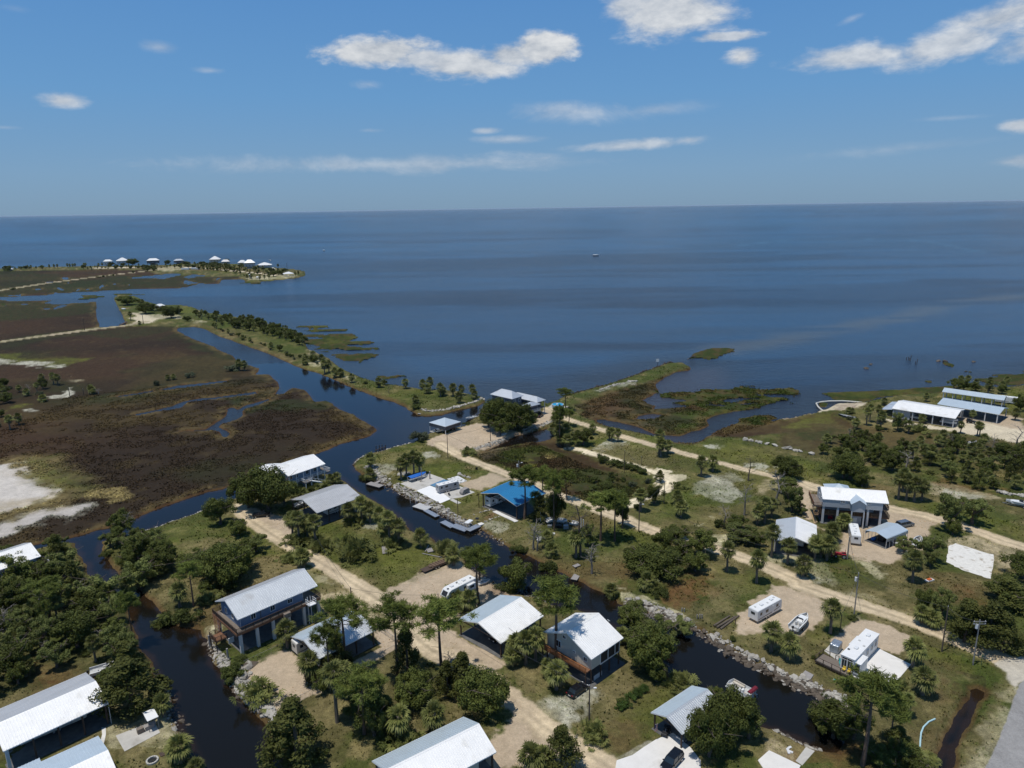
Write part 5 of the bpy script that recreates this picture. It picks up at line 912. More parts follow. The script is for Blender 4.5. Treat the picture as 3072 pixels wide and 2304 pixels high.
def frame(z, A, B, C, h):
 """A, B = ends of the near eave at height h, C = far eave corner on B's side; gives centre, angle, length, width"""
 a, b, c = g(z, *A, h), g(z, *B, h), g(z, *C, h); ex = Vector((b.x - a.x, b.y - a.y, 0)); L = ex.length; ex.normalize(); ey = Vector((-ex.y, ex.x, 0))
 w = (c - b).dot(ey); s = 1 if w > 0 else -1; W = abs(w); ctr = (a + b) / 2 + ey * w / 2; ang = math.atan2(ex.y, ex.x)
 hx, hy = ex * L / 2, ey * W / 2; KEEPOUT.append(np.array([(q.x, q.y) for q in (ctr - hx - hy, ctr + hx - hy, ctr + hx + hy, ctr - hx + hy)]))
 gz = ground_z(ctr.x, ctr.y); print('frame %s L=%.1f W=%.1f ang=%.0f side=%d' % (z, L, W, math.degrees(ang), s))
 return Vector((ctr.x, ctr.y, max(gz, -.5))), ang, L, W, s
def vframe(z, a, b, Lw=None, zoff=0.0):
 """vehicle: a = rear centre, b = front centre on the ground"""
 a, b = g(z, *a, 0), g(z, *b, 0); d = b - a; c = (a + b) / 2; gz = max(ground_z(c.x, c.y), WATER); return Vector((c.x, c.y, gz + zoff)), math.atan2(d.y, d.x), d.length
def slope(parent, name, x0, x1, ye, ze, yr, zr, m, rib=.45, t=.05, ribh=.075):
 """one roof slope as a profiled metal sheet with standing ribs, eave (ye,ze) to ridge (yr,zr)"""
 mb = MB(); n = max(2, int((x1 - x0) / rib)) if rib else 1; prof = []
 d = Vector((0, yr - ye, zr - ze)).normalized(); nrm = Vector((0,-d.z, d.y)); nrm = nrm if nrm.z > 0 else -nrm
 mb.slab([(x0, ye, ze),(x1, ye, ze),(x1, yr, zr),(x0, yr, zr)], t)
 if rib:
  for i in range(n + 1):
   x = x0 + (x1 - x0) * i / n; w = .055; q = nrm * ribh
   mb.add([(x - w, ye, ze),(x + w, ye, ze),(x + w, yr, zr),(x - w, yr, zr),(x - w * .6, ye + q.y, ze + q.z),(x + w * .6, ye + q.y, ze + q.z),(x + w * .6, yr + q.y, zr + q.z),(x - w * .6, yr + q.y, zr + q.z)],
     [(4,5,6,7),(0,1,5,4),(1,2,6,5),(3,0,4,7),(2,3,7,6)])
 return mb.build(name, m, parent)
def gable(t, L, W, h, rise, m, rib=.45, over=0, trim=trimw, x0=None, x1=None, m2=None):
 """pitched roof over the footprint L x W (eave to eave), as part 'roof' with its two slopes, ridge cap and trim"""
 x0 = -L / 2 if x0 is None else x0; x1 = L / 2 if x1 is None else x1
 r = MB().box(x0 + .15, x1 - .15,-.05,.05, h + rise - .35, h + rise - .08).build('roof', m, t)
 slope(r, 'roof_slope', x0, x1,-W / 2, h, -.002, h + rise, m, rib); slope(r, 'roof_slope', x0, x1, W / 2, h, .002, h + rise, m2 or m, rib)  # m2: far slope in a duller metal, its weaker light painted in
 c = MB()
 c.add([(x0 - .02,-.22, h + rise - .05),(x1 + .02,-.22, h + rise - .05),(x1 + .02,0, h + rise + .05),(x0 - .02,0, h + rise + .05),(x1 + .02,.22, h + rise - .05),(x0 - .02,.22, h + rise - .05)], [(0,1,2,3),(3,2,4,5)])
 c.build('ridge_cap', m, r)
 f = MB()
 for x in (x0 - .03, x1 + .03):
  for s in (-1,1): f.bar((x, s * W / 2, h - .08),(x, s * .02, h + rise - .08), .05,.2)
 for s in (-1,1): f.bar((x0, s * (W / 2 + .03), h - .08),(x1, s * (W / 2 + .03), h - .08), .05,.17)
 f.build('fascia', trim, r); return r
def hip(t, L, W, h, rise, m, name='roof', c=(0,0), ridge=None, trim=trimw, thick=.12):
 rl = (max(L - W, 0) if ridge is None else ridge) / 2; cx, cy = c; mb = MB(); a, b = L / 2, W / 2
 V = [(cx - a, cy - b, h),(cx + a, cy - b, h),(cx + a, cy + b, h),(cx - a, cy + b, h),(cx - rl, cy, h + rise),(cx + rl, cy, h + rise)] + [(cx + i * a, cy + j * b, h - thick) for i, j in ((-1,-1),(1,-1),(1,1),(-1,1))]
 mb.add(V, [(0,1,5,4),(1,2,5),(2,3,4,5),(3,0,4),(9,8,7,6),(0,6,7,1),(1,7,8,2),(2,8,9,3),(3,9,6,0)])
 o = mb.build(name, m, t); f = MB()
 for p, q in ((0,4),(1,5),(2,5),(3,4),(4,5)): f.bar(V[p], V[q], .14,.06)
 f.build('ridge_cap', m, o); e = MB()
 for i in range(4): e.bar(Vector(V[6 + i]) + Vector((0,0,.02)), Vector(V[6 + (i + 1) % 4]) + Vector((0,0,.02)), .07,.2)
 e.build('fascia', trim, o); return o
def posts(t, pts, z0, z1, w, m, name='post'):
 me = None
 for x, y in pts:
  if me is None: me = MB().box(-w / 2, w / 2,-w / 2, w / 2,0,1).mesh(name, m)
  o = link(name, me, t, (x, y, z0)); o.scale = (1,1, z1 - z0)
def windowp(t, x, y, z, w, h, face='y-', m=None, fm=None):
 """framed window set on a wall: face names the outward direction"""
 s = 1 if face[1] == '+' else -1
 def bx(mb, a0, a1, z0, z1, d0, d1):
  if face[0] == 'y': mb.box(x + a0, x + a1, y + s * d0, y + s * d1, z0, z1)
  else: mb.box(x + s * d0, x + s * d1, y + a0, y + a1, z0, z1)
 f = MB(); e = .09
 bx(f, -w / 2 - e, w / 2 + e, z - e, z, -.02,.07); bx(f, -w / 2 - e, w / 2 + e, z + h, z + h + e, -.02,.07)
 bx(f, -w / 2 - e, -w / 2, z, z + h, -.02,.07); bx(f, w / 2, w / 2 + e, z, z + h, -.02,.07); bx(f, -.03,.03, z, z + h, -.02,.05)
 fo = f.build('window', fm or trimw, t); p = MB(); bx(p, -w / 2, w / 2, z, z + h, .0,.03); p.build('pane', m or glass, fo); return fo
def doorp(t, x, y, z, w, h, face='y-', m=None):
 s = 1 if face[1] == '+' else -1; p = MB(); q = MB()
 if face[0] == 'y': p.box(x - w / 2, x + w / 2, y - .02 * s, y + s * .06, z, z + h); q.box(x + w * .32, x + w * .4, y + s * .061, y + s * .1, z + h * .45, z + h * .5)
 else: p.box(x - .02 * s, x + s * .06, y - w / 2, y + w / 2, z, z + h); q.box(x + s * .061, x + s * .1, y + w * .32, y + w * .4, z + h * .45, z + h * .5)
 d = p.build('door', m or trimw, t); q.build('handle', steel, d); return d
def railing(t, pts, z, m, h=1.0, sp=1.5, bal=.16, name='railing'):
 """rail run with posts, top and bottom rail and balusters, as one part"""
 mb = MB()
 for a, b in zip(pts[:-1], pts[1:]):
  A, B = Vector((a[0], a[1], z)), Vector((b[0], b[1], z)); L = (B - A).length; n = max(1, round(L / sp)); U = Vector((0,0,1))
  for i in range(n + 1): p = A.lerp(B, i / n); mb.bar(p, p + U * (h + .06), .11)
  mb.bar(A + U * h, B + U * h, .12,.05); mb.bar(A + U * .12, B + U * .12,.05,.07)
  k = int(L / bal) if bal else 0
  for i in range(1, k): p = A.lerp(B, i / k); mb.bar(p + U * .12, p + U * h, .035)
 return mb.build(name, m, t)
def deckp(t, x0, x1, y0, y1, z, m, name='deck', along='x', bw=.28):
 """deck boards with gaps on joists"""
 mb = MB(); n = max(1, int(((y1 - y0) if along == 'x' else (x1 - x0)) / bw))
 for i in range(n):
  if along == 'x': a = y0 + (y1 - y0) * i / n; mb.box(x0, x1, a, a + (y1 - y0) / n - .025, z - .05, z)
  else: a = x0 + (x1 - x0) * i / n; mb.box(a, a + (x1 - x0) / n - .025, y0, y1, z - .05, z)
 mb.box(x0, x1, y0 + .02, y0 + .08, z - .3, z - .052); mb.box(x0, x1, y1 - .08, y1 - .02, z - .3, z - .052); mb.box(x0 + .02, x0 + .08, y0 + .09, y1 - .09, z - .3, z - .052); mb.box(x1 - .08, x1 - .02, y0 + .09, y1 - .09, z - .3, z - .052)
 return mb.build(name, m, t)
def walls(t, x0, x1, y0, y1, z0, z1, m, gable_rise=0, gw=None, lap=.22, faces='NSEW'):
 """four clad walls with lap boards proud of each other; gable ends get their triangle"""
 def wall(a, b, nx, ny, gab):
  mb = MB(); A, B = Vector((*a, 0)), Vector((*b, 0)); nn = Vector((nx, ny, 0)); n = max(1, int((z1 - z0) / lap))
  for i in range(n):
   za, zb = z0 + (z1 - z0) * i / n, z0 + (z1 - z0) * (i + 1) / n
   lo, hi = nn * .035, nn * .012
   mb.add([A + lo + Vector((0,0, za)), B + lo + Vector((0,0, za)), B + hi + Vector((0,0, zb)), A + hi + Vector((0,0, zb)), A + hi * 0 + Vector((0,0, za)), B + Vector((0,0, za))], [(0,1,2,3),(4,5,1,0)])
  if gab:
   c = (A + B) / 2; q = nn * .012; mb.add([A + q + Vector((0,0, z1)), B + q + Vector((0,0, z1)), c + q + Vector((0,0, z1 + gab))], [(0,1,2)])
  mb.build('wall', m, t)
 wall((x0, y0),(x1, y0), 0,-1,0); wall((x1, y1),(x0, y1), 0,1,0); wall((x1, y0),(x1, y1), 1,0, gable_rise); wall((x0, y1),(x0, y0), -1,0, gable_rise)
 MB().box(x0 + .02, x1 - .02, y0 + .02, y1 - .02, z0, z1).build('floor', m, t)
def stairs(t, a, b, w, m, name='stairs'):
 """flight from a (top) to b (foot), treads across width w"""
 A, B = Vector(a), Vector(b); d = B - A; n = max(3, int(abs(d.z) / .19)); hz = Vector((d.x, d.y, 0)).normalized(); sd = Vector((-hz.y, hz.x, 0)); mb = MB()
 for s in (-1,1): mb.bar(A + sd * s * w / 2 - Vector((0,0,.2)), B + sd * s * w / 2 + Vector((0,0,.05)), .06,.28); mb.bar(A + sd * s * w / 2 + Vector((0,0,.95)), B + sd * s * w / 2 + Vector((0,0,.95)), .07,.06)
 for i in range(n + 1):
  p = A.lerp(B, i / n); mb.bar(p - sd * w / 2, p + sd * w / 2,.28,.05)
  if i % 3 == 0:
   for s in (-1,1): q = p + sd * s * w / 2; mb.bar(q, q + Vector((0,0,.95)), .07)
 return mb.build(name, m, t)
# ------------------------------------------------------------------ vehicles and boats
def wheel_mesh(r=.36, w=.24):
 mb = MB(); n = 14
 for x in (0,):
  vs = []
  for y in (-w / 2, w / 2): vs += [(math.cos(2 * math.pi * k / n) * r, y, math.sin(2 * math.pi * k / n) * r) for k in range(n)]
  mb.add(vs, [tuple(range(n)), tuple(range(2 * n - 1, n - 1,-1))] + [(k, n + k, n + (k + 1) % n, (k + 1) % n) for k in range(n)])
 return mb
WM = wheel_mesh().mesh('wheel', rubber); RM = wheel_mesh(.2,.26).mesh('rim', alu)
def wheels(t, pts, r=.36):
 for x, y in pts:
  o = link('wheel', WM, t, (x, y, r)); o.scale = (r / .36,1, r / .36); link('rim', RM, o)
def rv(label, z, a, b, W=2.5, H=3.2, skin=rvwhite, style='box', L=None, zoff=0.0, group='travel trailers', slide=None, roofm=None, name='travel_trailer', stripes=True, nose=True):
 c, ang, Lm = vframe(z, a, b); L = L or Lm; c.z += zoff; t = thing(name, label, 'trailer', c, ang, group); x0, x1 = -L / 2, L / 2; z0 = .55
 if style == 'wedge': prof = [(x0, z0),(x1 - 1.3, z0),(x1 - .25, z0 + .5),(x1, z0 + 1.1),(x1 - .9, H - .25),(x1 - 1.5, H),(x0 + .1, H),(x0, H - .15)]
 elif style == 'fifth': prof = [(x0, z0),(x1 - 2.4, z0),(x1 - 2.2, z0 + .9),(x1 - .1, z0 + 1.0),(x1, z0 + 1.3),(x1 - .35, H - .2),(x1 - .7, H),(x0 + .1, H),(x0, H - .15)]
 else: prof = [(x0 + .1, z0),(x1 - .35, z0),(x1, z0 + .35),(x1 - .12, H - .35),(x1 - .4, H),(x0 + .12, H),(x0, H - .15),(x0, z0 + .15)]
 o = MB().prism(prof, -W / 2, W / 2).build('body', skin, t); fixn(o); bevel(o, .08,2,30)
 xr = x1 - (1.55 if style == 'wedge' else .75 if style == 'fifth' else .45)
 MB().box(x0 + .12, xr, -W / 2 + .1, W / 2 - .1, H + .004, H + .03).build('roof', roofm or rvroof, t)
 for fx in (-.18,.22): bevel(MB().box(L * fx - .45, L * fx + .45,-.35,.35, H + .03, H + .30).build('air_conditioner', rvwhite if skin is not rvcream else rvcream, t), .06)
 for fx, fy in ((-.38,.3),(.02,-.35),(.36,.2)): MB().box(L * fx - .2, L * fx + .2, fy - .2, fy + .2, H + .03, H + .13).build('roof_vent', black if style == 'wedge' else gelin, t)
 for s in (-1,1):
  for fx, w_ in ((-.36,.7),(-.12,1.0),(.12,.5),(.30,.8)):
   x = L * fx; f = MB(); y = s * (W / 2 + .012); f.box(x - w_ / 2, x + w_ / 2, s * W / 2 - .01 * s, y, 1.75,2.45); w = f.build('window', black, t); MB().box(x - w_ / 2 + .06, x + w_ / 2 - .06, y, y + s * .012,1.81,2.39).build('pane', glass, w)
  if stripes:
   m = MB(); y = s * (W / 2 + .006); m.add([(x0 + .3, y, 1.05),(L * .1, y, 1.2),(x1 - .7, y, 1.55),(x1 - .7, y, 1.35),(L * .1, y, .98),(x0 + .3, y, .85)], [(0,1,2,3,4,5)] if s > 0 else [(5,4,3,2,1,0)]); m.build('stripe', stripe, t)
 MB().box(x0 - .03, x0,-.5,.5,1.9,2.5).build('rear_window', glass, t); doorp(t, L * .02 + .9,-W / 2,.8,.7,1.85, 'y-', skin)
 if style == 'wedge': o = MB().add([(x1 - .93,-.85, H - .33),(x1 - .08,-.85, z0 + 1.3),(x1 - .08,.85, z0 + 1.3),(x1 - .93,.85, H - .33),(x1 - .88,-.85, H - .30),(x1 - .03,-.85, z0 + 1.33),(x1 - .03,.85, z0 + 1.33),(x1 - .88,.85, H - .30)], [(4,5,6,7),(0,1,5,4),(1,2,6,5),(2,3,7,6),(3,0,4,7)]).build('windscreen', black, t)
 if slide:
  for sx, sl, side in slide: q = MB().box(sx - sl / 2, sx + sl / 2, side * W / 2 + side * .005, side * (W / 2 + .8), 1.05, H - .5).build('slide_out', skin, t); bevel(q, .05); MB().box(sx - .6, sx + .6, side * (W / 2 + .8), side * (W / 2 + .83), 1.7,2.3).build('pane', glass, q)
 wheels(t, [(x, s * (W / 2 - .14)) for x in (-.55 - L * .06,.3 - L * .06) for s in (-1,1)])
 ml = MB(); zz = z0 + .05
 if style != 'fifth': ml.bar((x1 - .3,-.5, zz),(x1 + .9,0, zz), .1).bar((x1 - .3,.5, zz),(x1 + .9,0, zz), .1).bar((x1 + .6,0, zz),(x1 + .6,0,.02), .09)
 if ml.v: ml.build('hitch', black, t)
 else: [MB().bar((x1 - 1.6, s * .8, z0 + .9),(x1 - 1.6, s * .8,0), .09).build('landing_leg', black, t) for s in (-1,1)]
 return t
def car(label, z, a, b, paint, L=4.7, W=1.9, kind='suv', name='parked_car', cat='car', zoff=0):
 c, ang, _ = vframe(z, a, b); c.z += zoff; t = thing(name, label, cat, c, ang); x0, x1 = -L / 2, L / 2
 if kind == 'pickup': bod = [(x0,.45),(x1 - .1,.40),(x1,.6),(x1 - .05,.95),(x1 - 1.3,1.12),(x1 - 1.4,1.14),(x0,1.14)]; cab = (x0 + 2.0, x1 - 1.25, x0 + 2.15, x1 - 1.95); top = 1.85
 elif kind == 'sedan': bod = [(x0,.45),(x0 + .2,.28),(x1 - .2,.28),(x1,.5),(x1 - .1,.78),(x1 - 1.2,.95),(x0 + .5,1.0),(x0 + .02,.92)]; cab = (x0 + .45, x1 - 1.15, x0 + 1.1, x1 - 1.95); top = 1.46
 else: bod = [(x0,.5),(x0 + .15,.32),(x1 - .2,.32),(x1,.55),(x1 - .06,.9),(x1 - 1.15,1.08),(x0 + .05,1.12)]; cab = (x0 + .08, x1 - 1.1, x0 + .35, x1 - 1.85); top = 1.75
 o = MB().prism(bod, -W / 2, W / 2).build('body', paint, t); fixn(o); bevel(o, .12,3,25)
 zb = 1.0 if kind == 'sedan' else 1.1; i = .22; V = []
 for zz, (xa, xb), ins in ((zb - .1, cab[:2], .06),(top, cab[2:], i)):
  V += [(xa, -W / 2 + ins, zz),(xb, -W / 2 + ins, zz),(xb, W / 2 - ins, zz),(xa, W / 2 - ins, zz)]
 o = MB().add(V, [(3,2,1,0),(4,5,6,7),(0,1,5,4),(1,2,6,5),(2,3,7,6),(3,0,4,7)]).build('cabin_glass', glass, t); bevel(o, .05,2)
 o = MB().box(cab[2] - .02, cab[3] + .02,-W / 2 + i - .02, W / 2 - i + .02, top - .03, top + .05).build('roof', paint, t); bevel(o, .04,2)
 p = MB()
 for s in (-1,1):
  lo = lambda x: (x, s * (W / 2 - .055), zb - .05); hi = lambda x: (x, s * (W / 2 - i + .005), top)
  p.bar(lo(cab[1]), hi(cab[3]), .07); p.bar(lo(cab[0]), hi(cab[2]), .09); p.bar(lo((cab[0] + cab[1]) / 2), hi((cab[2] + cab[3]) / 2), .08)
 p.build('pillars', paint, t)
 if kind == 'pickup': MB().box(x0 + .1, x0 + 1.95,-W / 2 + .12, W / 2 - .12,1.142,1.16).build('truck_bed', black, t)
 for s in (-1,1):
  MB().box(x1 - .14, x1 - .01, s * (W / 2 - .45), s * (W / 2 - .12), .66,.82).build('headlight', lampw, t); MB().box(x0 - .012, x0 + .05, s * (W / 2 - .38), s * (W / 2 - .1), .75,.95).build('tail_light', redp, t)
  MB().box(cab[1] - .3, cab[1] - .1, s * (W / 2 + .0), s * (W / 2 + .18), 1.0,1.15).build('mirror', paint, t)
 MB().box(x0 - .02, x0 + .02,-.28,.28,.55,.68).build('licence_plate', lampw, t); wheels(t, [(x, s * (W / 2 - .1)) for x in (x0 + .85, x1 - .85) for s in (-1,1)]); return t
def hull(t, L, W, H, m=gel, inner=gelin, name='hull', fl=.28, n=14, open_=True):
 """boat hull lofted from stations, with gunwale and a sunken cockpit"""
 rings = []
 for i in range(n + 1):
  f = i / n; x = -L / 2 + L * f; b = W / 2 * (1 - max(0,(f - .45) / .55) ** 2.4) + .02; kz = .0 + .45 * H * max(0,(f - .6) / .4) ** 2; sz = H * (1 + .22 * f ** 2)
  ins = min(.16, b * .5); fz = fl * H + (.0 if f < .8 else (f - .8) * H * 2.2)
  rings.append([(x, 0, kz),(x, b * .78, kz + H * .28),(x, b, sz),(x, b - ins, sz + .02),(x, max(b - ins - .03,.01), min(fz, sz)),(x, 0, min(fz, sz))])
 mb = MB(); mi = MB()
 for s in (1,-1):
  for i in range(n):
   for k in range(5):
    q = [rings[i][k], rings[i + 1][k], rings[i + 1][k + 1], rings[i][k + 1]]; q = [(p[0], p[1] * s, p[2]) for p in q]; (mb if k < 3 else mi).add(q, [(0,1,2,3) if s < 0 else (3,2,1,0)])
  q = [(p[0], p[1] * s, p[2]) for p in rings[0]]; mb.add(q[:4] + q[4:], [tuple(range(6)) if s > 0 else tuple(range(5,-1,-1))])
 o = mb.build(name, m, t, smooth=False); mi.build('cockpit', inner, o); return o
def outboard(t, x, y=0, z=.5, m=black):
 o = bevel(MB().box(x - .45, x - .05, y - .18, y + .18, z + .2, z + .75).build('outboard_motor', m, t), .08); MB().box(x - .32, x - .15, y - .06, y + .06, z - .7, z + .22).bar((x - .24, y - .18, z - .55),(x - .24, y + .18, z - .55), .05).build('motor_leg', m, o)
def boat(label, z, a, b, W=2.3, H=.95, style='console', zoff=0.0, trailer=False, name='motor_boat', group=None, L=None, tarp=None, m=gel):
 c, ang, Lm = vframe(z, a, b); L = L or Lm; c.z += zoff; t = thing(name, label, 'boat', c, ang, group); up = .55 if trailer else 0
 o = hull(t, L, W, H, m); o.location.z = up; Z = up + H * .28
 if tarp:
  mb = MB(); n = 10; 
  for i in range(n):
   f0, f1 = i / n, (i + 1) / n; rr = []
   for f in (f0, f1): x = -L / 2 + L * f; bb = W / 2 * (1 - max(0,(f - .45) / .55) ** 2.4) + .06; sz = up + H * (1 + .22 * f * f) + .03; pk = sz + .55 * math.sin(math.pi * min(1, f * 1.1 + .1)) ** .6 if f < .95 else sz + .05; rr += [(x, -bb, sz - .25),(x, -bb, sz),(x, 0, pk),(x, bb, sz),(x, bb, sz - .25)]
   mb.add(rr, [(k, k + 5, k + 6, k + 1) for k in range(4)])
  fixn(mb.build('tarpaulin', tarp, t))
 elif style == 'console':
  q = bevel(MB().box(-.45,.35,-.4,.4, Z, Z + .95).build('console', gel, t), .1); MB().add([(.36,-.42, Z + .9),(.36,.42, Z + .9),(.08,.38, Z + 1.35),(.08,-.38, Z + 1.35)], [(0,1,2,3)]).build('windscreen', glass, q)
  bevel(MB().box(-1.25,-.75,-.42,.42, Z, Z + .7).build('seat', gel, t), .06); bevel(MB().box(L * .22, L * .3,-.3,.3, Z, Z + .45).build('seat', gel, t), .05)
 elif style == 'cuddy':
  mb = MB(); mb.prism([(-.6, Z),(-.5, Z + .75),(.1, Z + 1.0),(L * .30, up + H + .1),(L * .36, up + H * .9),(L * .30, Z)], -W * .34, W * .34); q = fixn(mb.build('cabin', gel, t)); bevel(q, .08)
  MB().add([(.35,-.62, Z + .98),(.35,.62, Z + .98),(-.05,.58, Z + 1.42),(-.05,-.58, Z + 1.42)], [(0,1,2,3)]).add([(.35,.62, Z + .98),(-.7,.72, Z + .85),(-.7,.68, Z + 1.2),(-.05,.58, Z + 1.42)], [(0,1,2,3)]).add([(.35,-.62, Z + .98),(-.7,-.72, Z + .85),(-.7,-.68, Z + 1.2),(-.05,-.58, Z + 1.42)], [(3,2,1,0)]).build('windscreen', glass, t)
  for s in (-1,1): bevel(MB().box(-1.3,-.8, s * .62, s * .22, Z, Z + .8).build('seat', gelin, t), .05)
  MB().box(-L * .42,-L * .3,-W * .3, W * .3, Z, Z + .5).build('bench', gelin, t)
 elif style == 'skiff':
  for fx in (-.25,.02): MB().box(L * fx - .2, L * fx + .2,-W / 2 + .15, W / 2 - .15, Z + .25, Z + .33).build('bench', gelin, t)
 outboard(t, -L / 2,0, up + H * .55)
 if trailer:
  f = MB(); f.bar((-L * .4,-.6,.42),(L * .28,-.6,.42), .1).bar((-L * .4,.6,.42),(L * .28,.6,.42), .1).bar((L * .28,-.6,.42),(L * .62,0,.42), .1).bar((L * .28,.6,.42),(L * .62,0,.42), .1)
  for x in (-L * .35,-.4, L * .2): f.bar((x, -.9,.45),(x, .9,.45), .08)
  f.bar((L * .5,0,.42),(L * .5,0,1.2), .08).bar((L * .58,0,.42),(L * .58,0,0), .07).build('trailer_frame', steel, t); wheels(t, [(-L * .12, s * 1.05) for s in (-1,1)], .33)
 return t
def pontoon(label, z, a, b, W=2.5):
 c, ang, L = vframe(z, a, b); c.z = WATER; t = thing('pontoon_boat', label, 'boat', c, ang)
 for s in (-1,1): MB().tube([(-L / 2, s * .85,.1),(L / 2 - .9, s * .85,.1),(L / 2 - .3, s * .85,.22),(L / 2, s * .85,.4)], [.32,.32,.22,.05], 12).build('pontoon', alu, t)
 MB().box(-L / 2 + .1, L / 2 - .1,-W / 2, W / 2,.45,.55).build('deck', gelin, t); r = MB(); h = 1.15
 R_ = [(-L / 2 + .9,-W / 2 + .05),(L / 2 - .4,-W / 2 + .05),(L / 2 - .15,0),(L / 2 - .4, W / 2 - .05),(-L / 2 + .9, W / 2 - .05)]
 for p, q in zip(R_[:-1], R_[1:]): r.add([(*p, .56),(*q, .56),(*q, h),(*p, h)], [(0,1,2,3)]); r.bar((*p, h),(*q, h), .06); r.bar((*p, .55),(*p, h), .06)
 r.build('fence_panel', gel, t)
 for x0, x1, y0, y1 in ((-.2,2.2,-1.1,-.55),(.9,2.4,.55,1.1),(-2.4,-1.2,.5,1.1),(-2.5,-1.5,-1.1,-.5)):
  q = bevel(MB().box(x0, x1, y0, y1,.56,.95).build('seat', leather, t), .06); MB().box(x0, x1, y0 if y0 < 0 else y1 - .15, y0 + .15 if y0 < 0 else y1,.95,1.3).build('backrest', leather, q)
 q = bevel(MB().box(-.9,-.3,.3,1.0,.56,1.5).build('console', gel, t), .06); MB().box(-.5,-.45,.4,.9,1.5,1.8).build('windscreen', glass, q)
 MB().tube([(-1.6,-1.15,.6),(-2.3,-1.15,1.9),(-2.3,1.15,1.9),(-1.6,1.15,.6)], .03,6).build('canopy_frame', alu, t); MB().prism([(-2.75,1.82),(-2.6,2.08),(-2.1,2.12),(-1.9,1.9)], -1.25,1.25).build('canopy', maroon, t)
 outboard(t, -L / 2 + .1,0,.5); return t
def dock(label, z, a, b, W, m=greywood, zt=-.25, ramp=None, name='floating_dock', group=None, rail=None):
 A, B = g(z, *a, zt), g(z, *b, zt); c = (A + B) / 2; d = B - A; L = d.length; t = thing(name, label, 'dock', (c.x, c.y, WATER - .1), math.atan2(d.y, d.x), group); dz = zt - (WATER - .1)
 fl = MB().box(-L / 2 + .1, L / 2 - .1,-W / 2 + .05, W / 2 - .05,0, dz - .12).build('float', black, t); n = max(2, int(L / .3)); me = MB().box(0, L / n - .02,-W / 2, W / 2,-.06,0).mesh('plank', m)
 for i in range(n): link('plank', me, t, (-L / 2 + L * i / n, 0, dz))
 MB().box(-L / 2 - .03, L / 2 + .03,-W / 2 - .08,-W / 2 - .01, dz - .16, dz + .02).box(-L / 2 - .03, L / 2 + .03, W / 2 + .01, W / 2 + .08, dz - .16, dz + .02).build('rim_board', m, t)
 if ramp:
  P = g(z, *ramp[0], .05); Q = g(z, *ramp[1], zt); rot = Matrix.Rotation(-math.atan2(d.y, d.x), 4, 'Z'); o = Vector((c.x, c.y, WATER - .1)); p1, q1 = rot @ (P - o), rot @ (Q - o)
  MB().bar(p1, q1,1.1,.1).build('gangway', greywood, t)
 return t
def upole(z, base, top, tx=False, arms=0, grey=False, label='', light=False, r=.15):
 b = g(z, *base, 0); H = top_height(b, z, top[1]); b.z = ground_z(b.x, b.y); t = thing('utility_pole', label, 'pole', b, 0, 'utility poles'); m = polegrey if grey else pole_w
 MB().tube([(0,0,-.3),(0,0, H * .5),(0,0, H)], [r, r * .88, r * .72], 8).build('pole', m, t)
 if tx: o = MB().tube([(-.45,0, H - 1.9),(-.45,0, H - 1.0)], .27,10).build('transformer', lampw if grey else steel, t); MB().bar((-.45,0, H - 1.0),(-.45,0, H - .8), .08).bar((-.45,0, H - 1.5),(0,0, H - 1.5), .06).build('bushing', steel, o)
 if arms:
  for k in range(arms): o = MB().box(-1.3,1.3,-.1,.0, H - .5 - .5 * k, H - .36 - .5 * k).build('crossarm', polegrey, t); [MB().tube([(x, -.05, H - .36 - .5 * k),(x, -.05, H - .2 - .5 * k)], .06,6).build('insulator', lampw, o) for x in (-1.1,0.0,1.1)]
 else: MB().tube([(.0,0, H),(0,0, H + .22)], [.06,.04], 6).build('insulator', lampw, t)
 if light: MB().bar((0,0, H - .8),(.9,0, H - .5), .06).build('bracket', steel, t); bevel(MB().box(.7,1.25,-.16,.16, H - .55, H - .38).build('lamp_head', lampw, t), .05)
 t['h_'] = H; return t
def wire(a, b, label, sag=.9, r=.032):
 A, B = Vector(a), Vector(b); P = [A.lerp(B, i / 14) - Vector((0,0,4 * sag * (i / 14) * (1 - i / 14))) for i in range(15)]
 o = MB().tube([p - A for p in P], r, 4).build('overhead_wire', wirem); o.location = A; return tag(o, label, 'wire', 'overhead wires')
def slab_obj(name, label, z, pts, m, zt=.06, t=.16, kind=None, cat='slab', cuts=0):
 if cuts:
  R = random.Random(3); q = []
  for a, b in zip(pts, pts[1:] + pts[:1]): q += [(a[0] + (b[0] - a[0]) * i / cuts + R.uniform(-4,4), a[1] + (b[1] - a[1]) * i / cuts + R.uniform(-3,3)) for i in range(cuts)]
  pts = q
 P = [g(z, x, y, zt) for x, y in pts]; KEEPOUT.append(np.array([(p.x, p.y) for p in P])); gz = max(ground_z(p.x, p.y) for p in P[:4]); c = sum(P, Vector()) / len(P); mb = MB()
 area = sum(P[i - 1].x * P[i].y - P[i].x * P[i - 1].y for i in range(len(P)))
 if area < 0: P = P[::-1]
 mb.slab([(p.x - c.x, p.y - c.y, max(gz, -.2) + zt) for p in P], t + .2); o = mb.build(name, m); o.location = (c.x, c.y, 0)
 return tag(o, None if kind else label, None if kind else cat, kind=kind)
ZOOM.update({'a': (640,1690,360 / 2133), 'b': (1600,1800,300 / 1778), 'c': (2400,1430,340 / 2212), 'd': (2380,1860,360 / 2212), 'e': (780,1330,320 / 2124), 'f': (1440,1140,320 / 2212), 'h': (0,2050,360 / 2212), 'i': (1180,1360,380 / 2212)})
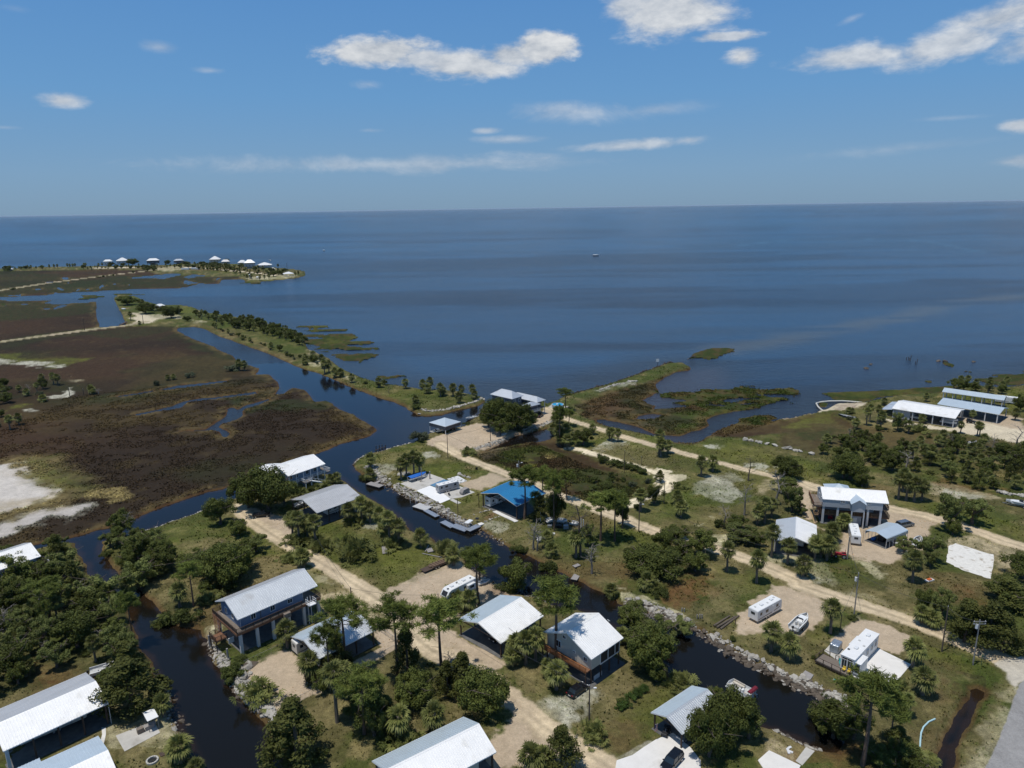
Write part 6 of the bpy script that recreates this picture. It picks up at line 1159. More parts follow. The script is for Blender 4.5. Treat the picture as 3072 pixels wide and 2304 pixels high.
def shelter(name, label, cat, z, A, B, C, h, rise, roofm, postm, nx=4, ny=2, pw=.25, base=slabd, phrase=None, rib=.45, shaded_slope=None, truss=True, slabm=True):
 c, ang, L, W, s = frame(z, A, B, C, h); t = thing(name, label, cat, c, ang)
 gable(t, L, W, h, rise, roofm, rib, m2=shaded_slope)
 xs = [-L / 2 + .5 + (L - 1) * i / (nx - 1) for i in range(nx)]; yy = [-W / 2 + .5 + (W - 1) * i / (ny - 1) for i in range(ny)]
 posts(t, [(x, y) for x in xs for y in (yy[0], yy[-1])], -.1, h - .05, pw, postm)
 if truss:
  mb = MB()
  for x in xs: mb.bar((x, -W / 2 + .3, h - .12),(x, W / 2 - .3, h - .12), .09,.22); mb.bar((x, 0, h),(x, 0, h + rise - .2), .09)
  for y in (yy[0], yy[-1]): mb.bar((-L / 2 + .2, y, h - .25),(L / 2 - .2, y, h - .25), .1,.25)
  mb.build('beams', deckdark if postm is not trimw else trimw, t)
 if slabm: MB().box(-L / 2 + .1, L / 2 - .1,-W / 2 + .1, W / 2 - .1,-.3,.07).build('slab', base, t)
 landmark(phrase or name, c); return t, L, W, c, ang
# --- 1 long shelter with the fifth-wheel trailer, bottom left
t, L, W, c, ang = shelter('rv_shelter', 'long white ribbed-metal shelter over a cream trailer at the bottom left', 'shelter', 'A', (25,1530),(825,1163),(665,925), 4.4,1.35, whiteroof, deckdark, 5,2,.28, phrase='the long white trailer shelter', shaded_slope=greyroof)
posts(t, [(-L / 2 + .45,-W / 2 + .5)], -.1,4.2,.5, pier); MB().box(L / 2 - .05, L / 2 + .02,-W / 2 + .2,-W / 2 + .35,0,4.3).build('downpipe', trimw, t)
rv('cream fifth-wheel trailer with dark swooping stripes parked under the long white shelter', 'A', (150,1480),(760,1215), 2.5,3.5, rvcream, 'fifth', slide=[(-1.5,2.6,-1),(2.6,2.2,-1)])
# --- 2 pale blue roofed house at the bottom left corner
c, ang, L, W, s = frame('A', (245,1640),(745,1415),(935,1755), 3.6); t = thing('cottage', 'low house with a pale blue and white ribbed roof in the bottom left corner', 'house', c, ang)
gable(t, L, W, 3.6,1.5, whiteroof, .45, m2=paleroof); walls(t, -L / 2 + .6, L / 2 - .6,-W / 2 + .6, W / 2 - .6,0,3.55, wallcream, 1.3); slope(t, 'porch_roof', -L / 2 - 5,-L / 2 + 1.2, W / 2 + 1.6,3.3, W / 2 - 3,3.62, paleroof)
posts(t, [(-L / 2 - 4.5, W / 2 + 1.3),(-L / 2 + .8, W / 2 + 1.3)], 0,3.3,.15, trimw); windowp(t, 2,-W / 2 + .6,1.2,1.2,1.2); landmark('the pale blue roofed cottage', c)
# --- 3 hipped house top of the left woods
c, ang, L, W, s = frame('F', (-80,1640),(352,1494),(265,1363), 6.3); t = thing('stilt_house', 'white-roofed house half hidden by woods with pale stairs at its right end', 'house', c, ang)
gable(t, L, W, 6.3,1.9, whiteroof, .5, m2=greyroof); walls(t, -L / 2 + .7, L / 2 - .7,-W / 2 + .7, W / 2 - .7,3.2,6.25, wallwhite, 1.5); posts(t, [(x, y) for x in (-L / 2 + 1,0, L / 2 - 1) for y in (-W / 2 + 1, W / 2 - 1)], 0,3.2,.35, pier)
deckp(t, L / 2 - .7, L / 2 + 1.8,-W / 2 + 1, W / 2 - 1,3.2, deckw, along='y'); railing(t, [(L / 2 + 1.8, W / 2 - 1),(L / 2 + 1.8,-W / 2 + 1)], 3.2, trimw); stairs(t, (L / 2 + 1.2,-W / 2 + 1,3.2),(L / 2 + 1.2,-W / 2 - 4.6,.1), 1.2, trimw); windowp(t, 2,-W / 2 + .7,4,1.2,1.3); posts(t, [(L / 2 + 1.6,-W / 2 + 1.2),(L / 2 + 1.6, W / 2 - 1.2)], 0,3.1,.2, trimw); landmark('the house in the left woods', c)
# --- 4 grill shed, pads, fire ring, boats by the first canal
c, ang, L, W, s = frame('A', (1120,1300),(1205,1262),(1165,1208), 2.6); t = thing('grill_shed', 'small white mono-pitch roof over a wooden counter beside the concrete pad', 'shed', c, ang)
MB().slab([(-L / 2,-W / 2,2.5),(L / 2,-W / 2,2.5),(L / 2, W / 2,2.75),(-L / 2, W / 2,2.75)], .08).build('roof', whiteroof, t); posts(t, [(x, y) for x in (-L / 2 + .15, L / 2 - .15) for y in (-W / 2 + .15, W / 2 - .15)], 0,2.48,.1, greywood); MB().box(-L / 2 - .4, L / 2 - .4,-.5,.4,.75,.85).box(-L / 2 - .2, L / 2 - .6,-.4,.3,0,.75).build('counter', greywood, t); MB().box(-L / 2 - 1.6,-L / 2 - .5,-.5,.3,0,1.0).build('cabinet', deckw, t)
slab_obj('concrete_pad', 'weathered concrete pad beside the small grill shed', 'A', [(880,1412),(1170,1300),(1218,1388),(948,1532)], conc)
slab_obj('stepping_path', 'curved pale paved path at the end of the long white shelter', 'A', [(772,1350),(804,1348),(806,1400),(790,1470),(762,1460),(778,1400)], concw)
b = g('A', 1160,1607); t = thing('fire_ring', 'round concrete fire ring on the grass near the bottom left', 'fire pit', (b.x, b.y, ground_z(b.x, b.y))); bm_ = MB().box(-.28,.28,-.13,.13,0,.3).mesh('block', conc)
for k in range(12): o = link('block', bm_, t, (math.cos(k * .5236) * .85, math.sin(k * .5236) * .85,0)); o.rotation_euler.z = k * .5236 + math.pi / 2
MB().tube([(0,0,.01),(0,0,.06)], .72,14).build('ash', dark, t)
slab_obj('old_pallet', 'dark old pallet lying on the grass near the fire ring', 'A', [(1208,1545),(1245,1535),(1258,1560),(1222,1572)], deckdark, .12,.1, cat='pallet')
boat('white boat moored behind the dark cedar beside the long white shelter', 'A', (740,940),(950,880), 2.5,1.1, 'cuddy', L=7.5)
b = g('A', 1160,990, WATER); t = boat('small white boat afloat in the first canal just off the dark cedar', 'A', (1130,1015),(1195,975), 1.5,.6, 'skiff', L=3.2); t.location.z = WATER - .1
# --- 5 blue stilt house
c, ang, L, W, s = frame('B', (285,530),(893,270),(735,140), 8.0); t = thing('stilt_house', 'bright blue house on tall white piers with a grey metal roof and brown deck', 'house', c, ang)
gable(t, L, W, 8.0,2.3, galv, .45, m2=greyroof); x0, x1, y0, y1 = -L / 2 + .8, L / 2 - 3.4,-W / 2 + .9, W / 2 - .9; D = 5.35
walls(t, x0, x1, y0, y1, D, 7.95, wallblue, 1.9); deckp(t, -L / 2 - .7, L / 2 + .1,-W / 2 - .6, W / 2 + .2, D, deckw, bw=.3)
f = MB(); a0, a1, b0, b1 = -L / 2 - .75, L / 2 + .15,-W / 2 - .65, W / 2 + .25
for p, q in (((a0, b0),(a1, b0)),((a1, b0),(a1, b1)),((a1, b1),(a0, b1)),((a0, b1),(a0, b0))): f.bar((*p, D - .4),(*q, D - .4), .1,.5)
f.build('rim_beam', deckr, t); railing(t, [(a0 + 5, b1),(a0, b1),(a0, b0),(a1 - 4.6, b0)], D, deckdark, 1.0,1.8,.14); railing(t, [(a1 - 2.6, b0),(a1, b0),(a1, b1),(a1 - 6, b1)], D, deckdark, 1.0,1.8,.14)
for i in range(6):
 x = -L / 2 + .1 + (L - .4) * i / 5
 for y in (-W / 2 - .2, W / 2 - .4): posts(t, [(x, y)], -.15, D - .65,.58, pier, 'pier')
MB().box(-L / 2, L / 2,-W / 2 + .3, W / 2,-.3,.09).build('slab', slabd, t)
for x in (-5.6,-1.2,2.9): windowp(t, x, y0 - .03, D + .85,1.0,1.3 if x < 2 else .9)
windowp(t, x0 - .03,-1.2, D + .9,.9,1.2, 'x-'); windowp(t, x0 - .03,2.0, D + .9,.9,1.2, 'x-'); doorp(t, x1 + .03,0, D, 1,2, 'x+'); MB().box(x1 + .1, x1 + .16, y0 + .02, y0 + .1, D, 7.9).box(x0 + .02, x0 + .1, y0 - .05, y0 - .03, D, 7.9).build('corner_board', trimw, t)
MB().bar((-4, y0 - .12,7.8),(-4, y0 - .12, D - .5), .1).box(0.2,1.7,-W / 2 - 1.6,-W / 2 - .7, D - .9, D + .1).build('deck_bump_out', deckw, t)
lf = MB(); lx = L / 2 - 3.6
for dx in (0,1.7):
 for dy in (-.2,-1.7): lf.bar((lx + dx, b0 + dy, D - .1),(lx + dx, b0 + dy, D + 1.2), .06)
for zz in (D, D + .6, D + 1.15):
 lf.bar((lx, b0 - .2, zz),(lx, b0 - 1.7, zz), .06).bar((lx + 1.7, b0 - .2, zz),(lx + 1.7, b0 - 1.7, zz), .06).bar((lx, b0 - 1.7, zz),(lx + 1.7, b0 - 1.7, zz), .06)
lf.box(lx, lx + 1.7, b0 - 1.7, b0 - .2, D - .14, D - .06).build('lift_cage', trimw, t); MB().bar((lx + .5, b0 - .1,0),(lx + .5, b0 - .1, D + 1.4), .12).bar((lx + 1.2, b0 - .1,0),(lx + 1.2, b0 - .1, D + 1.4), .12).build('lift_rail', pier, t)
pl = -L / 2 - 1.0; deckp(t, pl - 2.4, pl, W / 2 - 6.6, W / 2 - 3.6,2.6, deckr, 'landing'); railing(t, [(pl, W / 2 - 3.6),(pl - 2.4, W / 2 - 3.6),(pl - 2.4, W / 2 - 6.6),(pl, W / 2 - 6.6)], 2.6, deckdark, 1.0,1.4,.18); posts(t, [(pl - 2.3, W / 2 - 6.5),(pl - 2.3, W / 2 - 3.7)], -.6,2.35,.18, deckdark); stairs(t, (-L / 2 - .75, W / 2 - 1.0, D),(-L / 2 - 1.5, W / 2 - 3.6,2.6), 1.0, deckr)
for i, (x, y, w_, d_, h_, m_) in enumerate([(-6,1,1.6,.8,1.0, redp),(-3,2.6,2.2,1,.9, black),(1,2.4,1.8,.9,1.1, steel),(4,2,2.5,1.2,1.3, deckdark)]): bevel(MB().box(x, x + w_, y, y + d_, .1, h_).build('stored_crate', m_, t), .05)
landmark('the blue stilt house', c)
bb = g('B', 240,705); tt = thing('water_tank', 'small upright white panel standing beneath the landing of the blue house', 'panel', (bb.x, bb.y, ground_z(bb.x, bb.y)), .8); bevel(MB().box(-.6,.6,-.1,.1,0,1.3).build('panel', gel, tt), .04); MB().box(-.6,-.5,-.3,.3,-.02,.02).build('foot', steel, tt)
for i, (x, yb, yt) in enumerate(((75,722,625),(215,835,750))):
 bb = g('B', x, yb); Hh = top_height(bb, 'B', yt); o = MB().tube([(0,0,-.5),(0,0, Hh)], .2,8).build('mooring_post', greywood); o.location = (bb.x, bb.y, ground_z(bb.x, bb.y)); tag(o, ['dark old mooring post on the bank beside the blue house landing', 'grey mooring post nearer the shrubs below the blue house'][i], 'post', 'mooring posts')
# --- 6 garage with a pale roof beside the blue house
t, L, W, c, ang = shelter('garage', 'open garage with a pale blue and white metal roof beside the blue house', 'garage', 'B', (905,830),(1340,610),(1135,450), 3.6,1.6, galv, deckdark, 4,2,.25, phrase='the pale roofed garage', shaded_slope=paleroof)
MB().box(-L / 2 + .6,-L / 2 + .75,-W / 2 + .6,-1.0,.07,3.4).build('wall', wallcream, t)
rv('cream trailer with its rear poking out from the pale roofed garage', 'B', (745,790),(960,690), 2.4,3.1, rvcream, 'box', L=8)
# --- 7 white trailer with black windscreen
rv('white trailer with a slanted black windscreen parked on gravel behind palms', 'C', (430,285),(205,400), 2.5,3.1, rvwhite, 'wedge', slide=[(-2.6,2.4,1)])
b = g('C', 505,262); t = boat('small white boat by the gravel edge behind the slanted-nose trailer', 'C', (485,262),(540,245), 1.5,.6, 'skiff', L=3.4)
# --- 8 carport centre
t, L, W, c, ang = shelter('carport', 'wide open carport with a grey-blue and white metal roof beside the gravel drive', 'carport', 'C', (640,710),(965,500),(660,328), 3.8,2.0, whiteroof, deckdark, 4,2,.25, phrase='the wide open carport', shaded_slope=paleroof)
landmark('the white trailer', g('C', 320,340)); car('dark car parked in the shade of the wide open carport', 'C', (690,640),(560,715), carblack, 4.5,1.85, 'sedan')
# --- 9 cream house with screened porch
c, ang, L, W, s = frame('C', (1330,832),(1572,668),(1210,478), 6.0); t = thing('stilt_house', 'cream house on posts with a white roof, screened porch and orange-brown balcony', 'house', c, ang)
gable(t, L, W, 6.0,2.8, whiteroof, .45); y0, y1, D = -W / 2 + .5, W / 2 - .5,3.1; x0, x1 = -L / 2 + .7, L / 2 - .6
walls(t, x0, x1 - .2, y0 + 2.6, y1, D, 5.95, wallcream, 2.4); MB().box(x0, x0 + 2.6, y0, y0 + 2.6, D, 5.95).build('wall', wallcream, t)
MB().box(x0 + 2.6, x1, y0, y0 + 2.6, D - .15, D).build('porch_floor', deckw, t); MB().box(x0 + 2.6, x1, y0 + .02, y0 + .06, D, 5.9).build('porch_screen', mat('dark_porch_screen', (.05,.042,.035), .8, var=.15, scale=2), t); posts(t, [(x, y0) for x in (x0 + 2.6, x0 + 5.0, x0 + 7.2, x1)], D, 5.95,.16, trimw); MB().box(x0 + 2.6, x1, y0 - .06, y0 + .1, D - .2, D + .05).build('sill_beam', trimw, t)
MB().prism([(y0 + .1,5.95),(y1 - .1,5.95),(0,8.5)], x0, x0 + .1, axis='x').build('gable_wall', wallcream, t)
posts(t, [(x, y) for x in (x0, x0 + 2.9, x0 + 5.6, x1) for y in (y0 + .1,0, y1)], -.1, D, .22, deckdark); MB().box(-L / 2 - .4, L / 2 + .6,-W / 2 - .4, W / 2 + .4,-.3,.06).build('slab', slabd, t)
deckp(t, x0 - 1.5, x0 - .05, y0 + .2, y1 + .8, D, deckr, 'balcony', along='y'); railing(t, [(x0 - 1.5, y0 + .2),(x0 - 1.5, y1 + .8),(x0, y1 + .8)], D, mat('orange_stained_wood', (.33,.13,.045), .7, var=.2), 1.0,1.6,.13); posts(t, [(x0 - 1.4, y) for y in (y0 + .3,0, y1)], -.1, D - .3,.16, deckdark)
for y, zz, w_, h_ in ((-4.3,4.3,.8,.8),(-1.5,4.8,.5,.35),(2.7,4.1,1.1,1.4),(1.2,6.7,.8,.6)): windowp(t, x0 - .04, y, zz, w_, h_, 'x-')
MB().box(x0 + .2, x0 + 3.2,1, y1 - .3,.07, D - .1).build('storage_room', wallcream, t); MB().box(x0 + 1, x0 + 3.5, y0 + .2, y0 + .3,.07,1.0).build('half_wall', pier, t)
dsh = MB().bar((L / 2 - .6, W / 2 * .1 - 3,7.4),(L / 2 + .3, W / 2 * .1 - 3,7.8), .06).tube([(L / 2 + .3,-2.4,8.0),(L / 2 + .35,-2.4,8.05)], .35,12).build('satellite_dish', gel, t); landmark('the cream house', c)
car('black sedan parked on the sandy drive in front of the cream house', 'C', (1170,1120),(1275,1045), carblack, 4.7,1.9, 'sedan')
# --- 10 bottom centre roof
t, L, W, c, ang = shelter('pole_barn', 'pole barn with a pale ribbed roof cut off by the bottom edge of the photo', 'barn', 'C', (-120,1920),(605,1535),(290,1300), 4.0,2.0, whiteroof, deckdark, 4,2,.28, phrase='the bottom centre pole barn', shaded_slope=paleroof)
walls(t, -L / 2 + .6, L / 2 - 3,-W / 2 + .7, W / 2 - .7,.07,3.9, wallcream, 1.7)
# --- 11 carport with drive, golf cart and flag (right of centre, bottom)
t, L, W, c, ang = shelter('carport', 'light blue metal carport half hidden by the big oak at the bottom', 'carport', 'D', (500,1400),(810,1180),(535,1056), 3.4,1.3, galv, deckdark, 3,2,.22, phrase='the flag carport', shaded_slope=paleroof)
slab_obj('concrete_driveway', 'white concrete driveway leading to the light blue carport', 'D', [(-10,1660),(0,1600),(120,1560),(205,1500),(300,1440),(430,1390),(560,1500),(640,1600),(640,1720),(200,1760)], concw, .05)
car('black sedan on the white concrete driveway at the bottom edge', 'D', (470,1580),(370,1690), carblack, 4.8,1.9, 'suv', cat='car', zoff=.1)
car('silver-framed utility cart parked under the light blue carport', 'D', (560,1390),(480,1460), carsilver, 3.6,1.6, 'suv', name='utility_cart', cat='utility cart')
cc, ang, _ = vframe('D', (395,1360),(350,1450)); t = thing('riding_mower', 'black riding mower parked at the edge of the light blue carport', 'mower', cc, ang); bevel(MB().box(-1.0,1.0,-.5,.5,.35,.8).build('body', black, t), .1); bevel(MB().box(-.5,.0,-.3,.3,.8,1.2).build('seat', black, t), .06); MB().box(-1.2,-.9,-.55,.55,.2,1.1).build('bagger', dark, t); MB().tube([(.3,0,.8),(.1,0,1.25)], .03,6).build('steering_column', steel, t); wheels(t, [(-.6,-.5),(-.6,.5),(.7,-.45),(.7,.45)], .28)
b = g('D', 310,1430); z0 = ground_z(b.x, b.y); t = thing('flag', 'faded stars and stripes flag hanging by the carport post', 'flag', (b.x, b.y, z0), math.radians(46)); MB().bar((0,0,2.9),(-.9,0,3.3), .04).build('flag_pole', lampw, t)
for i in range(13): MB().add([(-.95,-.0,3.2 - .115 * i),(-.1,.0,3.2 - .115 * i),(-.1,.02,3.2 - .115 * (i + 1)),(-.95,.02,3.2 - .115 * (i + 1))], [(0,1,2,3)]).build('stripe', flagr if i % 2 == 0 else flagw, t)
cn = MB().add([(-.95,-.012,3.21),(-.56,-.012,3.21),(-.56,-.004,2.4),(-.95,-.004,2.4)], [(0,1,2,3)]).build('canton', flagb, t); st = MB()
for i in range(5):
 for j in range(6):
  x, zz = -.91 + .075 * i, 3.14 - .13 * j; P = [(x + .022 * (1 if k % 2 == 0 else .4) * math.sin(k * math.pi / 5), -.02, zz + .022 * (1 if k % 2 == 0 else .4) * math.cos(k * math.pi / 5)) for k in range(10)]; st.add(P, [tuple(range(10))])
st.build('stars', flagw, cn)
# --- 12 park model trailer with deck
c, ang, L, W, s = frame('E', (315,800),(508,603),(600,640), 3.5); L, W = 12.4,2.6
t = thing('park_trailer', 'long white park trailer with a slide-out and glass end beside a wooden deck', 'trailer', c, ang)
o = MB().box(-L / 2, L / 2,-W / 2, W / 2,.6,3.6).build('body', rvwhite, t); bevel(o, .05); MB().box(-L / 2 - .1, L / 2 + .05,-W / 2 - .1, W / 2 + .1,3.6,3.72).build('roof', rvroof, t); MB().box(-L / 2 + .05, L / 2 - .05,-W / 2 + .06, W / 2 - .06,.1,.6).build('skirt', gelin, t)
for fx in (-2.2,3.9): bevel(MB().box(fx - .45, fx + .45,-.35,.35,3.72,4.0).build('air_conditioner', rvwhite, t), .06)
for fx, fy in ((-3.6,.9),(-.4,-.8),(0.9,.6)): MB().box(fx - .2, fx + .2, fy - .2, fy + .2,3.72,3.84).build('roof_vent', gelin if fx > -3 else black, t)
so = MB().box(-L / 2 + .15,-L / 2 + 3.7,-W / 2 - 1.15,-W / 2 - .006,.65,3.0).build('slide_out', rvwhite, t); MB().box(-L / 2 + .1,-L / 2 + 3.75,-W / 2 - 1.2,-W / 2 - .006,3.0,3.1).build('roof', rvroof, so); MB().box(-L / 2 + .12,-L / 2 + .15,-W / 2 - 1.0,-W / 2 - .15,1.0,2.8).build('pane', glass, so)
for k in range(8): MB().box(-L / 2 + .35 + .42 * k, -L / 2 + .40 + .42 * k, -W / 2 - 1.17,-W / 2 - 1.15,.8,2.85).build('batten', trimw, so)
for k in range(14):
 x = -1.9 + .56 * k
 if x < L / 2 - .1: MB().box(x, x + .06,-W / 2 - .02,-W / 2,.7,3.5).build('batten', trimw, t)
for y_, w_, z_, h_ in ((-.55,.9,1.0,1.9),(.55,.9,1.0,1.9),(0,2.0,3.0,.4)): windowp(t, -L / 2 - .01, y_, z_, w_, h_, 'x-')
for x_ in (0.4,2.6,4.6): windowp(t, x_, -W / 2 - .02,1.7,.8,1.0)
MB().box(-1.0,3.2, W / 2 + .004, W / 2 + .6,.8,3.2).build('slide_out', rvwhite, t); MB().bar((L / 2,-.5,.5),(L / 2 + 1.1,0,.5), .1).bar((L / 2,.5,.5),(L / 2 + 1.1,0,.5), .1).build('hitch', black, t); landmark('the park trailer', c)
slab_obj('concrete_pad', 'broad pale concrete pad beside the long park trailer', 'E', [(400,955),(500,1015),(545,975),(690,1052),(845,868),(595,745)], concw, .05); slab_obj('concrete_pad', 'narrow concrete strip behind the deck of the park trailer', 'E', [(185,765),(240,705),(340,770),(300,850)], conc, .05)
A_, B_, C_2 = g('E', 112,840,.7), g('E', 372,965,.7), g('E', 175,770,.7); ex = (B_ - A_); Ld = ex.length; ang = math.atan2(ex.y, ex.x); cc = (A_ + B_) / 2; n_ = Vector((-math.sin(ang), math.cos(ang), 0)); Wd = 3.4
t = thing('wooden_deck', 'brown railed wooden deck at the canal end of the park trailer', 'deck', (cc.x + n_.x * Wd / 2, cc.y + n_.y * Wd / 2, ground_z(cc.x, cc.y)), ang)
pm = MB().box(0,.24,-Wd / 2, Wd / 2,-.05,0).mesh('plank', deckw)
for i in range(int(Ld / .27)): link('plank', pm, t, (-Ld / 2 + .27 * i, 0,.75))
railing(t, [(-Ld / 2 + 1.4, Wd / 2),(-Ld / 2, Wd / 2),(-Ld / 2,-Wd / 2),(Ld / 2,-Wd / 2),(Ld / 2,-Wd / 2 + 1.4)], .75, deckdark, 1.0,1.8,0); railing(t, [(-Ld / 2 + 2.6, Wd / 2),(-.2, Wd / 2)], .75, deckdark, 1.0,1.3,0); MB().box(-Ld / 2, Ld / 2,-Wd / 2 + .02,-Wd / 2 + .08,.4,.69).box(-Ld / 2, Ld / 2, Wd / 2 - .08, Wd / 2 - .02,.4,.69).build('rim_joist', deckdark, t); posts(t, [(x, y) for x in (-Ld / 2 + .3,0, Ld / 2 - .3) for y in (-Wd / 2 + .3, Wd / 2 - .3)], -.1,.6,.14, deckdark)
dk = Vector(t.location); R_ = Matrix.Rotation(ang, 3, 'Z')
def ondeck(x, y, z=.75): q = R_ @ Vector((x, y, 0)); return (dk.x + q.x, dk.y + q.y, dk.z + z)
for i, x in enumerate((Ld / 2 - 1.5, Ld / 2 - .5)):
 t = thing('deck_chair', ['yellow cushioned chair on the deck nearer the rail corner', 'yellow cushioned chair in the corner of the deck rail'][1 - i] if False else ['left yellow cushioned chair on the wooden deck', 'right yellow cushioned chair on the wooden deck'][i], 'chair', ondeck(x, -Wd / 2 + .9), ang, 'yellow deck chairs'); bevel(MB().box(-.3,.3,-.3,.3,.38,.5).build('seat', yellowp, t), .03); bevel(MB().box(-.3,.3,.3,.4,.45,.95).build('backrest', yellowp, t), .03)
 for sx in (-.27,.27):
  for sy in (-.27,.27): MB().box(sx - .025, sx + .025, sy - .025, sy + .025,0,.38).build('leg', black, t)
t = thing('adirondack_chair', 'turquoise wooden chair on the deck beside the trailer', 'chair', ondeck(.8,.7), ang + .6); MB().box(-.35,.35,-.4,.3,.3,.36).build('seat', turq, t); MB().slab([(-.4,.3,.33),(.4,.3,.33),(.35,.62,1.15),(-.35,.62,1.15)], .05).build('backrest', turq, t)
for sx in (-.36,.36): MB().box(sx - .05, sx + .05,-.4,.4,.5,.55).build('armrest', turq, t); MB().box(sx - .03, sx + .03,-.38,-.3,0,.5).build('leg', turq, t)
c2, a2, _ = vframe('E', (250,790),(290,740)); t = thing('covered_spa', 'box under a shiny silver cover beside the wooden deck', 'covered box', c2, a2); bevel(MB().box(-1.3,1.3,-.9,.9,.1,2.0).build('cover', mat('silver_cover', (.40,.45,.52), .28,.6,.25,1.5, bump=.25, bscale=2.2), t), .25,3); MB().box(-1.2,1.2,-.8,.8,0,.1).build('base', greywood, t)
# --- timber bits, D
slab_obj('wooden_platform', 'silvery wooden platform on the grass above the riprap', 'E', [(6,950),(40,914),(104,948),(78,986)], greywood, .25,.12, cat='platform')
b = g('E', 265,995); t = thing('birdbath', 'small round white basin on the lawn near the riprap', 'basin', (b.x, b.y, ground_z(b.x, b.y))); MB().tube([(0,0,0),(0,0,.3)], [.3,.35], 12).build('basin', gel, t); MB().tube([(0,0,.3),(0,0,.36)], .22,10).build('lid', turq, t)
b = g('E', 985,235); t = thing('yard_clutter', 'low white frame with an orange cover on the brown lot', 'clutter', (b.x, b.y, ground_z(b.x, b.y)), .4); MB().box(-1.1,1.1,-.5,.5,.0,.28).build('frame', lampw, t); bevel(MB().box(-.7,.5,-.4,.35,.28,.55).build('cover', orange, t), .08)
slab_obj('cleared_slab', 'large cracked white concrete slab on the upper right lot', 'E', [(1115,90),(1130,-30),(1180,-50),(1470,35),(1478,60),(1452,220),(1230,150)], mat('cracked_white_concrete', (.70,.68,.63), .9, var=.12, scale=1.2, wear=(.36,.31,.24,.55), bump=.04), .05, cuts=9)
# pipe
P = [g('E', *q, .1) for q in ((1028,1283),(980,1305),(940,1345),(922,1390),(916,1450),(914,1500))]; o = MB().tube([p - P[0] for p in P], .14,8).build('drain_pipe', palepipe); o.location = (P[0].x, P[0].y, ground_z(P[2].x, P[2].y) + .12); tag(o, 'curved pale blue pipe lying on the grass beside the ditch', 'pipe')
b = g('E', 1378,872); Hh = top_height(b, 'E', 793); t = thing('road_marker', 'slim green marker post beside the dirt road corner', 'post', (b.x, b.y, ground_z(b.x, b.y))); MB().box(-.04,.04,-.04,.04,0, Hh).build('post', mat('green_post', (.06,.12,.06), .6), t); MB().box(-.12,.12,-.05,-.041, Hh - .5, Hh).build('plate', mat('green_plate', (.05,.16,.07), .5), t)
# --- white travel trailer, boat, logs
rv('white travel trailer with small windows on the gravel lot beside the dirt road', 'D', (1035,545),(1215,445), 2.5,3.1, rvwhite, 'box', slide=None, L=9.0); landmark('the white travel trailer', g('D', 1120,480))
t = boat('white cuddy motorboat on a trailer on the gravel lot', 'D', (1345,632),(1440,540), 2.5,1.2, 'cuddy', trailer=True, L=6.9)
for k, (a, b_) in enumerate((((740,578),(860,502)),((762,592),(905,508)),((790,600),(930,500)))):
 A_, B_ = g('D', *a, .15), g('D', *b_, .15); c_ = (A_ + B_) / 2; o = MB().tube([A_ - c_, Vector((0,0,.03)), B_ - c_], [.24,.22,.19], 10).build('log', mat('log_bark', (.13,.105,.08), .9, var=.35, scale=2)); o.location = (c_.x, c_.y, ground_z(c_.x, c_.y) + .2 + (.12 if k == 1 else 0)); tag(o, ['dark log nearest the canal rocks in the log pile', 'middle log of the pile by the gravel lot', 'log of the pile nearest the white travel trailer'][k], 'log', 'logs by the riprap')
for k, (x, yb, yt) in enumerate(((497,470,440),(515,470,443),(612,520,492),(632,522,488),(648,522,490))): b = g('D', x, yb); o = MB().tube([(0,0,-.3),(0,0, top_height(b, 'D', yt))], .14,7).build('old_piling', greywood); o.location = (b.x, b.y, ground_z(b.x, b.y)); tag(o, ['leftmost', 'second', 'third', 'fourth', 'rightmost'][k] + ' of the short grey pilings in the rocky bank by the logs', 'piling', 'old pilings in the bank')
b = g('D', 903,565); o = MB().tube([(0,0,-.2),(0,0,1.3)], .09,7).build('marker_post', deckdark); o.location = (b.x, b.y, ground_z(b.x, b.y)); tag(o, 'short dark post beside the log pile', 'post')
pontoon('cream pontoon boat with a maroon canopy moored in the canal by the oak', 'D', (1050,1110),(850,1000))
slab_obj('boat_ramp_slab', 'white-edged concrete slab at the bottom canal bank under trees', 'D', [(1075,1600),(1160,1525),(1400,1640),(1360,1720),(1180,1760)], concw, .08)
slab_obj('broken_slab', 'stained concrete dock slab at the end of the canal bank', 'D', [(1362,1605),(1440,1500),(1508,1530),(1412,1640)], conc, .05)
for k, (x, y, l_) in enumerate(((1315,1508,.8),(1305,1535,1.2),(1325,1540,.7))): b = g('D', x, y); o = MB().box(-l_ / 2, l_ / 2,-.2,.2,0,.15).build('white_board', lampw); o.location = (b.x, b.y, ground_z(b.x, b.y)); o.rotation_euler.z = .5 + k; tag(o, ['farthest short', 'longest middle', 'nearest short'][k] + ' white board scrap lying on the bare bank at the bottom', 'board', 'white board scraps')
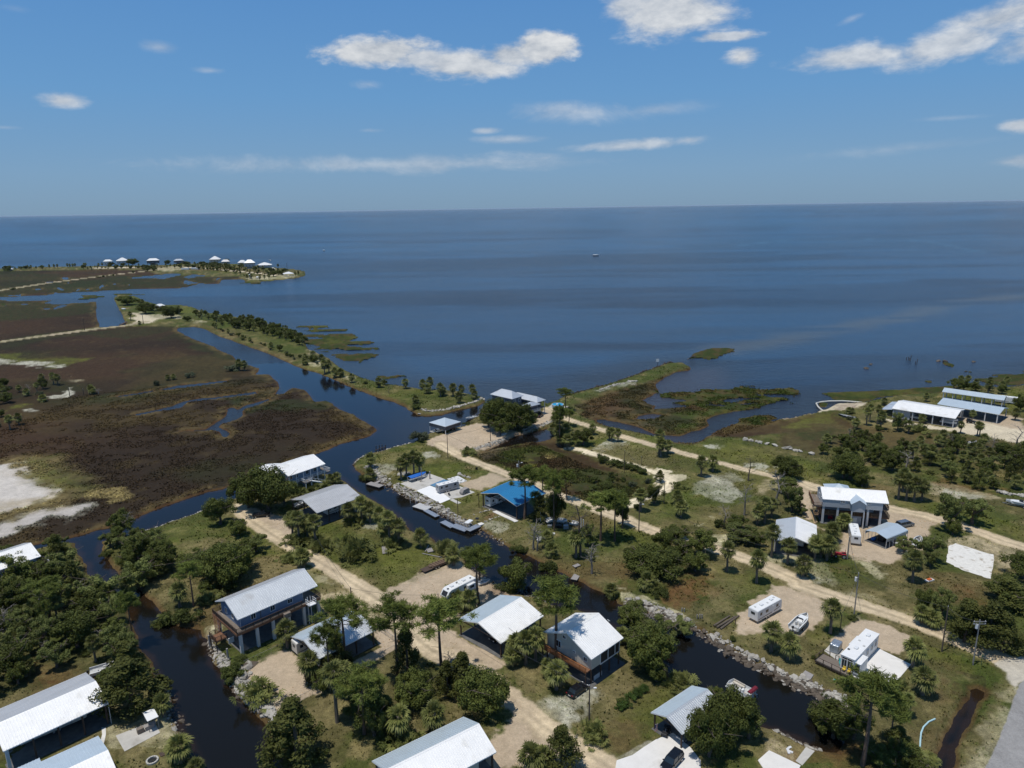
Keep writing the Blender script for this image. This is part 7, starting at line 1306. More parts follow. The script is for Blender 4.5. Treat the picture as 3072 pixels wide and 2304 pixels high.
# --- chain link fences round the garage
def chain(label, z, pts, h=1.3):
 P = [g(z, *q) for q in pts]; t = thing('chain_link_fence', label, 'fence', (P[0].x, P[0].y, 0), 0, 'chain link fences'); mesh_ = MB(); rail = MB(); pm_ = MB().tube([(0,0,-.2),(0,0, h + .05)], .035,6).mesh('post', steel)
 for a, b_ in zip(P[:-1], P[1:]):
  n = max(1, round((b_ - a).length / 2.6))
  for i in range(n + (b_ is P[-1])): q = a.lerp(b_, i / n); link('post', pm_, t, (q.x - P[0].x, q.y - P[0].y, ground_z(q.x, q.y)))
  za, zb = ground_z(a.x, a.y), ground_z(b_.x, b_.y); A_, B_ = Vector((a.x - P[0].x, a.y - P[0].y, za)), Vector((b_.x - P[0].x, b_.y - P[0].y, zb)); rail.bar(A_ + Vector((0,0, h)), B_ + Vector((0,0, h)), .04); m_ = int((b_ - a).length / .28)
  for i in range(m_):
   for d in (-1,1):
    p0 = A_.lerp(B_, i / m_); p1 = A_.lerp(B_, min(1, max(0,(i + d * 2) / m_))); mesh_.bar(p0 + Vector((0,0,.03)), p1 + Vector((0,0, h)), .009)
 rail.build('top_rail', steel, t); mesh_.build('wire_mesh', steel, t)
chain('chain link fence along the grass between the blue house and gravel yard', 'B', [(340,885),(640,745)]); chain('chain link fence on the palm side of the gravel yard', 'B', [(630,1240),(770,1150),(940,1065)]); chain('chain link fence round the paved yard of the pale roofed garage', 'B', [(1185,930),(1480,765),(1530,735),(1350,610)])
# --- 13 cabin-like pieces: lumber trailer, docks
c2, a2, _ = vframe('G', (2110,1415),(1940,1485)); t = thing('flatbed_trailer', 'dark flatbed trailer stacked with weathered timber at the lawn edge', 'trailer', c2, a2); L = 7.5
MB().box(-L / 2, L / 2,-1.05,1.05,.5,.6).bar((L / 2,-.8,.5),(L / 2 + 1.2,0,.5), .1).bar((L / 2,.8,.5),(L / 2 + 1.2,0,.5), .1).build('bed', deckdark, t); bm2 = MB().box(-2.4,2.4,-.1,.1,0,.14).mesh('timber', mat('brown_timber', (.17,.115,.08), .85, var=.3, scale=2))
for k in range(14): o = link('timber', bm2, t, (-1.0 + rng.uniform(-.4,.4), -.85 + .28 * (k % 7), .62 + .16 * (k // 7))); o.rotation_euler.z = rng.uniform(-.06,.06)
for k in range(5): o = link('timber', bm2, t, (-2.6 + k * .8,0,.97)); o.rotation_euler.z = 1.57; o.scale = (.4,1,1)
wheels(t, [(-.6,-1.1),(.3,-1.1),(-.6,1.1),(.3,1.1)], .36)
for k, (a, b_, W_) in enumerate((((1590,1260),(1600,1325), 1.2),((1960,1300),(2010,1290), 2.2))): dock(['small weathered wooden bench frame on the big lawn', 'old wooden landing on the bank by the palmettos'][k], 'G', a, b_, W_, greywood, .35, name=['old_bench', 'landing_stage'][k])
for k, (a, b_) in enumerate((((1945,1310),(1975,1255)),((1920,1325),(2090,1360)))): A_, B_ = g('G', *a, .2), g('G', *b_, .2); c_ = (A_ + B_) / 2; o = MB().bar(A_ - c_, B_ - c_, .22,.12).build('timber_beam', greywood); o.location = (c_.x, c_.y, ground_z(c_.x, c_.y) + .15); tag(o, ['upright pale beam beside the old landing on the bank', 'long pale beam across the lawn near the lumber trailer'][k], 'beam')
# docks on the main canal
dock('L-shaped wooden dock at the rocky point, water-side platform', 'G', (1455,715),(1570,745), 2.3, greywood, -.2,((1605,672),(1510,722))); dock('grey floating dock with an aluminium gangway below the white pad', 'i', (395,895),(620,965), 3.2, gelin, -.3,((690,815),(560,910))); dock('narrow jet-ski ramp dock beyond the floating dock', 'i', (560,985),(770,1100), 1.5, alu, -.35)
dock('grey floating dock below the blue roofed shelter', 'i', (860,1185),(1050,1285), 1.9, alu, -.3); t = dock('railed aluminium barge dock with a white canopy on the canal', 'i', (1040,1250),(1290,1340), 2.2, alu, -.1, name='barge_dock'); Ld = (g('i', 1040,1250) - g('i', 1290,1340)).length; railing(t, [(-Ld / 2,1.1),(Ld / 2,1.1)], .9, alu, 1,1.2,0)
t = dock('aluminium ramp from the railed barge dock to the lawn', 'i', (1295,1345),(1490,1255), 1.9, alu, .1, name='dock_ramp'); c2, a2, _ = vframe('i', (1290,1290),(1350,1250)); t = thing('dock_canopy', 'small white flat canopy on posts over the barge dock', 'canopy', c2, a2); MB().box(-1.3,1.3,-.7,.7,2.3,2.42).build('roof', gel, t); posts(t, [(x, y) for x in (-1.2,1.2) for y in (-.6,.6)], .2,2.3,.07, alu); slab_obj('dock_landing', 'white landing slab where the ramp meets the lawn', 'i', [(1470,1225),(1540,1205),(1590,1230),(1510,1260)], concw, .1)
dock('T-shaped grey dock platform on the far canal bank', 'C', (1215,145),(1285,160), 2.2, greywood, -.1); dock('long grey dock finger reaching into the canal', 'C', (1240,160),(1195,225), 1.5, greywood, -.2); dock('small wooden bench platform above the grey T-shaped dock', 'C', (1195,125),(1238,108), 1.0, greywood, .3, name='bench_platform'); dock('short leaning wooden dock at the tip of the land by the channel', 'N', (985,945),(1050,905), 1.2, greywood, -.2)
for k, (x, yb, yt) in enumerate(((298,868,725),(395,890,750),(605,940,830),(768,1085,915),(957,1160,975),(1092,1190,1060))): b = g('i', x, yb, WATER); o = MB().tube([(0,0,-1),(0,0, top_height(b, 'i', yt))], .07,7).build('dock_pole', lampw); o.location = (b.x, b.y, WATER); tag(o, ['leftmost', 'second', 'third', 'fourth', 'fifth', 'last'][k] + ' of the slim white poles at the floating docks, counted from the left', 'pole', 'white dock poles')
for k, (x, yb, yt, lb) in enumerate(((365,365,305, 'concrete piling behind the blue-tarped boat'),(497,500,255, 'tallest timber piling beside the blue-tarped boat'),(640,450,315, 'thick short piling on the pad right of the tarped boat'),(1497,960,700, 'thin dark post beside the blue roofed shelter'),(1130,1080,800, 'leaning dark trunk post by the garden bed'),(470,500,450, 'short grey piling in front of the tarped boat'))):
 b = g('i', x, yb); r_ = .22 if k in (0,2) else .13 if k in (1,5) else .1; o = MB().tube([(0,0,-.2),(0,0, top_height(b, 'i', yt))], r_, 9).build('piling', greywood if k < 3 else deckdark); o.location = (b.x, b.y, ground_z(b.x, b.y)); tag(o, lb, 'piling')
boat('boat under a bright blue tarpaulin on a trailer on the canal pad', 'i', (290,500),(560,415), 2.3,1.1, 'skiff', trailer=True, tarp=bluecanvas, L=7.0)
slab_obj('concrete_pad', 'cream concrete pad under the blue-tarped boat', 'i', [(120,530),(620,350),(910,455),(640,560),(430,645),(260,590)], conc, .05); slab_obj('concrete_pad', 'bright white concrete pad running down to the canal dock', 'i', [(405,655),(640,565),(760,610),(1000,800),(820,875)], mat('bright_white_concrete', (.80,.80,.79), .85, var=.04, scale=.4, wear=(.66,.66,.65,.66)), .055); slab_obj('concrete_pad', 'concrete pad beneath the small grey trailer', 'i', [(770,615),(1120,560),(1425,680),(1190,770),(1000,797)], conc, .06)
slab_obj('painted_slab', 'blue painted slab beside the small grey trailer', 'i', [(640,555),(880,458),(1000,480),(775,600)], blueflat, .09); slab_obj('flagstone_pad', 'white flagstone terrace behind the small grey trailer', 'i', [(935,445),(1130,390),(1285,480),(1120,540)], mat('flagstones', (.66,.66,.65), .85, var=.1, wear=(.05,.07,.03,.52), scale=2.2), .07); slab_obj('walkway', 'narrow cream walkway slab beside the garden bed', 'i', [(985,815),(1040,795),(1185,865),(1125,890)], conc, .08)
t = rv('small grey and white travel trailer on the concrete pad', 'i', (770,700),(1125,610), 2.4,2.9, rvgrey, 'box'); landmark('the small grey trailer', g('i', 950,660))
c2, a2, _ = vframe('i', (1180,730),(1310,680)); t = thing('covered_trailer', 'grey tarped cart with dark ends near the small grey trailer', 'cart', c2, a2); o = MB().prism([(-1.6,.3),(1.6,.3),(1.6,1.4),(1.0,1.9),(-1.0,1.7),(-1.6,.9)], -.8,.8).build('cover', greywood, t); fixn(o); bevel(o, .1); MB().box(1.0,1.62,-.7,.7,.3,1.35).build('front', black, t); wheels(t, [(0,-.85),(0,.85)], .3)
b = g('i', 980,745); t = thing('patio_chair', 'small dark chair lying on the concrete pad', 'chair', (b.x, b.y, ground_z(b.x, b.y) + .07), .7); MB().box(-.3,.3,-.3,.3,.35,.42).build('seat', black, t); MB().box(-.3,.3,.25,.32,.42,.95).build('backrest', black, t); [MB().box(x - .02, x + .02, y - .02, y + .02,0,.35).build('leg', black, t) for x in (-.27,.27) for y in (-.27,.27)]
b = g('i', 1465,1200); t = thing('grill_stand', 'black barbecue grill on a post at the top of the dock ramp', 'grill', (b.x, b.y, ground_z(b.x, b.y))); MB().box(-.08,.08,-.08,.08,0,.9).build('post', steel, t); bevel(MB().box(-.5,.5,-.35,.35,.9,1.35).build('firebox', black, t), .1)
b = g('i', 1455,300); t = thing('lawn_sign', 'small dark stand alone on the lawn by the road', 'stand', (b.x, b.y, ground_z(b.x, b.y)), .5); MB().box(-.4,.4,-.05,.05,.3,1.2).build('board', black, t); MB().box(-.35,-.3,-.04,.04,0,.3).box(.3,.35,-.04,.04,0,.3).build('leg', black, t)
for k, (a, b_, lb) in enumerate((((1120,1075),(1190,1055), 'white boat wreck nearest the blue roof under the dead trees'),((1210,1065),(1300,1075), 'white skiff lying among the dark-trunked trees'),((1330,1070),(1400,1085), 'white skiff rightmost in the clutter under the trees'),((1040,1222),(1100,1216), 'white skiff lying near the canal bank palms'))): boat(lb, 'H', a, b_, 2.0,.8, 'skiff', trailer=k < 2)
for k, (x, y, w_, h_, m_) in enumerate(((1230,1100,1.6,.8, black),(1290,1110,1.4,1.1, rvgrey),(1150,1100,1.3,.7, steel),(1070,1050,.25,3.2, trimw),(1420,1100,.25,3.0, trimw),(1440,1105,.25,2.8, trimw),(1180,1165,1.0,.5, lampw),(1430,1160,2.4,.5, alu))):
 b = g('H', x, y); o = bevel(MB().box(-w_ / 2, w_ / 2,-w_ * .35, w_ * .35,0, h_).build('discarded_post' if h_ > 2 else 'storage_box', m_), .04); o.location = (b.x, b.y, ground_z(b.x, b.y)); tag(o, ['black box in the clutter under the dead trees', 'grey box beside the black one under the dead trees', 'low steel box beside the boat wreck', 'white post left of the clutter under the trees', 'left white post right of the tree clutter', 'right white post right of the tree clutter', 'small white box on the grass below the clutter', 'low aluminium frame by the dark-trunked tree'][k], 'post' if h_ > 2 else 'box')
# --- 14 blue roofed shelter
t, L, W, c, ang = shelter('rv_shelter', 'bright blue metal roofed shelter over a grey and white fifth-wheel', 'shelter', 'H', (865,918),(1115,805),(825,693), 4.5,2.0, blueroof, deckdark, 4,2,.3, phrase='the bright blue roof', rib=.6)
rv('grey and white fifth-wheel trailer parked under the bright blue roof', 'H', (620,925),(800,850), 2.5,3.5, rvwhite, 'fifth', slide=[(-1.5,2.4,-1)], roofm=black, L=10)
slab_obj('concrete_edge', 'white concrete strip along the open side of the blue roofed shelter', 'H', [(655,965),(690,955),(880,1045),(850,1055)], concw, .12)
# --- 15 hip roofed boathouse
c, ang, L, W, s = frame('H', (107,183),(247,220),(385,178), 4.0); t = thing('boathouse', 'open boathouse with a pale pyramid roof and dark side screens by the channel', 'boathouse', c, ang); hip(t, L, W, 4.0,1.7, paleroof, ridge=.3); posts(t, [(i * (L / 2 - .2), j * (W / 2 - .2)) for i in (-1,0,1) for j in (-1,1)], -.3,4.0,.2, trimw)
MB().box(-L / 2 + .05, L / 2 - .05,-W / 2 + .05,-W / 2 + .1,2.4,3.85).box(-L / 2 + .05, L / 2 - .05, W / 2 - .1, W / 2 - .05,2.4,3.85).box(L / 2 - .1, L / 2 - .05,-W / 2 + .1, W / 2 - .1,2.4,3.85).box(-L / 2 + .05,-L / 2 + .1,-W / 2 + .1, W / 2 - .1,2.4,3.85).build('side_screen', mat('slate_screen', (.06,.07,.085), .7), t); MB().box(-L / 2, L / 2,-W / 2, W / 2,-.3,.08).build('slab', conc, t); landmark('the pyramid roofed boathouse', c)
boat('grey covered boat stored in the open boathouse', 'H', (180,285),(260,265), 2.2,1.0, 'skiff', trailer=True, tarp=carsilver, L=6); car('dark utility vehicle parked inside the open boathouse', 'H', (290,262),(340,250), carblack, 3.2,1.6, 'suv', name='utility_vehicle', cat='utility vehicle')
# --- 16 grey house on the point
c, ang, L, W, s = frame('f', (212,297),(668,398),(978,345), 8.6); t = thing('grey_house', 'tall slate grey house with light metal hip roofs on the sea point', 'house', c, ang); hip(t, L, W, 8.6,2.4, galv); walls(t, -L / 2 + .6, L / 2 - .6,-W / 2 + .6, W / 2 - .6,.1,8.5, walldark, 0, lap=.3)
print('grey house', L, W, math.degrees(ang))
for x in (-.9,.9): windowp(t, x, -W / 2 + .56,6.2,.9,1.4); windowp(t, x + 1.2,-W / 2 + .56,2.8,.9,1.4)
for y in (-1.5,1.5): windowp(t, L / 2 - .56, y, 6.2,.9,1.4, 'x+')
c3, ang3, L3, W3, s3 = frame('f', (600,330),(1190,467),(1322,405), 6.4); q0 = Matrix.Rotation(-ang, 3, 'Z') @ Vector((c3.x - c.x, c3.y - c.y, 0)); rr_ = bpy.data.objects.new('rear_wing', None); rr_.location = q0; rr_.rotation_euler.z = ang3 - ang
w1 = MB(); w1.box(-L3 / 2 + .5, L3 / 2 - 2.4,-W3 / 2 + .5, W3 / 2 - .5,3.2,6.3); o = w1.build('wing_wall', walldark, t); o.location = q0; o.rotation_euler.z = ang3 - ang
o = hip(t, L3, W3,6.4,1.6, galv, 'wing_roof'); o.location = q0; o.rotation_euler.z = ang3 - ang
o = MB().box(-L3 / 2, L3 / 2 - .2,-W3 / 2 + .2, W3 / 2 - .2,3.0,3.2).build('porch_floor', deckw, t); o.location = q0; o.rotation_euler.z = ang3 - ang
for i in (-1,1):
 for fx in (L3 / 2 - .4, L3 / 2 - 3, L3 / 2 - 6):
  o = MB().box(fx - .12, fx + .12, i * (W3 / 2 - .4) - .12, i * (W3 / 2 - .4) + .12,-.2,6.35).build('post', trimw, t); o.location = q0; o.rotation_euler.z = ang3 - ang
c4, ang4, L4, W4, s4 = frame('f', (855,537),(968,571),(1205,483), 6.0); q4 = Matrix.Rotation(-ang, 3, 'Z') @ Vector((c4.x - c.x, c4.y - c.y, 0)); o = hip(t, L4, W4,6.0,1.4, galv, 'porch_roof'); o.location = q4; o.rotation_euler.z = ang4 - ang
for nm, (a_, b_, c_, d_, e_, f_), m_ in (('porch_wall', (-L4 / 2 + .4, L4 / 2 - 1.6,-W4 / 2 + .4, W4 / 2 - .4,.1,5.9), walldark),('porch_floor', (-L4 / 2 + .2, L4 / 2 - .1,-W4 / 2 + .2, W4 / 2 - .2,3.0,3.2), trimw)): o = MB().box(a_, b_, c_, d_, e_, f_).build(nm, m_, t); o.location = q4; o.rotation_euler.z = ang4 - ang
rl = railing(t, [(L4 / 2 - .15,-W4 / 2 + .3),(L4 / 2 - .15, W4 / 2 - .3)], 3.2, trimw, 1,1.5,.2); rl.location = q4; rl.rotation_euler.z = ang4 - ang; landmark('the grey house on the point', c)
b = g('f', 1610,500,1.2); t = thing('swimming_pool', 'round blue above-ground pool beside the tall pine on the point', 'pool', (b.x, b.y, ground_z(b.x, b.y)))
n = 24; R1 = 2.7; w = MB(); w.add([(math.cos(k * 6.2832 / n) * R1, math.sin(k * 6.2832 / n) * R1, zz) for zz in (0,1.2) for k in range(n)], [(k, (k + 1) % n, n + (k + 1) % n, n + k) for k in range(n)]); w.build('pool_wall', poolwall, t); MB().tube([(0,0,1.02),(0,0,1.05)], 2.66,24).build('water', poolblue, t)
rim = MB(); [rim.bar((math.cos(k * 6.2832 / n) * R1, math.sin(k * 6.2832 / n) * R1,1.22),(math.cos((k + 1) * 6.2832 / n) * R1, math.sin((k + 1) * 6.2832 / n) * R1,1.22), .16,.07) for k in range(n)]; rim.build('rim', trimw, t); MB().tube([(-.2,.4,1.06),(-.2,.4,1.3)], .55,12).build('float', gel, t); MB().box(-.3,.3,-R1 - .3,-R1 - .1,0,1.3).build('ladder', trimw, t)
b = g('f', 1590,605); o = MB().box(-1,1,-.7,.7,0,.12).build('red_mat', mat('faded_red', (.42,.14,.11), .8)); o.location = (b.x, b.y, ground_z(b.x, b.y)); tag(o, 'faded red mat on the sand in front of the round pool', 'mat')
boat('white centre-console boat moored beside the big oaks in the channel', 'H', (520,135),(430,160), 2.3,1.0, 'console', L=7.0); bpy.data.objects[-1] if False else None
car('dark truck parked in the shade beneath the grey house', 'f', (1200,790),(1280,730), carblack, 5,2, 'pickup', name='pickup_truck', cat='pickup'); b = g('H', 755,305); t = boat('small white boat on the sand under the big oaks', 'H', (735,308),(775,298), 1.5,.6, 'skiff', L=3.2)
# --- 17 big white roofed house and the grey carport beside it
c, ang, L, W, s = frame('e', (565,655),(1300,405),(905,240), 6.6); t = thing('stilt_house', 'big blue-grey house with a brilliant white roof and white railed decks', 'house', c, ang); print('big', L, W)
gable(t, L, W, 6.6,2.1, whiteroof, .5); walls(t, -L / 2 + .8, L / 2 - .8,-W / 2 + 2.0, W / 2 - .8,3.4,6.55, wallbluegrey, 1.6); MB().box(-L / 2 + 1,0,-W / 2 + 2.4, W / 2 - 1,0,3.3).build('ground_floor', wallbluegrey, t); deckp(t, -L / 2 + .2, L / 2 + 2.0,-W / 2 + .3, W / 2 - 1,3.4, deckw)
railing(t, [(-L / 2 + .2,-W / 2 + .3),(L / 2 + 2.0,-W / 2 + .3),(L / 2 + 2.0, W / 2 - 3),(L / 2 - .8, W / 2 - 3)], 3.4, trimw, 1,1.8,.16); posts(t, [(-L / 2 + .4 + (L - .8) * i / 5,-W / 2 + .35) for i in range(6)] + [(L / 2 - .4, W / 2 - 1)], -.1,6.5,.22, trimw); stairs(t, (-.2,-W / 2 - 1.6,3.4),(5.8,-W / 2 - 1.6,.6), 1.4, trimw); deckp(t, -2.6,-.2,-W / 2 - 2.4,-W / 2 + .25,3.4, deckw, 'landing'); railing(t, [(-2.6,-W / 2 + .2),(-2.6,-W / 2 - 2.4),(-.2,-W / 2 - 2.4)], 3.4, trimw); posts(t, [(-2.5,-W / 2 - 2.3),(-.3,-W / 2 - 2.3)], 0,3.1,.2, trimw)
for x in (-5.2,-3,1.2,4.2): windowp(t, x, -W / 2 + 1.95,4.4,1.0,1.3)
windowp(t, L / 2 - .75,0,4.4,1.2,1.3, 'x+'); o = MB().add([(-L / 2 - 4.2,-1.5,6.5),(-L / 2 + 2,-1.5,6.5),(-L / 2 - 4.2, W / 2 + 2.2,6.5),(-L / 2 + 4.5, W / 2 + 2.2,6.5),(-L / 2 - .8, W / 2 - 1.5,8.6),(-L / 2 + 4,0,8.5),(-L / 2 + 1.4,1,8.68)], [(0,1,5,6,4),(0,4,2),(2,4,3),(3,4,6,5)]).build('wing_roof', whiteroof, t); MB().box(-L / 2 - 3.5,-L / 2 + .7,-1, W / 2 + 1.5,3.4,6.45).build('wing_wall', wallbluegrey, t); landmark('the big white-roofed house', c)
t, L, W, c, ang = shelter('rv_shelter', 'large weathered grey metal shelter over trailers between palms', 'shelter', 'e', (1135,1388),(2025,1068),(1525,812), 4.5,2.1, greyroof, deckdark, 5,2,.25, phrase='the large grey shelter')
rv('white trailer with dark windows parked under the large grey shelter', 'e', (1300,1440),(1720,1290), 2.4,3.0, rvwhite, 'box', L=7.5); boat('dark boat on a trailer under the open end of the large grey shelter', 'e', (760,1290),(960,1220), 2.0,.9, 'skiff', trailer=True, m=rvgrey, L=6)
car('dark truck parked in deep oak shade by the large grey shelter', 'G', (480,1010),(590,1000), carblack, 5,2, 'pickup', name='pickup_truck', cat='pickup')
# --- 18 right stilt house
c, ang, L, W, s = frame('c', (445,435),(1735,528),(1600,292), 7.6); D = 5.3; t = thing('stilt_house', 'white-roofed grey house on white piers with a gabled bay and brown decks', 'house', c, ang); print('J', L, W)
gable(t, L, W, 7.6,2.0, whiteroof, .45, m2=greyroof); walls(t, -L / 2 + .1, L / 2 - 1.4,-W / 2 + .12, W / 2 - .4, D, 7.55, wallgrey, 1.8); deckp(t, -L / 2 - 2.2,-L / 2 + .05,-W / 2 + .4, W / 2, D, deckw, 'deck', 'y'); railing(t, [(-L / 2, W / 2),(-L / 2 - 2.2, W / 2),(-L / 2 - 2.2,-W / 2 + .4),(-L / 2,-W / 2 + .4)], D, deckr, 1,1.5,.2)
deckp(t, L / 2 - 1.4, L / 2 + .4,-W / 2 + 1, W / 2, D, deckw, 'deck', 'y'); railing(t, [(L / 2 - 1.3,-W / 2 + 1),(L / 2 + .4,-W / 2 + 1),(L / 2 + .4, W / 2)], D, deckdark, 1,1.5,.2)
mid = 2.7; deckp(t, -L / 2 - .3, L / 2 + .8,-W / 2 + 1.0, W / 2, mid, deckr, 'lower_deck'); railing(t, [(-L / 2 - .3,-W / 2 + 1.0),(L / 2 + .8,-W / 2 + 1.0),(L / 2 + .8, W / 2)], mid, mat('tan_rail_wood', (.30,.19,.10), .75, var=.15), 1,2.2,.22); walls(t, -L / 2 + 1.5, L / 2 - 2.5,0, W / 2 - .8, mid, D - .1, wallgrey)
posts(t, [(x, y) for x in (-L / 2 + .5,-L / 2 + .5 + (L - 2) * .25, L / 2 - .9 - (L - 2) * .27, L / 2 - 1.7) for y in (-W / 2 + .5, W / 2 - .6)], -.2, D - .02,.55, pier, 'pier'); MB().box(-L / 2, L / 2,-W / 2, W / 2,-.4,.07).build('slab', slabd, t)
bx0 = -L * .5 + L * .435; bx1 = bx0 + 3.4; MB().box(bx0, bx1,-W / 2 - 1.6,-W / 2 + .1, D - .3,7.5).build('bay_wall', wallgrey, t); MB().prism([(bx0,7.5),(bx1,7.5),((bx0 + bx1) / 2,8.6)], -W / 2 - 1.58,-W / 2 + .2).build('bay_gable', wallgrey, t)
for sg in (-1,1):
 xm = (bx0 + bx1) / 2; xe = xm + sg * 2.1; o = MB().slab([(xe, -W / 2 - 2.0,7.35),(xm, -W / 2 - 2.0,8.75),(xm, -W / 2 + 3.0,8.75),(xe, -W / 2 + 1.2,7.75)][::(1 if sg < 0 else -1)], .06).build('bay_roof', paleroof, t)
posts(t, [(bx0 + .1,-W / 2 - 1.5),(bx1 - .1,-W / 2 - 1.5)], -.2, D - .3,.3, pier); doorp(t, (bx0 + bx1) / 2,-W / 2 + .9,.1,1.0,2.1); MB().box(bx0, bx1,-W / 2 + .95,-W / 2 + 1.1,.07,2.6).build('entry_wall', wallgrey, t); windowp(t, -L / 2 + L * .31,-W / 2 + .09, D + 1.5,1.1,.5); windowp(t, -L / 2 + L * .715,-W / 2 + .09, D + 1.6,.6,.35); windowp(t, -L / 2 + .07,.5, D + .8,.9,1.2, 'x-'); windowp(t, -L / 2 + .07,-2.4, D + .2,.9,1.9, 'x-')
stairs(t, (-L / 2 - 1.4, W / 2 - .5, D - .1),(-L / 2 - 1.4,-W / 2 - .2, mid), 1.1, mat('tan_rail_wood', (.30,.19,.10)), 'stairs')
o = MB(); rx = -L / 2 + L * .36; o = hip(t, 7.0,8.0,6.6,1.9, paleroof, 'rear_roof', (rx, W / 2 + 1.8), 0.2); MB().box(rx - 3, rx + 3, W / 2 + .1, W / 2 + 5, D - 2,6.5).build('rear_wall', wallgrey, t); posts(t, [(rx - 3, W / 2 + 4.8),(rx + 3, W / 2 + 4.8)], -.2,6.4,.3, pier); landmark('the right-hand stilt house', c)
for x, y, w_, d_, h_, m_ in [(-6,-1,1.2,.8,1, redp),(-3.5,1.5,2,1,.8, bluecanvas),(3.5,1.0,2,1.3,1.0, black),(6,2,1,1,1.2, lampw)]: bevel(MB().box(x, x + w_, y, y + d_, .07, h_).build('stored_crate', m_, t), .05)
slab_obj('ramp_boards', 'pale yellow wooden ramp beside the right-hand stilt house', 'c', [(210,690),(255,680),(345,890),(275,915)], yellowwood, .15)
# --- 19 carport arch, trailer, pickup, tractor
c, ang, L, W, s = frame('c', (1610,1190),(2030,1020),(1880,880), 2.9); W = 6.2; t = thing('metal_carport', 'rounded pale blue metal carport on thin posts beside the stilt house', 'carport', c, ang); print('arch', L)
prof = [(-W / 2,2.1),(-W / 2,2.85),(-W / 2 + .12,3.05),(0,3.75),(W / 2 - .12,3.05),(W / 2,2.85),(W / 2,2.1)]; mb = MB()
for (a_, b_) in zip(prof[:-1], prof[1:]): mb.slab([(-L / 2, a_[0], a_[1]),(L / 2, a_[0], a_[1]),(L / 2, b_[0], b_[1]),(-L / 2, b_[0], b_[1])], .04)
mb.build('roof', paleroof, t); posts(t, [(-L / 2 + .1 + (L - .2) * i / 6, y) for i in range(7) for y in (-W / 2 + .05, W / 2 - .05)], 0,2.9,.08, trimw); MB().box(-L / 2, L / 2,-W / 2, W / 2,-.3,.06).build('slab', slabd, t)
for x, y, w_, d_, h_, m_ in [(-2,-.5,2.2,1.6,1.6, black),(1,.5,1.5,1,1.1, steel),(-3.2,1.5,1.2,.8,.8, bluecanvas)]: bevel(MB().box(x, x + w_, y, y + d_, .07, h_).build('stored_crate', m_, t), .08)
landmark('the rounded metal carport', c)
rv('white travel trailer standing end-on beside the rounded metal carport', 'c', (1085,1360),(1015,1080), 2.4,3.0, rvwhite, 'box', L=8.5); t = car('silver blue pickup truck with a cap parked behind the metal carport', 'c', (1945,990),(2140,950), carsilver, 5.4,2.0, 'suv', name='pickup_truck', cat='pickup')
c2, a2, _ = vframe('c', (870,1590),(740,1570)); t = thing('tractor', 'red tractor parked under the palms by the utility pole', 'tractor', c2, a2); bevel(MB().box(0,1.6,-.35,.35,.7,1.35).build('hood', redp, t), .1); bevel(MB().box(-.9,.0,-.5,.5,.6,1.0).build('body', redp, t), .08); MB().box(-.6,-.1,-.25,.25,1.0,1.4).build('seat', black, t); [bevel(MB().box(-1.1,.05, s_ * .5, s_ * .85,1.25,1.35).build('fender', redp, t), .04) for s_ in (-1,1)]; MB().bar((-.8,-.45,1.3),(-.8,-.45,2.3), .06).bar((-.8,.45,1.3),(-.8,.45,2.3), .06).bar((-.8,-.45,2.3),(-.8,.45,2.3), .06).build('roll_bar', redp, t); MB().bar((1.0,-.5,.9),(2.2,-.5,.5), .1).bar((1.0,.5,.9),(2.2,.5,.5), .1).box(2.2,2.6,-.8,.8,.2,.8).build('loader', redp, t); wheels(t, [(-.6,-.75),(-.6,.75)], .62); wheels(t, [(1.3,-.6),(1.3,.6)], .38)
for a, b_, lb in (((1010,1470),(1100,1420), 'white boat nearest the metal carport behind the oak'),((1190,1500),(1235,1420), 'white boat right of the oak on the gravel lot')): boat(lb, 'J', a, b_, 2.1,.9, 'console', trailer=True, L=5.8)
boat('white motorboat standing on the grass at the far right edge', 'J', (2230,1130),(2050,1100), 2.2,1.0, 'cuddy', trailer=True, L=7.2)
# --- 20 small white-roofed cabin with trailer
c, ang, L, W, s = frame('I', (1570,1233),(1590,1025),(1990,1105), 3.6); t = thing('rv_shelter', 'white ribbed roof shelter with a trailer beside the dirt road palms', 'shelter', c, ang); print('I', L, W); rise = 1.7
gable(t, L, W, 3.6, rise, whiteroof, .45, m2=galv); posts(t, [(x, y) for x in (-L / 2 + .4,0, L / 2 - .4) for y in (-W / 2 + .4, W / 2 - .4)], -.1,3.55,.18, deckdark); MB().box(-L / 2, L / 2,-W / 2, W / 2,-.3,.06).build('slab', slabd, t); MB().box(-L / 2 + 1, L / 2 - .5,-W / 2 + .5,-W / 2 + .6,.06,3.5).build('wall', walldark, t); landmark('the white ribbed-roof shelter', c)
rv('white trailer with its nose under the white ribbed roof', 'I', (1860,1180),(1800,1330), 2.4,3.1, rvwhite, 'box', L=7.5); boat('white boat with its bow showing under the white ribbed roof', 'I', (1650,1230),(1660,1330), 1.9,.9, 'skiff', trailer=True, L=5.5)
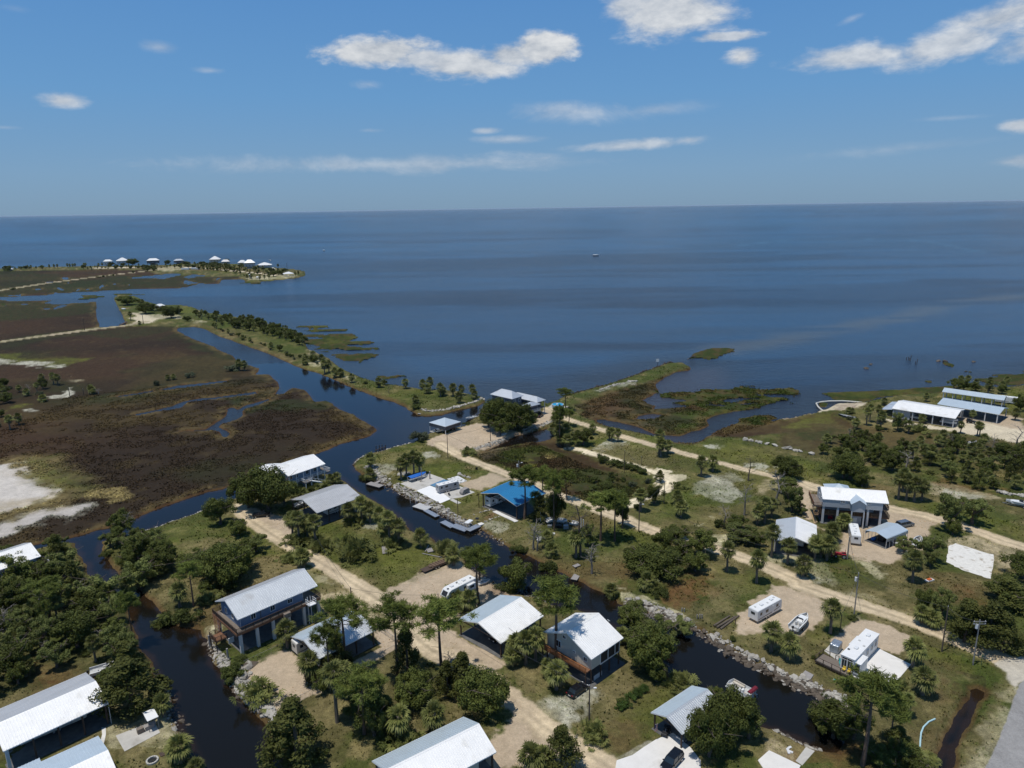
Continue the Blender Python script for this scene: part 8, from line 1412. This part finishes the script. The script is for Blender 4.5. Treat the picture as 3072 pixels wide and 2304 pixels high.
# --- 21 the three long shelters on the right
def long_shelter(label, A, B, C, h, rise, m_, n, grp='long open boat shelters', drop=.0):
 c, ang, L, W, s = frame('P', A, B, C, h); t = thing('boat_shelter', label, 'shelter', c, ang, grp); print('LS', L, W); gable(t, L, W, h, rise, m_, .6)
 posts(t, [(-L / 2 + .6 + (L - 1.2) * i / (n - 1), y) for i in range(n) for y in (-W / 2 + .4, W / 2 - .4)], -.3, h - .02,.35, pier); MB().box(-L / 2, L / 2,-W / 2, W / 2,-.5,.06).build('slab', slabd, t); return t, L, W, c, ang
t, L, W, c, ang = long_shelter('nearest and largest long white boat shelter on the right shore', (998,842),(1582,936),(1625,845), 4.0,1.5, whiteroof, 7); walls(t, -L / 2 + .7,-L / 2 + 7,-W / 2 + .7, W / 2 - .7,0,3.9, wallgrey); landmark('the nearest long boat shelter', c)
MB().slab([(-L / 2 - 4.5,-W / 2 + .5,2.6),(-L / 2,-W / 2 + .5,3.4),(-L / 2, W / 2 - .5,3.4),(-L / 2 - 4.5, W / 2 - .5,2.6)], .06).build('lean_to_roof', galv, t)
t, L, W, c, ang = long_shelter('middle long pale boat shelter on the right shore', (1416,803),(1985,900),(2015,832), 4.0,1.4, paleroof, 6); landmark('the middle long boat shelter', c)
t, L, W, c, ang = long_shelter('farthest long narrow boat shelter on the right shore', (1460,690),(2028,770),(2042,738), 4.2,1.2, paleroof, 7); landmark('the farthest long boat shelter', c)
for k, (a, b_) in enumerate((((1200,945),(1270,955)),((1470,985),(1560,1000)),((1480,965),(1570,975)))): boat(['grey boat stored at the left bay of the nearest long shelter', 'white boat at the right end bay of the nearest long shelter', 'white boat second in the right end bay of the nearest shelter'][k], 'P', a, b_, 2.1,.9, 'skiff', trailer=True, L=6)
rv('white trailer parked at the right end of the farthest long shelter', 'P', (2010,790),(2095,800), 2.5,3.2, rvwhite, 'box', L=9); boat('black airboat hull lying on the grass by the sandy shore', 'P', (640,935),(525,910), 2.2,.7, 'skiff', m=black, L=7.5); car('dark utility vehicle parked between the long boat shelters', 'P', (1695,975),(1745,980), carblack, 3.2,1.6, 'suv', name='utility_vehicle', cat='utility vehicle')
boat('dull white boats lying in the brush beyond the right woods', 'P', (1705,1160),(1810,1150), 1.8,.7, 'skiff', L=6)
# --- floating boom, yellow net, signs at sea, rocks and pilings in the water
def strip(name, label, cat, z, pts, r, m_, h=None, grp=None):
 P = [g(z, *q, WATER if h is None else h) for q in pts]; o = MB().tube([p - P[0] for p in P], r, 7).build(name, m_); o.location = (P[0].x, P[0].y, max((WATER if h is None else h), min(ground_z(p.x, p.y) for p in P)) + r * .5); return tag(o, label, cat, grp)
strip('floating_boom', 'pale boom curving round the little grassy inlet on the right shore', 'boom', 'P', [(770,800),(700,790),(620,783),(540,778),(420,780),(340,788),(302,800),(318,830),(345,855),(372,872)], .35, boom, WATER + .25)
P = [g('I', *q, 1.2) for q in ((1900,555),(1940,535),(1980,500),(2005,470))]; o = MB()
for a_, b_ in zip(P[:-1], P[1:]): o.add([a_ - P[0], b_ - P[0], b_ - P[0] - Vector((0,0,.45)), a_ - P[0] - Vector((0,0,.45))], [(0,1,2,3)])
t = thing('volleyball_net', 'yellow net strung between posts on the bright green grass', 'net', (P[0].x, P[0].y, 0)); o.build('net', yelnet, t); [MB().tube([p - Vector((P[0].x, P[0].y, 1.4)), p - Vector((P[0].x, P[0].y, -.2))], .05,6).build('post', yelnet, t) for p in (P[0], P[-1])]
b = g('O', 890,408, WATER); t = thing('channel_sign', 'small white square sign on a post off the rocky spit', 'sign', (b.x, b.y, WATER)); Hh = top_height(b, 'O', 350); MB().tube([(0,0,-1),(0,0, Hh)], .12,6).build('post', deckdark, t); MB().box(-.9,.9,-.2,-.13, Hh - 1.8, Hh).build('panel', gel, t)
for k, (x, yb, yt) in enumerate(((1130,398,372),(1148,400,368),(1158,402,378),(1168,408,355),(1212,440,408),(1226,438,388))): b = g('P', x, yb, WATER); o = MB().tube([(0,0,-1),(.1,0, top_height(b, 'P', yt))], .16,7).build('old_piling', deckdark); o.location = (b.x, b.y, WATER); tag(o, ['leftmost', 'second', 'third', 'fourth', 'fifth', 'rightmost'][k] + ' of the dark leaning pilings in open water off the right shore', 'piling', 'sea pilings')
for k, (x, yb, yt) in enumerate(((1515,1030,0),(1540,0,0))[:0]): pass
for k, (x, yb, yt) in enumerate(((1520,432,395),(1548,425,390),(1572,418,385),(1600,410,388))): b = g('G', x, yb, WATER); o = MB().tube([(0,0,-1),(.15,0, top_height(b, 'G', yt))], .15,7).build('old_piling', deckdark); o.location = (b.x, b.y, WATER); tag(o, ['leftmost', 'second', 'third', 'rightmost'][k] + ' of the dark ruined dock pilings by the rounded point', 'piling', 'ruined dock pilings')
strip('ruined_dock_beam', 'dark beam joining the ruined dock pilings in the channel', 'beam', 'G', [(1510,438),(1600,405)], .15, deckdark, WATER + .3)
boat('tiny white motorboat far out on the open sea, left of centre', 'T', (697,541),(704,542), 4.0,2.2, 'console', L=12, tarp=gel); boat('tiny white motorboat far out at sea above the channel', 'T', (1284,552),(1291,552), 4.0,2.2, 'console', L=12, tarp=gel); boat('white boat passing close off the far point of land', 'M', (1600,178),(1580,176), 2.6,1.2, 'console', L=8)
# --- riprap banks: every stone big enough to pick apart is a part of its bank
RK = []
for i in range(6):
 R = np.random.default_rng(50 + i); import bmesh
 bm = bmesh.new(); bmesh.ops.create_icosphere(bm, subdivisions=1, radius=.5)
 for v in bm.verts: v.co *= 1 + R.normal() * .16; v.co.z *= .75
 me = bpy.data.meshes.new('stone'); bm.to_mesh(me); bm.free(); RK.append(me)
def rockmesh(i, m_):
 k = 'stone_%d_%s' % (i, m_.name)
 if k not in ROCKS: me = RK[i].copy(); me.name = 'stone'; me.materials.append(m_); ROCKS[k] = me
 return ROCKS[k]
ROCKS = {}
def riprap(label, z, pts, width, nbig, nsmall, size=(.5,1.25), m_=rockm, off=.6, wet=.3, seed=1, name='riprap_bank', cat='rock bank'):
 R = random.Random(seed); P = [g(z, *q, -.5) for q in pts]; c = sum(P, Vector()) / len(P); t = thing(name, label, cat, (c.x, c.y, 0), 0, 'rock banks along the canals' if name == 'riprap_bank' else None); segs = [(a, b) for a, b in zip(P[:-1], P[1:])]; Ls = [(b - a).length for a, b in segs]
 pos = []
 for i in range(nbig + nsmall):
  k = R.choices(range(len(segs)), Ls)[0]; a, b = segs[k]; p = a.lerp(b, R.random()); nrm = Vector((-(b - a).y, (b - a).x, 0)).normalized(); o_ = R.triangular(-width / 2, width / 2) * 1.1; q = p + nrm * (o_ + off); pos.append((q.x, q.y))
 zz, ss, _, _ = survey(np.array(pos)); bigs = 0; mb = MB()
 for i, ((x, y), z_, s_) in enumerate(zip(pos, zz, ss)):
  s = R.uniform(*size) * R.choice((.7,1,1,1.35)) * (.55 if i >= nbig else 1); z2 = max(z_, WATER - .3) + s * .12; wetm = rockd if (z2 < WATER + .35 or R.random() < wet * .4) else m_
  if i < nbig:
   o = link('stone', rockmesh(R.randrange(6), wetm), t, (x - c.x, y - c.y, z2)); o.rotation_euler = (R.uniform(-.4,.4), R.uniform(-.4,.4), R.uniform(0,6.28)); o.scale = (s * R.uniform(.8,1.4), s * R.uniform(.8,1.1), s * R.uniform(.6,1.0))
  else:
   me = RK[R.randrange(6)]; ca_, sa_ = math.cos(i), math.sin(i); mb.add([((v.co.x * ca_ - v.co.y * sa_) * s + x - c.x, (v.co.x * sa_ + v.co.y * ca_) * s + y - c.y, v.co.z * s + z2) for v in me.vertices], [tuple(p.vertices) for p in me.polygons])
 if mb.v: tag(mb.build('small_stones', m_, t), kind='stuff')
riprap('pale limestone bank between the log pile and the canal bend', 'D', [(60,380),(200,400),(430,490),(600,580),(760,660)], 3.6,210,500,(.45,1.1), seed=1, off=-1.2)
riprap('thick pale limestone bank below the gravel lot and park trailer', 'D', [(740,650),(900,760),(1050,840),(1200,905),(1350,985),(1500,1055),(1620,1085)], 3.4,300,650,(.5,1.25), seed=2, off=-1.0); riprap('pale limestone bank below the wooden deck, under the leaning oak', 'E', [(0,985),(80,1040),(180,1075),(300,1130),(420,1200)], 3.2,130,300,(.5,1.1), seed=3, off=-.4)
riprap('pale limestone bank from the rocky point to the floating docks', 'i', [(-350,230),(-250,370),(0,560),(250,640),(450,740),(620,830),(820,950),(1000,1050)], 4.6,300,900,(.5,1.2), seed=4, off=-1.6); riprap('tan rock bank between the barge dock and the dead trees', 'i', [(1000,1060),(1180,1160),(1400,1270),(1600,1370),(1800,1480),(1950,1560)], 3.0,180,450,(.4,1.0), seed=5, off=-1.0)
riprap('rock rim of the rounded point opposite the marsh', 'G', [(1960,318),(1830,378),(1700,405),(1500,462),(1370,512),(1325,560)], 1.6,120,250,(.4,.9), seed=6, off=-.3); riprap('grey boulder bank of the gravel yard beside the blue house', 'B', [(350,890),(310,980),(330,1070),(420,1180),(520,1260),(620,1310)], 3.0,90,160,(.6,1.7), seed=7, off=0.2); riprap('crumbling tan bank below the landing of the blue house', 'B', [(50,690),(110,800),(190,900),(240,1000),(300,1100)], 2.4,70,260,(.4,1.1), seed=8, off=.2)
riprap('pale rock bank curving round the reddish pond', 'H', [(520,440),(620,405),(720,370),(800,340)], 3.0,140,300,(.4,.9), seed=9, off=1.0); riprap('sandy rock dam between the pond and the grey house', 'H', [(930,280),(1000,262),(1080,235),(1190,195)], 3.0,140,250,(.4,.9), seed=10, off=.8); riprap('pale rock edge round the grassy end of the sea strip', 'N', [(1000,925),(1080,935),(1200,925),(1320,895),(1450,860),(1530,820)], 2.6,150,300,(.5,1.1), seed=11, off=.8)
riprap('rock edge below the small grill shed on the first canal', 'A', [(1180,1060),(1230,1240),(1300,1340),(1340,1400)], 3.0,60,160,(.4,1.0), seed=12, off=1.5); riprap('rock toe of the bank behind the white trailer and oak', 'C', [(400,120),(520,215),(620,280),(900,375),(1000,410)], 1.6,60,120,(.4,.9), seed=13, off=.3); riprap('thin rock edge along the lawn beside the marsh canal', 'F', [(1180,1290),(1350,1243),(1500,1190),(1650,1140),(1780,1098)], 1.0,90,150,(.35,.7), seed=14, off=-.3)
riprap('dark oyster-covered rocks lining the sea side of the spit', 'O', [(130,660),(250,625),(330,603),(440,570),(560,535),(700,488),(850,432),(980,385),(1020,380)], 2.4,150,250,(.7,1.6), rockb, off=0, seed=15, name='breakwater_rocks', cat='rocks'); riprap('row of pale boulders across the green shore flat', 'I', [(1270,245),(1360,258),(1460,280),(1540,292),(1620,312),(1700,332),(1780,352),(1850,365),(1920,385),(1990,398)], .6,26,0,(1.2,2.2), off=0, wet=0, seed=16, name='boulder_row', cat='boulders')
riprap('pale rocks on the grassy spit near the lone palm', 'O', [(380,612),(480,580),(560,560),(620,545),(690,535)], 3,40,60,(.6,1.5), off=-2, wet=0, seed=17, name='spit_rocks', cat='rocks'); riprap('rock pile in the bank below the bottom boat ramp slab', 'D', [(1180,1352),(1350,1442),(1450,1492),(1560,1515)], 1.4,50,100,(.4,.8), seed=18, off=0); riprap('pale boulders bordering the right woods and open grass', 'J', [(1930,998),(2030,1015),(2110,1025),(2178,1040)], 1,14,0,(1.2,2.0), off=0, wet=0, seed=19, name='boulder_row', cat='boulders')
riprap('white rock heap round the palms behind the blue-tarped boat', 'i', [(90,400),(180,380),(290,370)], 3,40,60,(.5,1.1), off=0, wet=0, seed=20, name='rock_heap', cat='rocks'); riprap('loose rocks beside the flagstone terrace', 'i', [(1140,385),(1240,430),(1340,455)], 1.2,22,20,(.6,1.1), off=0, wet=0, seed=21, name='rock_heap', cat='rocks'); riprap('pale stones edging the garden path below the blue roof', 'i', [(1400,1105),(1530,1060),(1640,1030),(1700,1020)], .5,16,0,(.4,.7), off=0, wet=0, seed=22, name='path_stones', cat='rocks'); riprap('pale stones edging the near side of the garden path', 'i', [(1600,1230),(1750,1160),(1900,1120)], .5,14,0,(.4,.7), off=0, wet=0, seed=23, name='path_stones', cat='rocks')
for k, (x, y, n_) in enumerate(((805,432,6),(768,470,8),(1440,405,7),(1500,412,12),(1750,408,9))): riprap(['small dark rock cluster showing above the sea, the upper one', 'dark rock cluster in the sea just below the upper one', 'dark rocks at the left tip of the tiny grass islet', 'dark and pale rocks along the tiny grass islet', 'dark rock cluster in the sea nearest the right edge'][k], 'P', [(x - 15, y),(x + 15, y)], 2.5, n_, 0,(1.0,2.0), rockb, off=0, seed=30 + k, name='sea_rocks', cat='rocks')
riprap('dark rocks trailing from the small grass islet off the spit', 'O', [(1150,348),(1200,332),(1240,325)], 2,10,0,(.9,1.7), rockb, off=0, seed=40, name='sea_rocks', cat='rocks')
# --- far point: stilt houses
def far_house(label, z, xc, yb, w, roofy, eavey, wallm, roofm, two=False, name='stilt_house', open_=False):
 b = g(z, xc, yb); s_ = ZOOM[z][2]; dep = (b - Vector((0,0, CAMZ))).dot(FWD); Wm = w * s_ * dep / FOC * .9; He = top_height(b, z, eavey); Hr = top_height(b, z, roofy); ang = math.atan2(b.y, b.x) - math.pi / 2 + rng.uniform(-.25,.25); d = Wm * .75
 t = thing(name, label, 'house', (b.x, b.y + d / 2, ground_z(b.x, b.y)), ang, 'houses on the far point'); hip(t, Wm, d, He, max((Hr - He) * .8,1), roofm, ridge=Wm * rng.choice((.1,.3,.5))); fl = min(3.2, He * .45); x, y = Wm / 2 - .5, d / 2 - .5
 posts(t, [(i, j) for i in (-x, -x / 3, x / 3, x) for j in (-y, y)], -.3, He - .05 if open_ else fl, .35, pier)
 if not open_:
  MB().box(-x, x, -y + 1.2, y, fl, He - .02).build('wall', wallm, t); deckp(t, -x, x, -y - .6,-y + 1.15, fl, deckw, 'porch'); railing(t, [(-x, -y - .6),(x, -y - .6)], fl, trimw, 1,3,0)
  for i in range(3): windowp(t, -x * .6 + x * .6 * i, -y + 1.18, fl + .9,1.2,1.4)
  MB().box(-x * .5, x * .4,-y + 2, y - .5,0, fl).build('ground_floor', wallm, t)
 else: MB().box(-x, x, -y, y, -.3,.1).build('slab', conc, t)
 return t
far_house('small pale-roofed house left of the big white one on the far point', 'L', 1420,262,115,168,195, wallwhite, rvroof); far_house('tall white house with a white pyramid roof on the far point', 'L', 1605,248,165,138,188, wallwhite, rvroof); far_house('wide flat-roofed dark house on the far point', 'L', 2010,245,170,152,185, walldark, rvroof); far_house('dark slate house between trees on the far point', 'M', 365,232,130,160,185, walldark, galv)
far_house('cream house with a steep brilliant white roof on the far point', 'M', 850,225,150,118,170, wallcream, rvroof); far_house('green-grey house with a shed roof on the far point', 'M', 990,230,120,168,200, wallgreen, greyroof); far_house('long low white house right of the steep white roof on the far point', 'M', 1215,265,130,172,212, wallwhite, rvroof); far_house('grey pyramid-roofed tall house on the far point', 'M', 1310,292,160,165,215, wallgrey, galv)
far_house('broad white-roofed house near the tip on the far point', 'M', 1500,285,210,205,245, wallwhite, rvroof); far_house('small white-roofed cottage below the broad one on the far point', 'M', 1610,320,90,275,298, wallwhite, rvroof); far_house('open white-roofed pavilion at the tip on the far point', 'M', 1825,395,150,330,360, walldark, rvroof, open_=True); far_house('tiny white-roofed boathouse by the inlet on the far point', 'M', 1425,430,45,393,405, wallgrey, rvroof, open_=True); far_house('tiny pale house at the left end on the far point', 'L', 135,318,60,285,300, wallwhite, rvroof)
far_house('low white-roofed house among the oaks beyond the far canal', 'K', 1098,530,70,486,503, wallwhite, rvroof); far_house('small grey dock house at the inlet mouth on the far point', 'M', 1330,425,50,362,372, wallgreen, greyroof)
for k, (x, y, w_) in enumerate(((470,305,100),(580,300,60),(630,302,60))): b = g('M', x, y); dep = b.y; o = bevel(MB().box(-1,1,-.45,.45,0,.7).build('parked_trailer', rvwhite), .05); o.location = (b.x, b.y, ground_z(b.x, b.y)); s_ = w_ * .226 * dep / FOC / 2; o.scale = (s_, 4,4); tag(o, ['long white trailer parked on the sand of the far point', 'white camper next to the long trailer on the far point', 'white van right of the camper on the far point'][k], 'trailer')
b = g('K', 855,525); o = bevel(MB().box(-2.5,2.5,-1,1,0,1).build('upturned_boat', rvwhite), .4,3); o.location = (b.x, b.y, ground_z(b.x, b.y)); o.rotation_euler.z = -.6; tag(o, 'white upturned boat on the bank of the far canal', 'boat')
dock('dark dock frame at the near end of the far canal', 'K', (830,632),(895,602), 2.0, deckdark, -.1)
# --- utility poles and wires
PO = {}
for key, z, base, topp, kw in (('e1', 'E', (410,505),(460,175), dict(tx=True, grey=True, label='grey utility pole with a white transformer beside the lone palm')),('e2', 'E', (1078,772),(1130,430), dict(label='dark utility pole on the grass beside the dirt road and cedars')),('e3', 'E', (1315,875),(1365,530), dict(tx=True, grey=True, arms=2, label='grey utility pole with two crossarms at the dirt road corner')),
  ('e0', 'E', (305,620),(320,478), dict(r=.1, light=False, label='short dark service pole behind the park trailer')),('j1', 'J', (578,1592),(592,1390), dict(grey=True, r=.2, label='grey pole beside the red tractor')),('i1', 'I', (220,1142),(213,855), dict(light=True, label='dark pole with a lamp beside the palms on the dirt road')),('i2', 'I', (470,868),(475,648), dict(r=.11, label='thin dark pole at the bend of the sand track')),
  ('i3', 'I', (75,560),(78,335), dict(r=.1, label='thin pole in the shrub line of the sand track')),('i4', 'I', (245,480),(243,400), dict(r=.08, label='short thin pole beside the sand track')),('h1', 'H', (270,500),(258,295), dict(label='dark pole beside the road in front of the boathouse')),('h2', 'H', (638,355),(632,215), dict(label='dark pole on the gravel yard by the big oaks')),('h3', 'H', (885,760),(883,530), dict(grey=True, tx=True, light=True, label='pole with a white lamp beside the brown marsh')),
  ('c1', 'C', (1312,1335),(1305,1030), dict(label='dark service pole beside the black sedan', light=True)),('b1', 'B', (1158,450),(1148,283), dict(label='dark pole at the drive of the pale roofed garage')),('c2', 'C', (166,415),(163,330), dict(r=.11, label='short dark pole in front of the slanted-nose trailer')),('k1', 'K', (484,1132),(470,1062), dict(label='pole beside the sand patch in the brown marsh', r=.2)),('k2', 'K', (578,1110),(570,1070), dict(label='short pole right of the sand patch in the marsh', r=.2)),
  ('k3', 'K', (585,668),(575,585), dict(label='pole on the causeway left of the far canal', r=.25)),('k4', 'K', (992,628),(987,565), dict(label='pole on the pale sand lot beyond the far canal', r=.25)),('m1', 'M', (1820,300),(1815,215), dict(label='tall pole near the tip of the far point', r=.3, arms=1)),('j2', 'J', (718,1440),(722,1330), dict(r=.05, label='thin white flag post at the corner of the metal carport')),('g1', 'G', (885,1110),(880,960), dict(r=.1, label='dark pole among the palms below the large grey shelter'))):
 kw = dict(kw); kw.setdefault('label', 'pole'); PO[key] = upole(z, base, topp, **kw)
def ptop(k, dz=-.2): o = PO[k]; return (o.location.x, o.location.y, o.location.z + o['h_'] + dz)
for a, b_, lb in (('e3', 'e2', 'overhead wire between the crossarm pole and the dark roadside pole'),('e2', 'e1', 'overhead wire between the roadside pole and the grey transformer pole'),('e1', 'i1', 'long overhead wire following the dirt road past the palms'),('e1', 'j1', 'overhead wire from the transformer pole to the tractor pole'),('i1', 'i2', 'overhead wire running to the bend of the sand track'),('i1', 'h3', 'overhead wire along the dirt road toward the marsh lamp pole'),('h3', 'h1', 'overhead wire from the marsh lamp pole toward the boathouse'),('h1', 'h2', 'overhead wire across the gravel yard by the big oaks'),('b1', 'c2', 'low wire across the gravel drive to the slanted-nose trailer'),('b1', 'g1', 'overhead wire over the lawn toward the grey shelter'),('i2', 'i3', 'overhead wire beside the sand track shrubs'),('e1', 'e0', 'service wire from the transformer pole to the park trailer')):
 wire(ptop(a), ptop(b_), lb, .8)
c_, b_ = ptop('c1'), g('C', 700,640,5); wire(c_, (b_.x, b_.y, 6.5), 'service wire from the sedan pole toward the wide carport', .6); b_ = g('C', 150,430,6); wire(c_, (b_.x, b_.y, 7), 'long service wire from the sedan pole across the palms', 1.0)
for o in PO.values():
 if 'h_' in o: del o['h_']
# ------------------------------------------------------------------ plants, and what sets each of them apart
def name_plants():
 rows = place_plants(); ords = ['first', 'second', 'third', 'fourth', 'fifth', 'sixth', 'seventh', 'eighth', 'ninth', 'tenth', 'eleventh', 'twelfth', 'thirteenth', 'fourteenth', 'fifteenth', 'sixteenth', 'seventeenth', 'eighteenth', 'nineteenth', 'twentieth']
 AREAS = [('the bare marsh at the left edge', (100,1250)),('the left-hand woods', (150,1850)),('the first canal', (430,1900)),('the sea strip', (850,1040)),('the end of the sea strip', (1300,1160)),('the right-hand woods', (2750,1420)),('the brown inner marsh', (1700,1420)),('the sand track', (1980,1400)),('the wooded bank lot', (1750,1560)),('the dirt road oaks', (2080,1650)),('the ditch', (2850,2150)),('the asphalt corner', (3020,2000)),('the concrete slab lot', (2900,1690)),('the marsh canal lawn', (560,1600)),('the bottom woods', (1100,2200)),('the green shore flat', (2400,1330)),('the log pile', (2170,1860)),('the far canal', (340,930)),('the far-point pavilion', (860,825)),('the far-point steep white roof', (645,780)),('the far-point pyramid house', (745,795)),('the far-point dark house', (455,785)),('the far-point white pyramid roof', (362,785)),('the far strip', (100,800)),('the oak grove by the far canal', (470,930)),('the far-point inlet', (770,835)),('the big lawn', (1150,1680))]
 lms = [(p, *pr((x, y, 2))) for p, x, y in LANDMARKS] + [(p, a[0], a[1]) for p, a in AREAS]
 grp = {}
 for r in rows:
  t, kind, x, y, h, px, py = r; d = lambda l: math.hypot((l[1] - px),(l[2] - py) * 1.6); l = min(lms, key=d); dx, dy = px - l[1], py - l[2]
  rel = ('left of' if dx < 0 else 'right of') if abs(dx) > abs(dy) * 1.3 else ('behind' if dy < 0 else 'in front of')
  if h > {'palm': 8, 'pine': 16, 'palmetto': 2.6, 'shrub': 2.6, 'gshrub': 2.6, 'hedge': 2.2}.get(kind, 8.5): sz = 'tall'
  elif h < {'palm': 5, 'pine': 12, 'palmetto': 1.9, 'shrub': 1.9, 'gshrub': 1.9, 'hedge': 1.5}.get(kind, 5.5): sz = 'small'
  else: sz = ''
  ph = KINDS[kind][1]
  if sz == 'tall' and ph.startswith(('tall', 'large')): sz = ''
  if sz == 'small' and ph.startswith(('tall', 'large', 'low')): ph = ph.split(' ', 1)[1] if not ph.startswith('low') else ph
  grp.setdefault(((sz + ' ' + ph).strip(), rel, l[0]), []).append(r)
 for (ph, rel, l), rs in grp.items():
  rs.sort(key=lambda r: r[5])
  for i, r in enumerate(rs):
   if len(rs) == 1: r[0]['label'] = '%s %s %s' % (ph, rel, l)
   else:
    pos = 'leftmost' if i == 0 else 'rightmost' if i == len(rs) - 1 else (ords[i] + ' from left' if i < 20 else ords[len(rs) - 1 - i] + ' from right')
    r[0]['label'] = '%s %s %s, %s' % (ph, rel, l, pos)
   if len(r[0]['label'].split()) > 16: r[0]['label'] = r[0]['label'].replace(ph, ' '.join(ph.split()[-2:]))
 print('plants', len(rows))
name_plants()
# ------------------------------------------------------------------ grass, weeds and reeds: more than anyone could count
def tufts(name, zoom, poly, n, cls_ok, h, w, m_, seed, ymax=420, keepwet=False, thr=.45):
 R = np.random.default_rng(seed); pl = path(zoom, poly, h=0) if zoom else np.array(poly); lo, hi = pl.min(0), pl.max(0)
 C = lo + R.random((n * 3,2)) * (hi - lo); C = C[sdf(C, pl) < 0]; C = C[fbm(C, 7,4, seed) > thr][:n]
 z, s, pt, mm = survey(C); cc, cl = cover_colour(C, s, pt, mm); ok = np.isin(cl, cls_ok) & ((s > .6) | (pt > .2)); 
 for kp in KEEPOUT: ok &= sdf(C, kp, 3) > .15
 C, z = C[ok], z[ok]; k = len(C)
 if not k: return
 V = []; F = []
 for j in range(3):
  a = R.random(k) * 6.283; d = np.stack([np.cos(a), np.sin(a)], 1); hh = h * (.5 + R.random(k)); ww = w * (.6 + .8 * R.random(k)); o = C + R.normal(size=(k, 2)) * w * .5
  b0 = np.concatenate([o - d * ww[:, None], z[:, None] - .03], 1); b1 = np.concatenate([o + d * ww[:, None], z[:, None] - .03], 1); tp = np.concatenate([o + R.normal(size=(k, 2)) * w * .7,(z + hh)[:, None]], 1); V.append(np.stack([b0, b1, tp], 1).reshape(-1,3))
 V = np.concatenate(V); me = quick_mesh(name, V, np.arange(len(V)).reshape(-1,3), GMAT); cc = np.clip(cc[ok] * (m_[0] + m_[1] * R.random((k, 1))) * np.array(m_[2]), 0,.9); q = np.ones((k, 4)); q[:, :3] = cc; ca = me.color_attributes.new('cover', 'FLOAT_COLOR', 'POINT'); ca.data.foreach_set('color', np.tile(np.repeat(q, 3,0),(3,1)).astype(np.float32).ravel()); tag(link(name, me), kind='stuff'); print(name, k)
gm1 = (.8,1.1,(.95,1.05,.85)); gm2 = (.9,1.2,(1.05,1,.85)); rm1 = (1.2,1.8,(1,1,.95)); rm2 = (.9,1.2,(1,1.0,.9))
NEAR = [(-130,95),(130,95),(330,400),(-330,400)]
tufts('grass_tufts', None, NEAR, 90000, [2], .22,.12, gm1,71, thr=.48)
tufts('dry_weeds', None, NEAR, 40000, [2,4], .18,.10, gm2,72, thr=.57)
tufts('tall_weeds', None, NEAR, 26000, [2], .42,.2, gm1,73, thr=.58)
tufts('marsh_reeds', 'F', [(-200,1500),(650,1370),(1200,1200),(1900,950),(2400,760),(3200,520),(3300,380),(2200,-50),(600,100),(-200,500)], 26000, [1], .26,.25, rm1,74, thr=.45)
tufts('shore_reeds', 'O', [(150,640),(1200,360),(2250,560),(2250,760),(1200,1060),(300,900)], 22000, [1], .28,.3, rm2,75, thr=.42)
tufts('bank_reeds', 'H', [(480,480),(1000,360),(2050,800),(1500,880)], 16000, [1,2], .4,.3, rm1,76, thr=.42)
# haze: the air over the gulf
hz = MB().box(-150000,150000,-3000,150000,-6.5,96.0).mesh('haze', bpy.data.materials.new('haze_air')); hm = hz.materials[0]; hm.use_nodes = True; hm.node_tree.nodes.clear()
hv = hm.node_tree.nodes.new('ShaderNodeVolumePrincipled'); hv.inputs['Density'].default_value = 9e-6; hv.inputs['Color'].default_value = (.72,.86,1,1); hv.inputs['Anisotropy'].default_value = 0
hq = hm.node_tree.nodes.new('ShaderNodeOutputMaterial'); hm.node_tree.links.new(hv.outputs[0], hq.inputs['Volume']); tag(link('haze', hz), kind='stuff')
